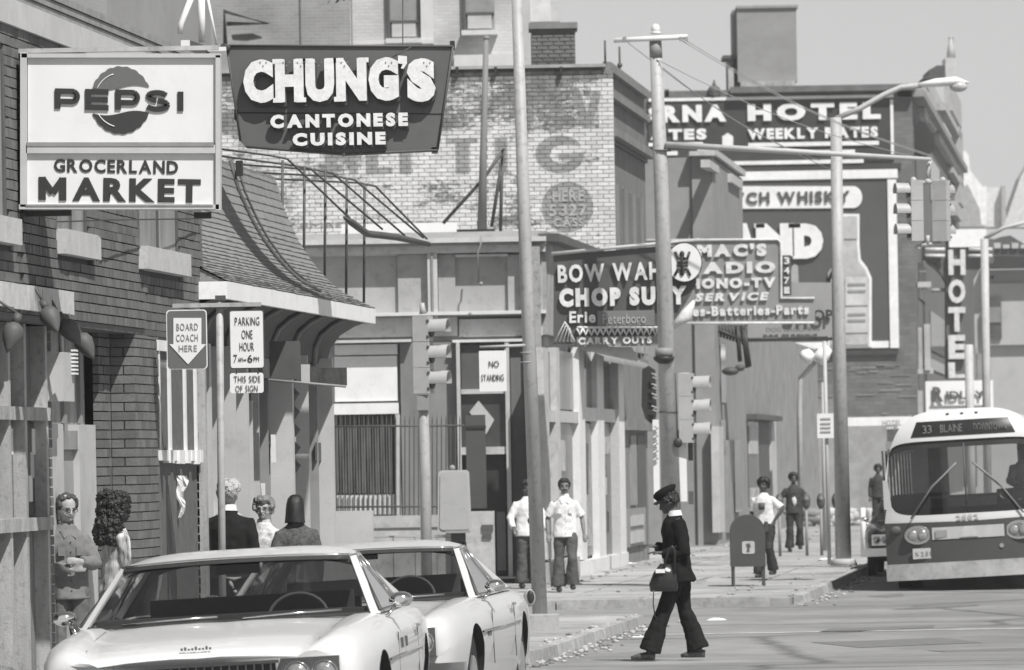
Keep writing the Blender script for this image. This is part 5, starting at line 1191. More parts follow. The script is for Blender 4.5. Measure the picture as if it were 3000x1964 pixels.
# ================================================================== street furniture
cb = T('control_cabinet', 'pale rounded signal control cabinet on a dark pedestal beside the near signal', 'cabinet', (P(1330,1600,74).x,74,.12))
c = P(1331,1466,74); w,h = 45*74/F, 88*74/F; pts = []
for cx,cz,a0 in ((w-.05,h-.05,0),(-w+.05,h-.05,90),(-w+.03,-h+.03,180),(w-.03,-h+.03,270)):
    for k in range(5): a=R(a0+k*22.5); pts.append((c.x+cx+.05*math.cos(a),c.z+cz+.05*math.sin(a)))
mb = MB(); mb.prism(pts,(73.8,74.15)); mb.build('box', mSIG, cb)
mb = MB(); mb.prism([(c.x+(x-c.x)*.88,c.z+(z-c.z)*.93) for x,z in pts],(73.785,73.8)); mb.build('door', M('cabinet_door', .37, rough=.55, var=.06), cb)
mb = MB(); mb.ball(c+Vector((-.02,0,h+.03)),.04); mb.build('knob', mGREY, cb)
mb = MB(); mb.box(c.x-.05,c.x+.14,73.85,74.05,1.05,c.z-h); mb.tube([Vector((c.x+.05,73.95,.12)),Vector((c.x+.05,73.95,1.05))],[.13,.1],10); mb.build('pedestal', mDGREY, cb)
mb = MB(); mb.box(c.x-.12,c.x+.2,73.75,74.1,c.z-h-.035,c.z-h); mb.build('base_plate', mGREY, cb)
# mailbox
mx = T('mailbox', 'dark street mailbox with a domed top and a pale emblem sticker on its side', 'mailbox', (P(2192,1700,87).x,87,.12))
mMAIL = M('mailbox_blue', .065, rough=.5, var=.08, sc=3); bx = mx.location.x; W_ = .262
pts = [(bx-W_,.42),(bx+W_,.42)]+[(bx+W_*math.cos(a),.95+W_*math.sin(a)) for a in [math.pi*i/16 for i in range(17)]]
mb = MB(); mb.prism(pts,(86.75,87.25)); mb.build('body', mMAIL, mx)
for x in (-W_+.015,W_-.045):
    for y in (86.77,87.2): 
        mb = MB(); mb.box(bx+x,bx+x+.035,y,y+.035,.12,.43); mb.build('leg', mMAIL, mx)
mb = MB(); c = P(2191,1604,86.74); 
rsign(mx,2174,1586,2211,1623,86.74,mLGREY,.03,.006,'sticker'); mb = MB(); mb.ppoly([(2186,1594),(2196,1592),(2200,1602),(2194,1606),(2197,1616),(2187,1616),(2190,1606)],86.73,.005); mb.build('emblem', mDGREY, mx)
mb = MB(); mb.box(bx+W_,bx+W_+.05,86.85,87.15,.95,1.1); mb.build('pull_door', mMAIL, mx)
# hoop frame of thin pipes left by a canopy
hf = T('canopy_pipe_frame', 'rusty hoop frame of thin pipes left from a canopy beside the curved roof', 'canopy frame', P(1000,900,62))
hoops = [((640,436),(832,458),(1040,655),828,470,None),((640,457),(900,487),(1120,672),892,487,845),((640,478),(965,500),(1185,690),953,500,868),((670,502),(1030,520),(1240,697),1016,520,872),((700,520),(1090,538),(1250,700),1068,538,888)]
for i,(a,b,c_,vx,vy,ve) in enumerate(hoops):
    D0 = 61+i*.7; mb = MB(); mb.tube([P(*a,D0),P(b[0]-40,b[1]-2,D0),P(b[0]+10,b[1]+8,D0),P(c_[0],c_[1],D0+2)],.013,6); mb.build('hoop', mDGREY, hf)
    mb = MB(); mb.tube([P(vx,vy,D0),P(vx+(-2),ve or 845,D0)],.015,6); mb.build('upright', mDGREY, hf)
mb = MB(); mb.tube([P(1008,637,62),P(1030,652,62.3),P(1075,685,63),P(1160,695,64),P(1256,716,65)],[.015,.04,.04,.04,.03],8); mb.build('rolled_canvas', mDGREY, hf)
# vent stack with braces on the corner building roof
vs_ = T('vent_stack', 'tall thin grey pipe with bracing struts standing on the corner building roof', 'pipe', P(1415,680,97))
mb = MB(); mb.tube([P(1412,682,97),P(1416,450,97),P(1424,116,97)],[.085,.06,.045],10); mb.build('pipe', mPILL, vs_); mb = MB(); mb.ball(P(1425,112,97),.06,.06,.04); mb.build('cap', mGREY, vs_)
for pts in ([(1298,655),(1420,520),(1477,436)],[(1477,436),(1440,665)],[(1472,440),(1466,688)]):
    mb = MB(); mb.tube([P(x,y,97.1) for x,y in pts],.03,6); mb.build('strut', mDGREY, vs_)
mb = MB(); mb.tube([P(1410,690,91.8),P(1408,720,91.8),P(1400,735,91.8),P(1402,830,91.8)],.016,5); mb.ball(P(1409,832,91.7),.035); mb.build('hanging_cord', mGREY, Cb)
# ================================================================== cars
def lerp_tab(tab, y):
    if y <= tab[0][0]: return tab[0][1:]
    for a,b in zip(tab, tab[1:]):
        if y <= b[0]:
            t = (y-a[0])/(b[0]-a[0]); t = t*t*(3-2*t)*.4+t*.6; return tuple(p*(1-t)+q*t for p,q in zip(a[1:],b[1:]))
    return tab[-1][1:]
mTRIM = M('black_rubber_trim', .03, rough=.5); mINT = M('dark_car_interior', .06, rough=.7, var=.2); mINT2 = M('grey_car_seat', .1, rough=.7, var=.2)
mWSG = GLASS('windscreen_glass', .74, 1.5)
def build_car(label, u, D0, paint, wid=.98, L=5.25, g=None, hood_z=0.0, detail=True, roofz=0.0, roll=-2.4, cat='car', yaw=0, roof_paint=None):
    zg = gz(D0+2) if g is None else g
    t = T('parked_car', label, cat, U(u, D0, zg), rz=-math.atan(K)+yaw); t.rotation_euler[1] = R(roll)
    k = wid/.98
    tab = [(-.0,.80,.76,.77,.62),(.04,.86,.79,.80,.5),(.14,.90,.815,.84,.42),(.4,.935,.85,.875,.36),(.9,.962,.885,.90,.28),(1.35,.978,.91,.915,.27),(1.7,.985,.925,.925,.27),(2.3,.988,.92,.92,.27),(3.4,.985,.915,.925,.27),(4.2,.965,.93,.925,.28),(4.8,.93,.90,.90,.33),(5.15,.88,.86,.86,.42),(5.25,.83,.80,.80,.5)]
    ys = [0,.02,.05,.1,.16,.25,.4,.6,.8,1.0,1.2,1.4,1.6,1.8,2.1,2.5,3.0,3.4,3.8,4.0,4.3,4.6,4.9,5.05,5.15,5.22,5.25]
    rows = []
    for y in ys:
        hw,zc,zf,zb = lerp_tab(tab, y); hw *= k; zc += hood_z; zf += hood_z
        yc = lambda x: y + (.07*(x/hw)**2 if y < .5 else 0)   # bowed nose
        half = [(0,zc),(.16*hw,zc+.004),(.34*hw,zc+.0),(.5*hw,zc-.006),(.63*hw,zc-.016),(.70*hw,zc-.02),(.76*hw,(zc+zf)/2-.002),(.83*hw,zf),(.90*hw,zf-.014),(.955*hw,zf-.05),(.99*hw,zf-.115),(1.0*hw,zf-.2),(1.0*hw,.58),(.99*hw,.5),(.975*hw,.40),(.93*hw,min(zb,.38)-.02),(.5*hw,min(zb,.38)-.03)]
        r = [(-x,yc(x),z) for x,z in half[::-1]] + [(x,yc(x),z) for x,z in half[1:]]
        rows.append(r)
    mb = MB(); mb.grid(rows, closed=True)
    n = len(rows[0]); mb.f.append(list(range(n))); mb.m.append(0); mb.sm.append(False); e = (len(rows)-1)*n; mb.f.append([e+i for i in range(n)][::-1]); mb.m.append(0); mb.sm.append(False)
    body = mb.build('body', [paint, mINT, mBLACK], t, local=True)
    for yw in (1.0,4.05):
        q = MB(); q.mi = 0; q.tube([(-1.2,yw,.34),(1.2,yw,.34)],.385,28); c = q.build('cutter', mBLACK); c.location = (0,0,0)
        md = body.modifiers.new('b','BOOLEAN'); md.operation = 'DIFFERENCE'; md.object = c; md.solver = 'EXACT'
        C.objects.unlink(c); bake(body, (c,))
        bpy.data.objects.remove(c)
    for p in body.data.polygons:
        p.use_smooth = True
        c = p.center
        if 1.85 < c.y < 4.0 and c.z > .88 and abs(c.x) < .8*k: p.material_index = 1
        if c.z < .72 and abs(c.x) < .9*k and min(abs(c.y-1.0),abs(c.y-4.05)) < .4 and abs(p.normal.z) < .999 and abs(math.hypot(c.z-.34, min(abs(c.y-1.0),abs(c.y-4.05)))-.385) < .03: p.material_index = 2
    m = body.modifiers.new('e','EDGE_SPLIT'); m.split_angle = R(38)
    # greenhouse
    rp = roof_paint or paint; A0=(.84*k,1.70,.915+hood_z); A1=(.675*k,2.34,1.32+roofz); 
    C1=(.60*k,3.40,1.32+roofz); C0=(.76*k,4.0,.935+hood_z)
    def wsp(s_,t_): # windscreen surface s -1..1, t 0..1
        x = s_*(A0[0]*(1-t_)+A1[0]*t_); y = A0[1]*(1-t_)+A1[1]*t_ - (1-s_*s_)*(.16*(1-t_)+.09*t_); z = A0[2]*(1-t_)+A1[2]*t_ + (1-s_*s_)*.02*t_; return (x,y,z)
    mb = MB(); mb.grid([[wsp(-1+i/8,j/5) for i in range(17)] for j in range(6)]); mb.build('windscreen', mWSG, t, local=True, fix=False)
    mb = MB(); off = lambda p,d=.006: (p[0],p[1]-d,p[2]+.004)
    mb.grid([[off(wsp(-1+i/8,tt)) for i in range(17)] for tt in (.93,1.0)]); mb.grid([[off(wsp(-1+i/8,tt)) for i in range(17)] for tt in (-.02,.035)])
    mb.build('windscreen_gasket', mTRIM, t, local=True, fix=False)
    rw = lambda s_,t_: (s_*(C0[0]*(1-t_)+C1[0]*t_), C0[1]*(1-t_)+C1[1]*t_+(1-s_*s_)*.08, C0[2]*(1-t_)+C1[2]*t_)
    mb = MB(); mb.grid([[rw(-1+i/5,j/4) for i in range(11)] for j in range(5)]); mb.build('rear_window', mWSG, t, local=True, fix=False)
    rr = []
    for j in range(11):
        f_ = j/10; y = A1[1]*(1-f_)+C1[1]*f_; hw = (A1[0]*(1-f_)+C1[0]*f_)+.03; zz = A1[2]*(1-f_)+C1[2]*f_ + .06*math.sin(math.pi*(.12+.8*f_))+.012
        rr.append([(x*hw, y-(.1*(1-x*x) if j==0 else .07*(1-x*x) if j==1 else .03*(1-x*x) if j==2 else 0), zz-.05*abs(x)**5) for x in [-1+i/8 for i in range(17)]])
    mb = MB(); mb.grid(rr); mb.grid([[(p[0],p[1],p[2]-.035) for p in r_] for r_ in rr][::-1])
    mb.grid([rr[0],[(p[0],p[1]+.005,p[2]-.035) for p in rr[0]]]); mb.grid([[r_[0] for r_ in rr],[(r_[0][0],r_[0][1],r_[0][2]-.035) for r_ in rr]]); mb.grid([[r_[-1] for r_ in rr],[(r_[-1][0],r_[-1][1],r_[-1][2]-.035) for r_ in rr]])
    mb.build('roof', rp, t, local=True, fix=False)
    mb = MB(); mb.grid([[(p[0]*.97,p[1]+(.12 if j_==0 else 0),p[2]-.045) for p in r_] for j_,r_ in enumerate(rr)]); mb.build('headliner', mINT2, t, local=True, fix=False)
    for s_ in (-1,1):
        b0=(s_*.89*k,1.78,.93+hood_z); b1=(s_*.70*k,2.42,1.315+roofz); r0=(s_*.885*k,3.95,.93+hood_z); r1=(s_*.63*k,3.38,1.31+roofz); m0=(s_*.89*k,3.12,.93+hood_z); m1=(s_*.67*k,3.0,1.32+roofz)
        mb = MB(); mb.add([b0,m0,m1,b1],[(0,1,2,3)]); mb.build('side_window', mWSG, t, local=True, fix=False)
        q0 = tuple(m0[i]*.62+r0[i]*.38 for i in range(3)); q1 = tuple(m1[i]*.3+r1[i]*.7 for i in range(3)); n_ = Vector((-s_*.025,0,0))
        mb = MB(); a_,b_,c_,d_ = Vector(q0),Vector(r0),Vector(r1),Vector(q1); mb.hexa([a_,b_,b_+n_,a_+n_,d_,c_,c_+n_,d_+n_]); mb.build('rear_quarter_panel', rp, t, local=True)
        mb = MB(); n2 = Vector((-s_*.03,0,0)); mb.add([a_+n2,b_+n2,c_+n2,d_+n2],[(0,1,2,3)]); mb.build('quarter_lining', mINT, t, local=True, fix=False)
        mb = MB(); mb.add([m0,q0,q1,m1],[(0,1,2,3)]); mb.build('quarter_window', mWSG, t, local=True, fix=False)
        a0=(s_*A0[0],A0[1],A0[2]); a1=(s_*A1[0],A1[1],A1[2])
        def bar(p,q,w0,w1): 
            mb = MB(); mb.tube([p,q],[w0,w1],8,sy=.6); return mb
        mb = MB(); x = Vector(a0); y_ = Vector(a1); d0 = Vector((s_*.052,.06,-.0)); d1 = Vector((s_*.035,.05,.0)); th = Vector((-s_*.01,.03,0))
        mb.hexa([x,x+d0,x+d0+th,x+th,y_,y_+d1,y_+d1+th,y_+th]); mb.build('windscreen_pillar', rp, t, local=True)
        bar(m0,m1,.018,.014).build('window_post', mCHROME, t, local=True)
        bar(b0,b1,.014,.012).build('vent_frame', mTRIM, t, local=True)
        mb = MB(); mb.tube([a1,b1,m1,r1],[.012,.016,.016,.016],6); mb.build('drip_rail', mCHROME, t, local=True)
        mb = MB(); mb.tube([b0,m0,r0],.012,6); mb.build('belt_moulding', mCHROME, t, local=True)
        mb = MB(); c0 = Vector(r0); c1 = Vector(r1); e0 = Vector((s_*C0[0],C0[1]+.05,C0[2])); e1 = Vector((s_*C1[0],C1[1]+.03,C1[2]+.01)); i_ = Vector((-s_*.03,0,0))
        mb.hexa([c0,e0,e0+i_,c0+i_,c1,e1,e1+i_,c1+i_]); mb.build('rear_pillar', rp, t, local=True)
        mb = MB(); c = Vector((s_*1.0*k,1.9,.985+hood_z)); mb.tube([c+Vector((0,-.05,.002)),c+Vector((0,-.02,0)),c+Vector((0,.035,0)),c+Vector((0,.04,0))],[(.03,.02),(.065,.04),(.073,.047),(.068,.042)],16,side=(1,0,0)); mb.tube([c+Vector((-s_*.03,0,-.03)),Vector((s_*.92*k,1.82,.89+hood_z))],.012,6); mb.build('side_mirror', mCHROME, t, local=True)
    for x0,x1 in ((-.62,-.05),(.1,.68)):
        mb = MB(); p0 = Vector(wsp(x0/.84,.03)); p1 = Vector(wsp(x1/.84,.07)); mb.tube([p0+Vector((0,-.02,.012)),(p0+p1)/2+Vector((0,-.03,.014)),p1+Vector((0,-.02,.012))],.007,5); mb.build('wiper', mCHROME, t, local=True)
    mb = MB(); mb.tube([Vector(wsp(-1+i/8,1.0))+Vector((0,-.012,.006)) for i in range(17)],.009,6); mb.build('windscreen_moulding', mCHROME, t, local=True)
    # interior
    mb = MB(); mb.box(-.8*k,.8*k,1.85,2.1,.84,.955+hood_z); mb.build('dashboard', mINT, t, local=True)
    mb = MB(); mb.box(-.62,.62,2.95,3.1,.84,1.04); mb.build('front_seat', mINT2, t, local=True)
    mb = MB(); mb.box(-.6,.6,3.65,3.8,.84,.99); mb.build('rear_seat', mINT, t, local=True)
    for s_ in (-.3,.32):
        mb = MB(); mb.box(s_-.1,s_+.1,2.96,3.04,1.06,1.2); pass
    mb = MB(); c = Vector((.36,2.2,.90)); mb.tube([c+Vector((.18*math.cos(a),.06*math.sin(a),.15*math.sin(a))) for a in [2*math.pi*i/24 for i in range(25)]],.011,6,cap=False); mb.build('steering_wheel', mDGREY, t, local=True)
    mb = MB(); mb.box(-.12,.14,2.26,2.29,1.185,1.245); mb.build('rear_view_mirror', mINT, t, local=True)
    # shut lines
    for s_ in (-1,1):
        for (y0,z0),(y1,z1) in (((1.80,.86),(1.80,.42)),((3.22,.86),(3.22,.42))):
            mb = MB(); w_ = lerp_tab(tab,y0)[0]*k; mb.box(s_*(w_-.004),s_*(w_+.0012),y0-.004,y0+.004,z1,z0-.06); mb.build('door_gap', mBLACK, t, local=True)
        mb = MB(); hh = [(lerp_tab(tab,y)[0]*k*.715, y+.01, lerp_tab(tab,y)[1]+hood_z-.014) for y in (.3,.6,.9,1.2,1.5)]
        mb.grid([[(s_*(x-.004),y,z) for x,y,z in hh],[(s_*(x+.004),y,z+.0005) for x,y,z in hh]]); mb.build('hood_gap', mDGREY, t, local=True, fix=False)
        mb = MB(); mb.tube([(s_*(.985*k),1.2,.66),(s_*(.992*k),2.5,.66),(s_*(.985*k),3.6,.66)],.008,5); mb.build('side_moulding', mCHROME, t, local=True)
        mb = MB(); mb.tube([(s_*.99*k,2.95,.80),(s_*1.005*k,2.99,.80),(s_*1.005*k,3.11,.80),(s_*.99*k,3.15,.80)],.011,6); mb.build('door_handle', mCHROME, t, local=True)
    # front
    if detail:
        mb = MB(); mb.box(-.44,.44,-.012,.02,.45,.715); gr = mb.build('grille', mBLACK, t, local=True)
        for i in range(19):
            mb = MB(); x = -.42+i*.0465; mb.box(x-.005,x+.005,-.028,-.01,.45,.71); mb.build('grille_bar', mCHROME, gr, local=True)
        mb = MB(); mb.box(-.46,.46,-.035,-.005,.712,.73); mb.build('grille_moulding', mCHROME, gr, local=True)
        for s_ in (-1,1):
            mb = MB(); x0,x1 = (.47*k,.80*k) if s_ > 0 else (-.80*k,-.47*k); mb.box(x0,x1,-.015,.1,.545,.735); h = mb.build('headlight', mCHROME, t, local=True)
            for q in (.27,.74):
                mb = MB(); c = Vector((x0+(x1-x0)*q,-.02,.64)); mb.tube([c+Vector((0,.01,0)),c+Vector((0,-.012,0))],[.078,.07],18); mb.build('bezel_ring', mCHROME, h, local=True)
                mb = MB(); mb.ball(c+Vector((0,-.01,0)),.062,.03,.062,16,8); mb.build('lens', M('headlamp_glass', .5, rough=.08, var=.3, sc=30, bump=.4, metal=.7), h, local=True)
        mb = MB(); mb.box(-1.0*k,1.0*k,-.16,-.03,.36,.5); mb.build('bumper', mCHROME, t, local=True)
        mb = MB(); mb.add([(-.68*k,.07,.80),(-.675*k,.07,.803),(-.70*k,1.55,.908),(-.705*k,1.55,.905)],[(0,1,2,3)])
    for yw in (1.0,4.05):
        for s_ in (-1,1):
            mb = MB(); mb.tube([(s_*.74,yw,.34),(s_*.92*k,yw,.34)],.33,26); w = mb.build('wheel', mRUB, t, local=True)
            mb = MB(); mb.tube([(s_*.9*k,yw,.34),(s_*.935*k,yw,.34)],[.2,.16],20); mb.build('hubcap', mCHROME, w, local=True)
    return t
mWCAR = M('white_car_paint', .66, rough=.32, var=.03, sc=1.2, bump=0, spec=.5, coat=.5, dirt=.04)
mWCAR2 = M('off_white_car_paint', .58, rough=.32, var=.04, sc=1.2, bump=0, spec=.5, coat=.5, dirt=.05)
mDCAR = M('dark_car_paint', .03, rough=.25, var=.05, bump=0, coat=.6); mGCAR = M('grey_car_paint', .16, rough=.25, var=.05, bump=0, coat=.6)
car1 = build_car('white two door car parked nearest with its windscreen and wide hood facing the camera', -5.17, 31.7, mWCAR, roofz=-.065, yaw=R(2.6))
mb = MB()
for i in range(9): mb.box(-.09+i*.02,-.078+i*.02,.035,.045,.806,.82+.006*math.sin(i*2))
mb.build('nose_script', mDGREY, car1, local=True)
orn = MB(); orn.tube([(-.04,2.24,1.16),(-.035,2.23,1.13),(-.02,2.22,1.10)],[.006,.013,.006],7); orn.tube([(-.07,2.23,1.17),(-.01,2.23,1.155),(.03,2.23,1.165)],[.004,.014,.003],6); orn.ball((-.01,2.22,1.08),.012)
o = orn.build('hanging_ornament', mLGREY, local=True); o.matrix_world = car1.matrix_basis.copy(); tag(o, 'small pale ornament dangling from the mirror inside the nearest white car', 'ornament')
for y in (1.95,2.25):
    mb = MB(); mb.box(.985,1.0,y-.012,y+.012,.70,.76); mb.build('fender_badge', mDGREY, car1, local=True)
car2 = build_car('white car parked behind the nearest one, its right fender and wheel arches showing', -5.40, 38.0, mWCAR2, hood_z=-.03, roofz=-.09)
for y in (1.5,1.62):
    mb = MB(); mb.box(.975,.992,y,y+.025,.62,.66) ; mb.build('side_marker', mDGREY, car2, local=True)
car3 = build_car('grey car of which only the dark rear roof pillar shows in the bottom left corner', -5.5, 19.1, mGCAR, detail=False, roll=-2)
car4 = build_car('dark car with paired headlights half hidden behind the left side of the bus', -3.62, 97.5, mDCAR, wid=.93, g=0.0, roll=-1)

# ================================================================== bus
bus = T('city_bus', 'large city bus with a wide curved windscreen, pale roof and dark lower front', 'bus', U(-2.40,86.8,0), rz=-math.atan(K)); bus.rotation_euler[1] = R(-2.3)
mBW = M('bus_cream_paint', .6, rough=.4, var=.05, sc=1, bump=0, dirt=.08, coat=.2); mBG = M('bus_dark_green', .065, rough=.35, var=.1, sc=1, bump=0, coat=.2); mALU = M('scuffed_aluminium', .45, rough=.5, var=.2, sc=3, bump=.1, metal=.3, dirt=.25)
HW = 1.27
def yf(x,z):
    y = .26*abs(x/HW)**2.6
    if z > 1.1: y += .10*(z-1.1)
    if z > 2.3: y += .9*(z-2.3)**2
    return y
def ztop(x): return .35+2.43*(max(0,1-abs(x/1.275)**4.2))**(1/3.4) if abs(x) < 1.275 else .35
GC, GH, GWd = 1.745, .565, 1.17
def gz_(x,s_): 
    a = max(0,1-abs(x/GWd)**7)**(1/7); return GC+s_*GH*a if abs(x) < GWd else GC
def zband(x): return 1.06+.02*abs(x)
xs = [HW*math.sin(R(-90+i*5)) for i in range(37)]
def patch(lo, hi, xs_, nz=8, d=0.0): return [[(x, yf(x,lo(x)+(hi(x)-lo(x))*j/nz)-d, lo(x)+(hi(x)-lo(x))*j/nz) for x in xs_] for j in range(nz+1)]
mb = MB(); mb.grid(patch(lambda x: max(gz_(x,1),0), lambda x: max(ztop(x),gz_(x,1)), xs, 12)); mb.build('roof_cap', mBW, bus, local=True, fix=False)
mb = MB(); mb.grid(patch(zband, lambda x: gz_(x,-1), xs)); mb.build('belt_panel', mBW, bus, local=True, fix=False)
mb = MB(); mb.grid(patch(lambda x:.42, zband, xs)); mb.build('lower_panel', mBG, bus, local=True, fix=False)
xg = [GWd*.995*math.sin(R(-90+i*5)) for i in range(37)]
mb = MB(); mb.grid(patch(lambda x: gz_(x,-1)-.0, lambda x: gz_(x,1), xg, 10, -.03)); mb.build('windscreen', GLASS('bus_glass', .7, 2.2), bus, local=True, fix=False)
for s_ in (1,-1):
    mb = MB(); mb.grid([[(x,yf(x,gz_(x,s_))+d,gz_(x,s_)) for x in xg] for d in (0,.1)]); mb.build('window_rubber', mBLACK, bus, local=True, fix=False)
mb = MB(); mb.grid([[(x,yf(x,gz_(x,1)-e)-.004+.03,gz_(x,1)-e) for x in xg] for e in (0,.11)]); mb.build('window_shade_band', mBLACK, bus, local=True, fix=False)
mb = MB(); mb.tube([(0,yf(0,1.25)+.02,1.2),(0,yf(0,2.2)+.02,2.25)],.014,6); mb.build('centre_bar', mDGREY, bus, local=True)
# destination sign
mb = MB(); n = 12; lo = lambda x: 2.385; hi = lambda x: 2.60-.02*(x*x); 
r_ = []
for j in range(5):
    z = 2.375+.235*j/4; w = .80-.10*j/4; r_.append([(-w+2*w*i/16, yf(-w+2*w*i/16,z)-.008, z) for i in range(17)])
mb.grid(r_); ds = mb.build('destination_window', M('destination_black', .02, rough=.25, bump=0), bus, local=True, fix=False)
def bus_text(line, x, w, h, z, mt, par, bold=.0, dd=.03, **k):
    os_ = text(line, (x, yf(x,z)-dd, z), w, h, mt, None, dep=.006, bold=bold, **k)
    for o in os_: o.parent = par
mDST = M('dim_sign_letters', .2, rough=.5)
bus_text('33', -.54, .14, .12, 2.49, mDST, ds, gap=.08); bus_text('BLAINE', -.17, .34, .115, 2.49, mDST, ds, gap=.08); bus_text('DOWNTOWN', .42, .5, .11, 2.49, mDST, ds, gap=.08)
for x in (-.22,0,.22):
    mb = MB(); mb.ball((x,yf(x,2.71)-.01,2.71),.028,.02,.016,8,5); mb.build('marker_lamp', mDGREY, bus, local=True)
for s_ in (-1,1):
    mb = MB(); c = Vector((s_*.77,yf(.77,.88),.885)); 
    mb.tube([c+Vector((0,.02,0)),c+Vector((0,-.035,0))],[(.215,.155),(.2,.142)],22,side=(1,0,0)); h = mb.build('headlight', mCHROME, bus, local=True)
    mb = MB(); mb.tube([c+Vector((0,-.03,0)),c+Vector((0,-.042,0))],[(.165,.11),(.16,.105)],22,side=(1,0,0)); mb.build('bezel', M('headlight_bowl', .3, rough=.3, metal=.5), h, local=True)
    for q in (-.075,.075):
        mb = MB(); mb.ball(c+Vector((q,-.05,0)),.07,.03,.075,14,8); mb.build('lens', M('headlamp_glass', .5), h, local=True)
    mb = MB(); mb.ball((s_*1.1,yf(1.1,.95)-.01,.97),.09,.04,.07,12,7); mb.build('turn_signal', mDGREY, bus, local=True)
    mb = MB(); a0 = Vector((s_*(.86),yf(.86,1.14)-.05,1.14)); a1 = Vector((s_*.5,yf(.5,1.65)-.05,1.62)); a2 = Vector((s_*.12,yf(.12,1.93)-.05,1.95)); mb.tube([a0,a1,a2],[.014,.016,.012],6); mb.tube([a0.lerp(a1,.9)+Vector((0,.02,0)),a2+Vector((0,.02,.01))],.018,6); mb.build('wiper', mPILL, bus, local=True)
mb = MB(); mb.grid([[(x,yf(x,.86)-.012,z) for x in [-.55+i*.11 for i in range(11)]] for z in (.80,.985)]); st = mb.build('trim_strip', mLGREY, bus, local=True, fix=False)
mb = MB(); mb.box(-.5,-.32,yf(.4,.9)-.02,yf(.4,.9)-.012,.83,.94); mb.build('vent_grille', mGREY, st, local=True)
mb = MB(); mb.prism([(-.13,.82),(.15,.82),(.08,.97),(-.06,.97)],(yf(0,.9)-.025,yf(0,.9)-.012)); mb.build('emblem', M('emblem_pale', .5), st, local=True)
bus_text('2882', .0, .34, .08, 1.12, mLGREY, bus, gap=.1, bold=.02, dd=.012)
mb = MB(); mb.box(-.86,-.55,yf(.7,.6)-.02,yf(.7,.6)-.005,.52,.68); pl = mb.build('licence_plate', mLGREY, bus, local=True)
bus_text('X 2 3 1', -.705, .24, .06, .6, mGREY, pl, dd=.03)
mb = MB(); mb.tube([(.5,yf(.5,.62)-.02,.66),(.5,yf(.5,.62)+.0,.66)],.035,10); mb.build('tow_ring', mCHROME, bus, local=True)
mb = MB(); mb.grid([[(x*1.01,yf(x,.3)-.1,z) for x in xs] for z in (.2,.23,.42,.45)]); mb.grid([[(x*1.01,yf(x,.3)-.1,.2) for x in xs],[(x,yf(x,.3)+.1,.2) for x in xs]]); mb.grid([[(x*1.01,yf(x,.3)-.1,.45) for x in xs],[(x,yf(x,.3)+.1,.45) for x in xs]]); mb.build('bumper', mALU, bus, local=True, fix=False)
# hull behind: roof, sides with windows, floor
sec = [(x,ztop(x)) for x in [1.275*math.sin(R(-90+i*7.5)) for i in range(25)]]
mb = MB(); mb.grid([[(x,y,max(z,2.15) if abs(x) < 1.27 else 2.15) for x,z in sec] for y in (.45,2,5,8,11.5)]); mb.build('roof', mBW, bus, local=True, fix=False)
for s_ in (-1,1):
    mb = MB(); mb.box(s_*1.23,s_*1.27,.26,11.5,.4,1.3); mb.build('side_panel', mBG, bus, local=True)
    mb = MB()
    for i in range(9): mb.box(s_*1.235,s_*1.265,.35+i*1.3,.42+i*1.3,1.3,2.2)
    mb.build('window_pillars', mBG, bus, local=True, kind='stuff')
mb = MB(); mb.box(-1.24,1.24,.3,11.4,.4,.46); mb.box(-1.24,1.24,11.4,11.5,.4,1.4); mb.box(-1.24,-.6,11.38,11.5,1.4,2.6); mb.box(.6,1.24,11.38,11.5,1.4,2.6); mb.build('floor_and_rear_wall', M('bus_interior', .3, rough=.7, var=.2), bus, local=True)
mb = MB(); mb.box(-1.1,1.1,.45,.7,.9,1.28); mb.build('dashboard', mINT, bus, local=True)
mb = MB(); mb.box(-.6,.55,1.1,1.14,1.42,1.46); mb.box(-.6,-.56,1.1,1.14,.8,1.44); mb.build('modesty_rail', mPILL, bus, local=True)
mb = MB(); mb.box(-1.2,1.2,.5,.9,2.22,2.34); mb.build('header_panel', mGREY, bus, local=True)
for i,(x,y) in enumerate(((-.8,1.8),(-.8,2.8),(-.8,3.8),(.8,3.0),(.8,4.0))):
    mb = MB(); mb.box(x-.4,x+.4,y,y+.12,.8,1.5); mb.build('seat', mINT2, bus, local=True)
mb = MB(); c = Vector((.72,.95,1.42)); mb.tube([c+Vector((.22*math.cos(a),.14*math.sin(a),.09*math.sin(a))) for a in [2*math.pi*i/24 for i in range(25)]],.014,6,cap=False); mb.build('steering_wheel', mPILL, bus, local=True)
for s_ in (-1,1):
    mb = MB(); mb.tube([(s_*.82,2.2,.48),(s_*1.18,2.2,.48)],.48,24); mb.build('wheel', mRUB, bus, local=True)
    mb = MB(); mb.tube([(s_*.82,9.0,.48),(s_*1.18,9.0,.48)],.48,24); mb.build('wheel', mRUB, bus, local=True)
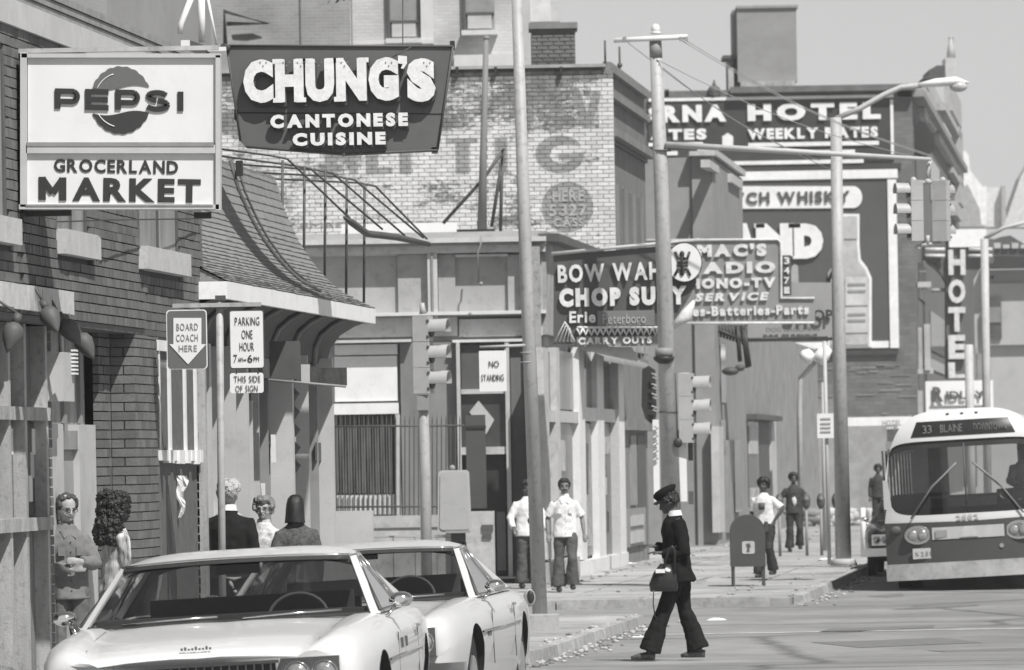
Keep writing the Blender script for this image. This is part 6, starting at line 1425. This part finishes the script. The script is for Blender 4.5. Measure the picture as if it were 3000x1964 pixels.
# ================================================================== people
mSK = M('light_skin', .36, rough=.6, var=.1, sc=20, bump=0); mSKT = M('tanned_skin', .36, rough=.6, var=.1, sc=20, bump=0); mSKD = M('dark_skin', .085, rough=.5, var=.12, sc=20, bump=0)
mHW = M('silver_hair', .38, rough=.7, var=.4, sc=30, streak=3, bump=.4, bsc=120); mHB = M('black_hair', .018, rough=.4, var=.4, sc=30, streak=5, bump=.5, bsc=140); mHG = M('dark_grey_hair', .06, rough=.6, var=.4, sc=40, bump=.4, bsc=120)
def hand(mb, wr, d, up, s=1.0, curl=.5):
    d = Vector(d).normalized(); up = (Vector(up)-d*d.dot(Vector(up))).normalized(); side = d.cross(up)
    mb.tube([wr,wr+d*.035*s,wr+d*.085*s],[(.022*s,.018*s),(.034*s,.016*s),(.036*s,.013*s)],8,side=side)
    for i,(o,l) in enumerate(((-.027,.06),(-.009,.07),(.009,.066),(.026,.052))):
        a = wr+d*.08*s+side*o*s; b = a+d*l*.5*s-up*l*.25*curl*s; c = b+d*l*.4*s*(1-curl*.6)-up*l*.45*curl*s; mb.tube([a,b,c],[.0095*s,.0088*s,.007*s],6)
    a = wr+d*.025*s-side*.028*s; mb.tube([a,a+d*.03*s-side*.022*s-up*.01*s,a+d*.06*s-side*.026*s-up*.022*s],[.012*s,.011*s,.008*s],6)
DEF = dict(hl=(.09,0,.93),kl=(.1,-.02,.5),al=(.11,.02,.09), hr=(-.09,0,.93),kr=(-.1,-.02,.5),ar=(-.11,.02,.09),
           sl=(.168,0,1.362),el=(.225,.04,1.13),wl=(.235,-.04,.88), sr=(-.168,0,1.362),er=(-.225,.04,1.13),wr=(-.235,-.04,.88), head=(0,0,0), lean=0.0)
def person(label, loc, rz, H=1.75, skin=mSK, top=None, trousers=None, shoes=mBLACK, hair='short', hairm=mHG, pose={}, jacket_len=.86, sleeve='long', bulk=1.0, flare=.105, hemw=.2, collar=None, glasses=False, extra=None, vox=.012, face=True, lap=None, skirt=False):
    p = dict(DEF); p.update(pose); k = H/1.75; V = lambda v: Vector(v)*k
    t = T('person', label, 'person', loc, rz=rz)
    hy, hx, hz = [R(a) for a in p['head']]
    Mh = Matrix.Rotation(hz,3,'Z') @ Matrix.Rotation(hx,3,'X') @ Matrix.Rotation(hy,3,'Y'); nb = Vector((0,.0+p['lean'],1.50))*k
    def h(v): return nb + Mh @ (Vector(v)*k)
    # --- body: one continuous skin
    mb = MB(); ln = p['lean']
    mb.tube([V((0,ln*.1,.9)),V((0,ln*.4,1.08)),V((0,ln*.8,1.32)),V((0,ln,1.44)),V((0,ln,1.48))],[(.14*k,.1*k),(.125*k,.09*k),(.15*k,.1*k),(.12*k,.07*k),(.06*k,.06*k)],12,side=(1,0,0))
    mb.tube([V((0,ln,1.42)),h((0,0,.04))],[.056*k,.054*k],10)
    # head in neck coordinates: chin at z .05, crown at .255
    rows = [(.02,.03,-.03,.03),(.035,.042,-.075,.05),(.06,.052,-.094,.07),(.09,.064,-.094,.085),(.12,.070,-.090,.095),(.15,.074,-.090,.100),(.18,.075,-.088,.101),(.21,.069,-.075,.092),(.235,.052,-.052,.07),(.25,.025,-.02,.04)]
    hr_ = []
    for z,rx,yfz,yb in rows:
        cy = (yfz+yb)/2; ry = (yb-yfz)/2; hr_.append([h((rx*math.cos(a),cy+ry*math.sin(a)+.0,z)) for a in [2*math.pi*i/16 for i in range(16)]])
    mb.grid(hr_, closed=True); n=len(mb.v); mb.f.append([n-16+i for i in range(16)]); mb.m.append(0); mb.sm.append(True); mb.f.append([n-160+i for i in range(16)][::-1]); mb.m.append(0); mb.sm.append(True)
    mb.tube([h((0,-.086,.148)),h((0,-.101,.118)),h((0,-.110,.104)),h((0,-.088,.094))],[.008*k,.011*k,.015*k,.01*k],8)
    for s_ in (-1,1):
        mb.ball(h((s_*.076,.0,.12)),.012*k,.02*k,.032*k,8,6); mb.ball(h((s_*.04,-.07,.098)),.02*k,.02*k,.02*k,8,6)
        mb.ball(h((s_*.03,-.085,.152)),.024*k,.012*k,.007*k,8,5)
    mb.ball(h((0,-.094,.077)),.024*k,.01*k,.007*k,8,5); mb.ball(h((0,-.09,.05)),.02*k,.012*k,.014*k,8,5)
    for s_,sh,el_,wr_ in ((1,'sl','el','wl'),(-1,'sr','er','wr')):
        a,b,c = V(p[sh]),V(p[el_]),V(p[wr_]); mb.tube([V((0,ln,1.40)),a,a.lerp(b,.3),b,b.lerp(c,.35),c],[.05*k,.052*k,.047*k,.036*k,.038*k,.025*k],10)
        d = (c-b).normalized(); hd = p.get('hd'+sh[1], d); hand(mb, c, hd, p.get('hu'+sh[1], (0,-1,0) if abs(Vector(hd).normalized().y) < .7 else (0,0,1)), k*1.05)
    for s_,hp_,kn,an in ((1,'hl','kl','al'),(-1,'hr','kr','ar')):
        a,b,c = V(p[hp_]),V(p[kn]),V(p[an]); mb.tube([a+Vector((0,0,.02)),a.lerp(b,.4),b,b.lerp(c,.35),c,c-Vector((0,0,.03))],[.085*k,.078*k,.056*k,.055*k,.036*k,.036*k],10)
    body = mb.build('body', skin, t, local=True, fix=True); remesh(body, vox*.85, 2)
    # --- face
    if face:
        for s_ in (-1,1):
            q = MB(); q.ball(h((s_*.031,-.084,.138)),.011*k,.007*k,.007*k,8,5); q.build('eye', mBLACK, t, local=True)
            q = MB(); q.tube([h((s_*.014,-.094,.156)),h((s_*.032,-.094,.160)),h((s_*.052,-.082,.154))],.004*k,5); q.build('eyebrow', hairm, t, local=True)
        q = MB(); q.tube([h((-.024,-.092,.074)),h((0,-.1,.076)),h((.024,-.092,.074))],.0035*k,5); q.build('mouth', M('lip_shade', .09), t, local=True)
    if glasses:
        for s_ in (-1,1):
            q = MB(); c = h((s_*.034,-.103,.138)); q.tube([c+Mh@Vector((.024*math.cos(a),0,.017*math.sin(a)))*k for a in [2*math.pi*i/14 for i in range(15)]],.0032,5,cap=False); q.tube([h((s_*.058,-.1,.142)),h((s_*.078,0,.135))],.003,5)
            q.build('eyeglasses', mDGREY, t, local=True)
    # --- hair
    q = MB(); rnd = random.Random(hash(label)%1000)
    if hair in ('short','thin','afro'):
        g = {'short':.012,'thin':.006,'afro':.028}[hair] + (.009 if hairm is mHW else 0)
        for i in range(260):
            a = rnd.uniform(0,2*math.pi); zz = rnd.uniform(.10,.25); 
            if hair == 'thin' and (zz > .2 or random.random() < .3): continue
            for (z0,rx,f_,b_),(z1,rx1,f1,b1) in zip(rows,rows[1:]):
                if z0 <= zz <= z1:
                    tt=(zz-z0)/(z1-z0); rx=rx+(rx1-rx)*tt; f_=f_+(f1-f_)*tt; b_=b_+(b1-b_)*tt; break
            x = (rx+g*.4)*math.cos(a); y = (f_+b_)/2+((b_-f_)/2+g*.4)*math.sin(a)
            if y < -.04 and zz < (.238 if trousers is mTR1 else .215): continue
            if y < .03 and zz < .14: continue
            q.ball(h((x,y,zz)),(.011+g*.8)*k*rnd.uniform(.8,1.2),None,None,6,4)
        ho = q.build('hair', hairm, t, local=True); remesh(ho, .006, 4); fold(ho, .006, 45); fold(ho, .004, 120)
    elif hair == 'curly':
        for i in range(520):
            a = rnd.uniform(0,2*math.pi); zz = rnd.uniform(-.17,.265); rr_ = .115 if zz > .0 else .12
            rr_ *= (1 if zz < .2 else math.sqrt(max(.05,1-((zz-.2)/.085)**2)))
            x = rr_*math.cos(a)*rnd.uniform(.75,1.08); y = .03+rr_*1.05*math.sin(a)*rnd.uniform(.75,1.08)
            if y < -.055 and zz < .2: continue
            if zz < .04 and y < .02: continue
            q.ball(h((x,y,zz)),.036*rnd.uniform(.7,1.2),None,None,6,4)
        ho = q.build('hair', hairm, t, local=True); remesh(ho, .007, 2); fold(ho, .014, 26); fold(ho, .010, 75)
    elif hair == 'bob':
        r_ = []
        for z,rx,ry in ((.272,.004,.005),(.268,.03,.036),(.255,.056,.066),(.225,.080,.092),(.18,.090,.108),(.12,.096,.114),(.06,.099,.116),(.01,.104,.118),(-.015,.108,.118)):
            r_.append([h((rx*math.cos(a),.014+ry*math.sin(a)*(1 if math.sin(a) > 0 else .35 if z < .13 else .7 if z < .19 else .97)+.004*math.sin(a*17),z+.004*math.sin(a*13))) for a in [2*math.pi*i/32 for i in range(32)]])
        q.grid(r_, closed=True); q.grid([[v.lerp(h((0,.02,.0)),.15) for v in r_[-1]],r_[-1]], closed=True); q.build('hair', hairm, t, local=True)
    # --- trousers
    if trousers:
        q = MB(); q.tube([V((0,.0,.86)),V((0,0,.92)),V((0,ln*.3,1.04))],[(.165*k*bulk,.115*k*bulk),(.17*k*bulk,.12*k*bulk),(.15*k*bulk,.11*k*bulk)],14,side=(1,0,0))
        for hp_,kn,an in (('hl','kl','al'),('hr','kr','ar')):
            a,b,c = V(p[hp_]),V(p[kn]),V(p[an]); q.tube([a,a.lerp(b,.35),b,b.lerp(c,.5),c.lerp(b,.05)-Vector((0,0,.015))],[(.098*k*bulk),.094*k*bulk,.074*k,.5*(.074+flare)*k,flare*k],14)
        if skirt: q = MB(); q.tube([V((0,0,1.02)),V((0,0,.85)),V((0,0,.45))],[(.15*k,.11*k),(.19*k,.14*k),(.24*k,.2*k)],16,side=(1,0,0))
        o = q.build('skirt' if skirt else 'trousers', trousers, t, local=True); remesh(o, vox, 2)
        fold(o, .011, 8)
    if shoes:
        for kn,an,fd in (('kl','al','fl'),('kr','ar','fr')):
            a = V(p[an]); q = MB(); f_ = Vector(p.get(fd,(0,-1,0))).normalized(); lowest = a-Vector((0,0,.085*k)) if fd not in p else a-Vector((0,0,.075*k))
            q.tube([lowest-f_*.06+Vector((0,0,.04)),lowest+f_*.0+Vector((0,0,.045)),lowest+f_*.11+Vector((0,0,.035)),lowest+f_*.19+Vector((0,0,.022))],[(.034,.04),(.042,.045),(.045,.034),(.022,.018)],10,side=f_.cross(Vector((0,0,1))))
            q.build('shoe', shoes, t, local=True)
    # --- top
    if top:
        q = MB(); b_ = bulk; zb = jacket_len
        q.tube([V((0,ln*.1+.005,zb)),V((0,ln*.3,zb+.12)),V((0,ln*.6,1.18)),V((0,ln*.85,1.32)),V((0,ln,1.405)),V((0,ln,1.455)),V((0,ln+.0,1.50))],
               [(hemw*k*b_,(hemw-.05)*k*b_),(.185*k*b_,.13*k*b_),(.172*k*b_,.122*k*b_),(.188*k*b_,.125*k*b_),(.155*k*b_,.105*k*b_),(.1*k,.085*k),(.066*k,.068*k)],18,side=(1,0,0))
        for sh,el_,wr_ in (('sl','el','wl'),('sr','er','wr')):
            a,b,c = V(p[sh]),V(p[el_]),V(p[wr_]); st = Vector((0,ln,1.40*k)).lerp(a,.6)
            if sleeve == 'long': q.tube([st,a,a.lerp(b,.35),b,b.lerp(c,.4),c.lerp(b,.04)],[.055*k*b_,.066*k*b_,.066*k*b_,.06*k*b_,.054*k*b_,.046*k*b_],12)
            else: q.tube([st,a,a.lerp(b,.4),a.lerp(b,.85)],[.055*k*b_,.067*k*b_,.068*k*b_,.07*k*b_],12)
        o = q.build('jacket' if sleeve == 'long' else 'shirt', top, t, local=True); remesh(o, vox, 2); fold(o, .012, 6.5)
    if collar:
        q = MB(); q.tube([V((0,ln+.004,1.475)),V((0,ln,1.53))],[(.078*k,.078*k),(.066*k,.066*k)],16,side=(1,0,0),cap=False); q.build('collar', collar, t, local=True)
    if lap:
        q = MB(); q.tube([V((0,ln*.4-.07,.95)),V((0,ln*.6-.075,1.2)),V((0,ln-.055,1.44))],[(.075*k,.06*k),(.08*k,.062*k),(.05*k,.04*k)],12,side=(1,0,0)); q.build('shirt_front', lap, t, local=True)
    return t, h, V, k
def fold(o, amp, fr):
    me = o.data; nn = [v.normal.copy() for v in me.vertices]; out = []
    for v,n0 in zip(me.vertices, nn):
        c = v.co; n_ = noise.noise(Vector((c.x*fr, c.y*fr, c.z*fr*.7)))+.5*noise.noise(c*fr*2.3)
        out += list(c + n0*n_*amp*1.4)
    me.vertices.foreach_set('co', out); me.update()
def gpos(px, D, ex=.12): b = P(px,1600,D); return Vector((b.x, D, gz(D)+ex))

mSH1 = M('grey_work_shirt', .17, rough=.85, var=.2, sc=10, bump=.2); mTR1 = M('grey_work_trousers', .12, rough=.85, var=.12, sc=10, bump=.2)
T1 = person('older man in glasses and grey work shirt standing by the doorway with folded arms', gpos(193,44.6), R(22), 1.57, mSKT, mSH1, mTR1, hair='short', hairm=mHG, glasses=True, collar=mSH1, jacket_len=.84, bulk=1.06,
       pose=dict(el=(.25,-.08,1.14),wl=(.06,-.24,1.17),er=(-.25,-.06,1.12),wr=(-.02,-.22,1.10),head=(0,12,8),hdl=(-1,-.1,.05),hdr=(1,-.15,.1)))
mBL = M('streaked_blouse', .42, rough=.8, var=.9, sc=22, streak=4, bump=.2)
person('woman with long dark curly hair and a streaked blouse, turned away from the camera', gpos(338,45.6), R(118), 1.56, mSKT, mBL, M('grey_skirt', .3), hair='curly', hairm=mHB, jacket_len=.88, bulk=.95, skirt=True,
       pose=dict(el=(.2,-.02,1.12),wl=(.14,-.14,.92),er=(-.2,-.02,1.12),wr=(-.12,-.14,.94),head=(0,6,12)))
mSUIT = M('black_suit', .016, spec=.12, rough=.9, var=.15, sc=8, bump=.1)
person('man in black suit jacket seen from behind with silver hair and white collar', gpos(672,50.4), R(178), 1.72, mSKT, mSUIT, mSUIT, hair='short', hairm=mHW, collar=mWHITE, bulk=1.1, pose=dict(head=(0,4,-18)))
mFL = M('floral_blouse', .55, rough=.8, var=.5, sc=16, bump=.2, dirt=.35)
person('elderly woman in sunglasses and pale floral blouse, facing the camera beyond the white car', gpos(774,53), R(-8), 1.58, mSKT, mFL, mGREY, hair='afro', hairm=M('grey_curls', .2, rough=.7, var=.5, sc=30, bump=.4, bsc=100), glasses=True, collar=mFL, bulk=1.05, pose=dict(wr=(-.2,-.22,1.42),er=(-.26,-.05,1.18),hdr=(.1,-.2,1)))
mKN = M('grey_boucle_coat', .085, rough=.95, var=.55, sc=45, bump=.6, bsc=120)
person('woman with straight black bobbed hair and a grey woolly coat, back to the camera', gpos(868,51.8), R(196), 1.575, mSKT, mKN, mKN, hair='bob', hairm=mHB, bulk=1.12, pose=dict(head=(0,4,-35)))
mWSH = M('white_shirt', .7, rough=.8, var=.08, sc=8, bump=.25); mJN = M('dark_flared_trousers', .08, rough=.8, var=.3, sc=6, bump=.2)
T2 = person('man with moustache in a white open necked shirt and flared trousers walking to the camera', gpos(1656,85), R(4), 1.69, M('brown_skin', .17, rough=.55, var=.1, sc=20, bump=0), mWSH, mJN, hair='short', hairm=mHB, sleeve='short', bulk=1.0, flare=.12, jacket_len=.86, collar=mWSH,
       pose=dict(kl=(.1,-.12,.52),al=(.1,-.04,.12),kr=(-.1,.0,.5),ar=(-.11,.02,.09),el=(.27,.03,1.14),wl=(.29,-.08,.9),er=(-.27,.03,1.14),wr=(-.27,-.08,.9)))
person('person in a dark vest over white sleeves mostly hidden behind the tall pale pole', gpos(1546,88), R(10), 1.66, mSKD, mWSH, mJN, hair='afro', hairm=mHB, bulk=1.1, lap=mBLACK,
       pose=dict(el=(.27,.0,1.15),wl=(.3,-.15,.95),er=(-.28,-.02,1.15),wr=(-.26,-.2,.98)))
def shirt_front(t, k, lightm, ln=0.0):
    for s_ in (-1,1):
        q = MB(); q.add([Vector((s_*.012,-.108,1.40))*k,Vector((s_*.062,-.085,1.475))*k,Vector((s_*.085,-.09,1.44))*k,Vector((s_*.055,-.122,1.37))*k],[(0,1,2,3)]); q.add([Vector((s_*.012,-.118,1.40))*k,Vector((s_*.062,-.095,1.485))*k,Vector((s_*.085,-.10,1.44))*k,Vector((s_*.055,-.132,1.37))*k],[(3,2,1,0)]); q.build('collar_flap', lightm, t, local=True, fix=False)
        q = MB(); q.box(s_*.05*k,s_*.115*k,-.142*k,-.136*k,1.22*k,1.30*k); q.build('pocket', lightm, t, local=True)
    for i in range(6):
        q = MB(); q.ball(Vector((0,-.14-.002*i,1.34-i*.085))*k,.007,.004,.007,6,4); q.build('button', mDGREY, t, local=True)
t_, h_, V_, k_ = person('man in a white T-shirt and dark trousers standing just behind the mailbox', gpos(2240,92.5), R(-20), 1.62, mSKD, mWSH, M('dark_trousers', .035, var=.3), hair='afro', hairm=mHB, sleeve='short', jacket_len=.95, bulk=1.05,
       pose=dict(el=(.33,.02,1.2),wl=(.2,-.06,1.0),er=(-.24,.03,1.14),wr=(-.2,-.15,1.0),kl=(.12,-.1,.52),al=(.14,.05,.14)))
q = MB(); q.tube([V_((0.0,-.125,1.32)),V_((0.0,-.135,1.2))],[(.06,.03),(.05,.03)],10,side=(1,0,0)); q.build('shirt_print', mDGREY, t_, local=True)
mJK = M('dark_jacket', .04, rough=.8, var=.2)
person('far pedestrian in an open dark jacket over a white shirt between parking meters', gpos(2328,117), R(5), 1.62, mSKD, mJK, M('dark_trousers', .035), hair='afro', hairm=mHB, lap=mWSH, bulk=1.05,
       pose=dict(el=(.32,.03,1.16),wl=(.26,-.1,.96),er=(-.32,.03,1.16),wr=(-.26,-.1,.96),kl=(.11,-.12,.52),al=(.12,.0,.14)), vox=.014)
person('small dark clad figure far down the street just left of the bus', gpos(2576,150), R(0), 1.7, mSKD, mJK, M('dark_trousers', .035), hair='afro', hairm=mHB, face=False, vox=.016)
dr = (bus.matrix_basis @ Vector((.82,1.5,.5)))
person('bus driver in a pale shirt seated behind the steering wheel', dr, R(0), 1.7, mSKD, mGREY, mJN, hair='short', hairm=mHB,
       pose=dict(kl=(.12,-.4,.72),al=(.12,-.45,.3),kr=(-.12,-.4,.72),ar=(-.12,-.45,.3),hl=(.09,0,.7),hr=(-.09,0,.7),el=(.24,-.2,1.15),wl=(.15,-.48,1.1),er=(-.24,-.2,1.15),wr=(-.15,-.48,1.1)), vox=.014)
for t_ in [o for o in bpy.data.objects if o.get('label','').startswith('man with moustache')]:
    q = MB(); q.tube([Vector((-.028,-.097,1.5*.9657+.083)),Vector((0,-.107,1.5*.9657+.088)),Vector((.028,-.097,1.5*.9657+.083))],[.005,.009,.005],6); q.build('moustache', mHB, t_, local=True)
shirt_front(T1[0], T1[3], mSH1); shirt_front(T2[0], T2[3], mWSH)
# --- walking figure in cap with bag
DW = 58.2; wx = P(1986,1600,DW).x
mBJ = M('black_wool_coat', .012, spec=.12, rough=.95, var=.25, sc=9, bump=.25, bsc=70); mBT = M('dark_pinstripe_trousers', .016, spec=.12, rough=.9, var=.3, sc=14, streak=20, bump=.15)
t, h, V, k = person('pedestrian in black cap, dark coat and flared trousers crossing the street with a handbag', (wx,DW,gz(DW)), R(-90), 1.76, mSKD, mBJ, mBT, shoes=M('worn_leather_shoe', .09, rough=.35, var=.5, sc=20), hair='short', hairm=mHB, bulk=1.12, flare=.115, hemw=.215, jacket_len=.80, collar=mWHITE,
       pose=dict(hl=(.08,0,.92),kl=(.07,-.15,.52),al=(.06,-.31,.1), hr=(-.08,.0,.92),kr=(-.07,.07,.5),ar=(-.06,.20,.11), sl=(.16,-.0,1.40),el=(.2,.06,1.09),wl=(.15,-.17,1.10), sr=(-.16,-.02,1.40),er=(-.2,.0,1.1),wr=(-.06,-.22,1.16),
                 head=(0,26,0), lean=-.03, hdl=(-.1,-1,.1), hdr=(.2,-1,.25)), vox=.0105)
q = MB(); c = h((0,.015,.235)); rr = []
for z,r,dy in ((-.03,.088,.0),(.0,.102,.0),(.022,.116,.01),(.045,.112,.018),(.062,.085,.02),(.07,.03,.02)):
    rr.append([h((r*.95*math.cos(a),dy+r*1.12*math.sin(a),.215+z)) for a in [2*math.pi*i/24 for i in range(24)]])
q.grid(rr, closed=True); q.f.append([120+i for i in range(24)]); q.m.append(0); q.sm.append(True)
capo = q.build('cap', mBJ, t, local=True)
q = MB(); q.grid([[h((x*.075*w_, -.075-e*.075*(1-.35*x*x), .195-e*.012-.02*x*x)) for x in [-1+i/4 for i in range(9)]] for e,w_ in ((0,1),(.5,1),(1,.85))]); q.grid([[h((x*.075*w_, -.075-e*.075*(1-.35*x*x), .187-e*.012-.02*x*x)) for x in [-1+i/4 for i in range(9)]] for e,w_ in ((0,1),(.5,1),(1,.85))][::-1]); q.build('brim', mBLACK, capo, local=True, fix=False)
q = MB()
for i in range(40): a = random.uniform(0,math.pi); q.ball(h((.072*math.cos(a),.012+.086*math.sin(a),random.uniform(.10,.19))),.02,None,None,6,4)
ho = q.build('nape_hair', mHB, t, local=True); remesh(ho, .006, 3); fold(ho, .006, 60)
# handbag hangs from the near forearm
mLE = M('black_leather', .02, rough=.28, var=.4, sc=12, bump=.4, bsc=25, spec=.6)
bc = Vector((wx-.14, DW-.24, 0)); zt = 1.10*k
bag = T('handbag', 'black leather handbag hanging from the forearm of the crossing pedestrian', 'handbag', (bc.x, bc.y, .72))
q = MB(); q.tube([(bc.x-.02,bc.y,.74),(bc.x-.02,bc.y,.80),(bc.x,bc.y,.92),(bc.x+.01,bc.y,1.02)],[(.135,.05),(.15,.065),(.12,.055),(.06,.02)],16,side=(1,0,0)); o = q.build('bag_body', mLE, bag); 
for x,y in ((.045,-.05),(.085,.04)):
    q = MB(); q.tube([(bc.x+x-.06,bc.y+y,.98),(bc.x+x-.01,bc.y+y,1.16),(bc.x+x+.03,bc.y+y,1.2),(bc.x+x+.055,bc.y+y,1.15),(bc.x+x+.05,bc.y+y,.92)],[(.012,.004)]*5,8); q.build('strap', mLE, bag)
q = MB(); q.tube([(bc.x-.12,bc.y-.03,.80),(bc.x-.13,bc.y-.03,.62),(bc.x-.115,bc.y-.03,.50),(bc.x-.09,bc.y-.03,.45)],.006,6); q.build('loose_strap', mLE, bag)
q = MB(); q.box(bc.x-.1,bc.x-.005,bc.y-.075,bc.y-.06,.93,.97); q.build('bright_clasp', mSIGNW, bag)
bpy.data.scenes.remove(BS)
# ================================================================== haze: even pale air over the long street
hz = MB(); hz.box(-640,640,-2,760,-1.2,45)
m = bpy.data.materials.new('pale_haze'); m.use_nodes = True; n = m.node_tree.nodes; n.clear(); o = n.new('ShaderNodeOutputMaterial'); v = n.new('ShaderNodeVolumePrincipled')
v.inputs['Color'].default_value = (.95,.95,.95,1); v.inputs['Density'].default_value = .00036; v.inputs['Anisotropy'].default_value = 0.0
m.node_tree.links.new(v.outputs[0], o.inputs['Volume'])
hb = hz.build('haze', m, kind='stuff')
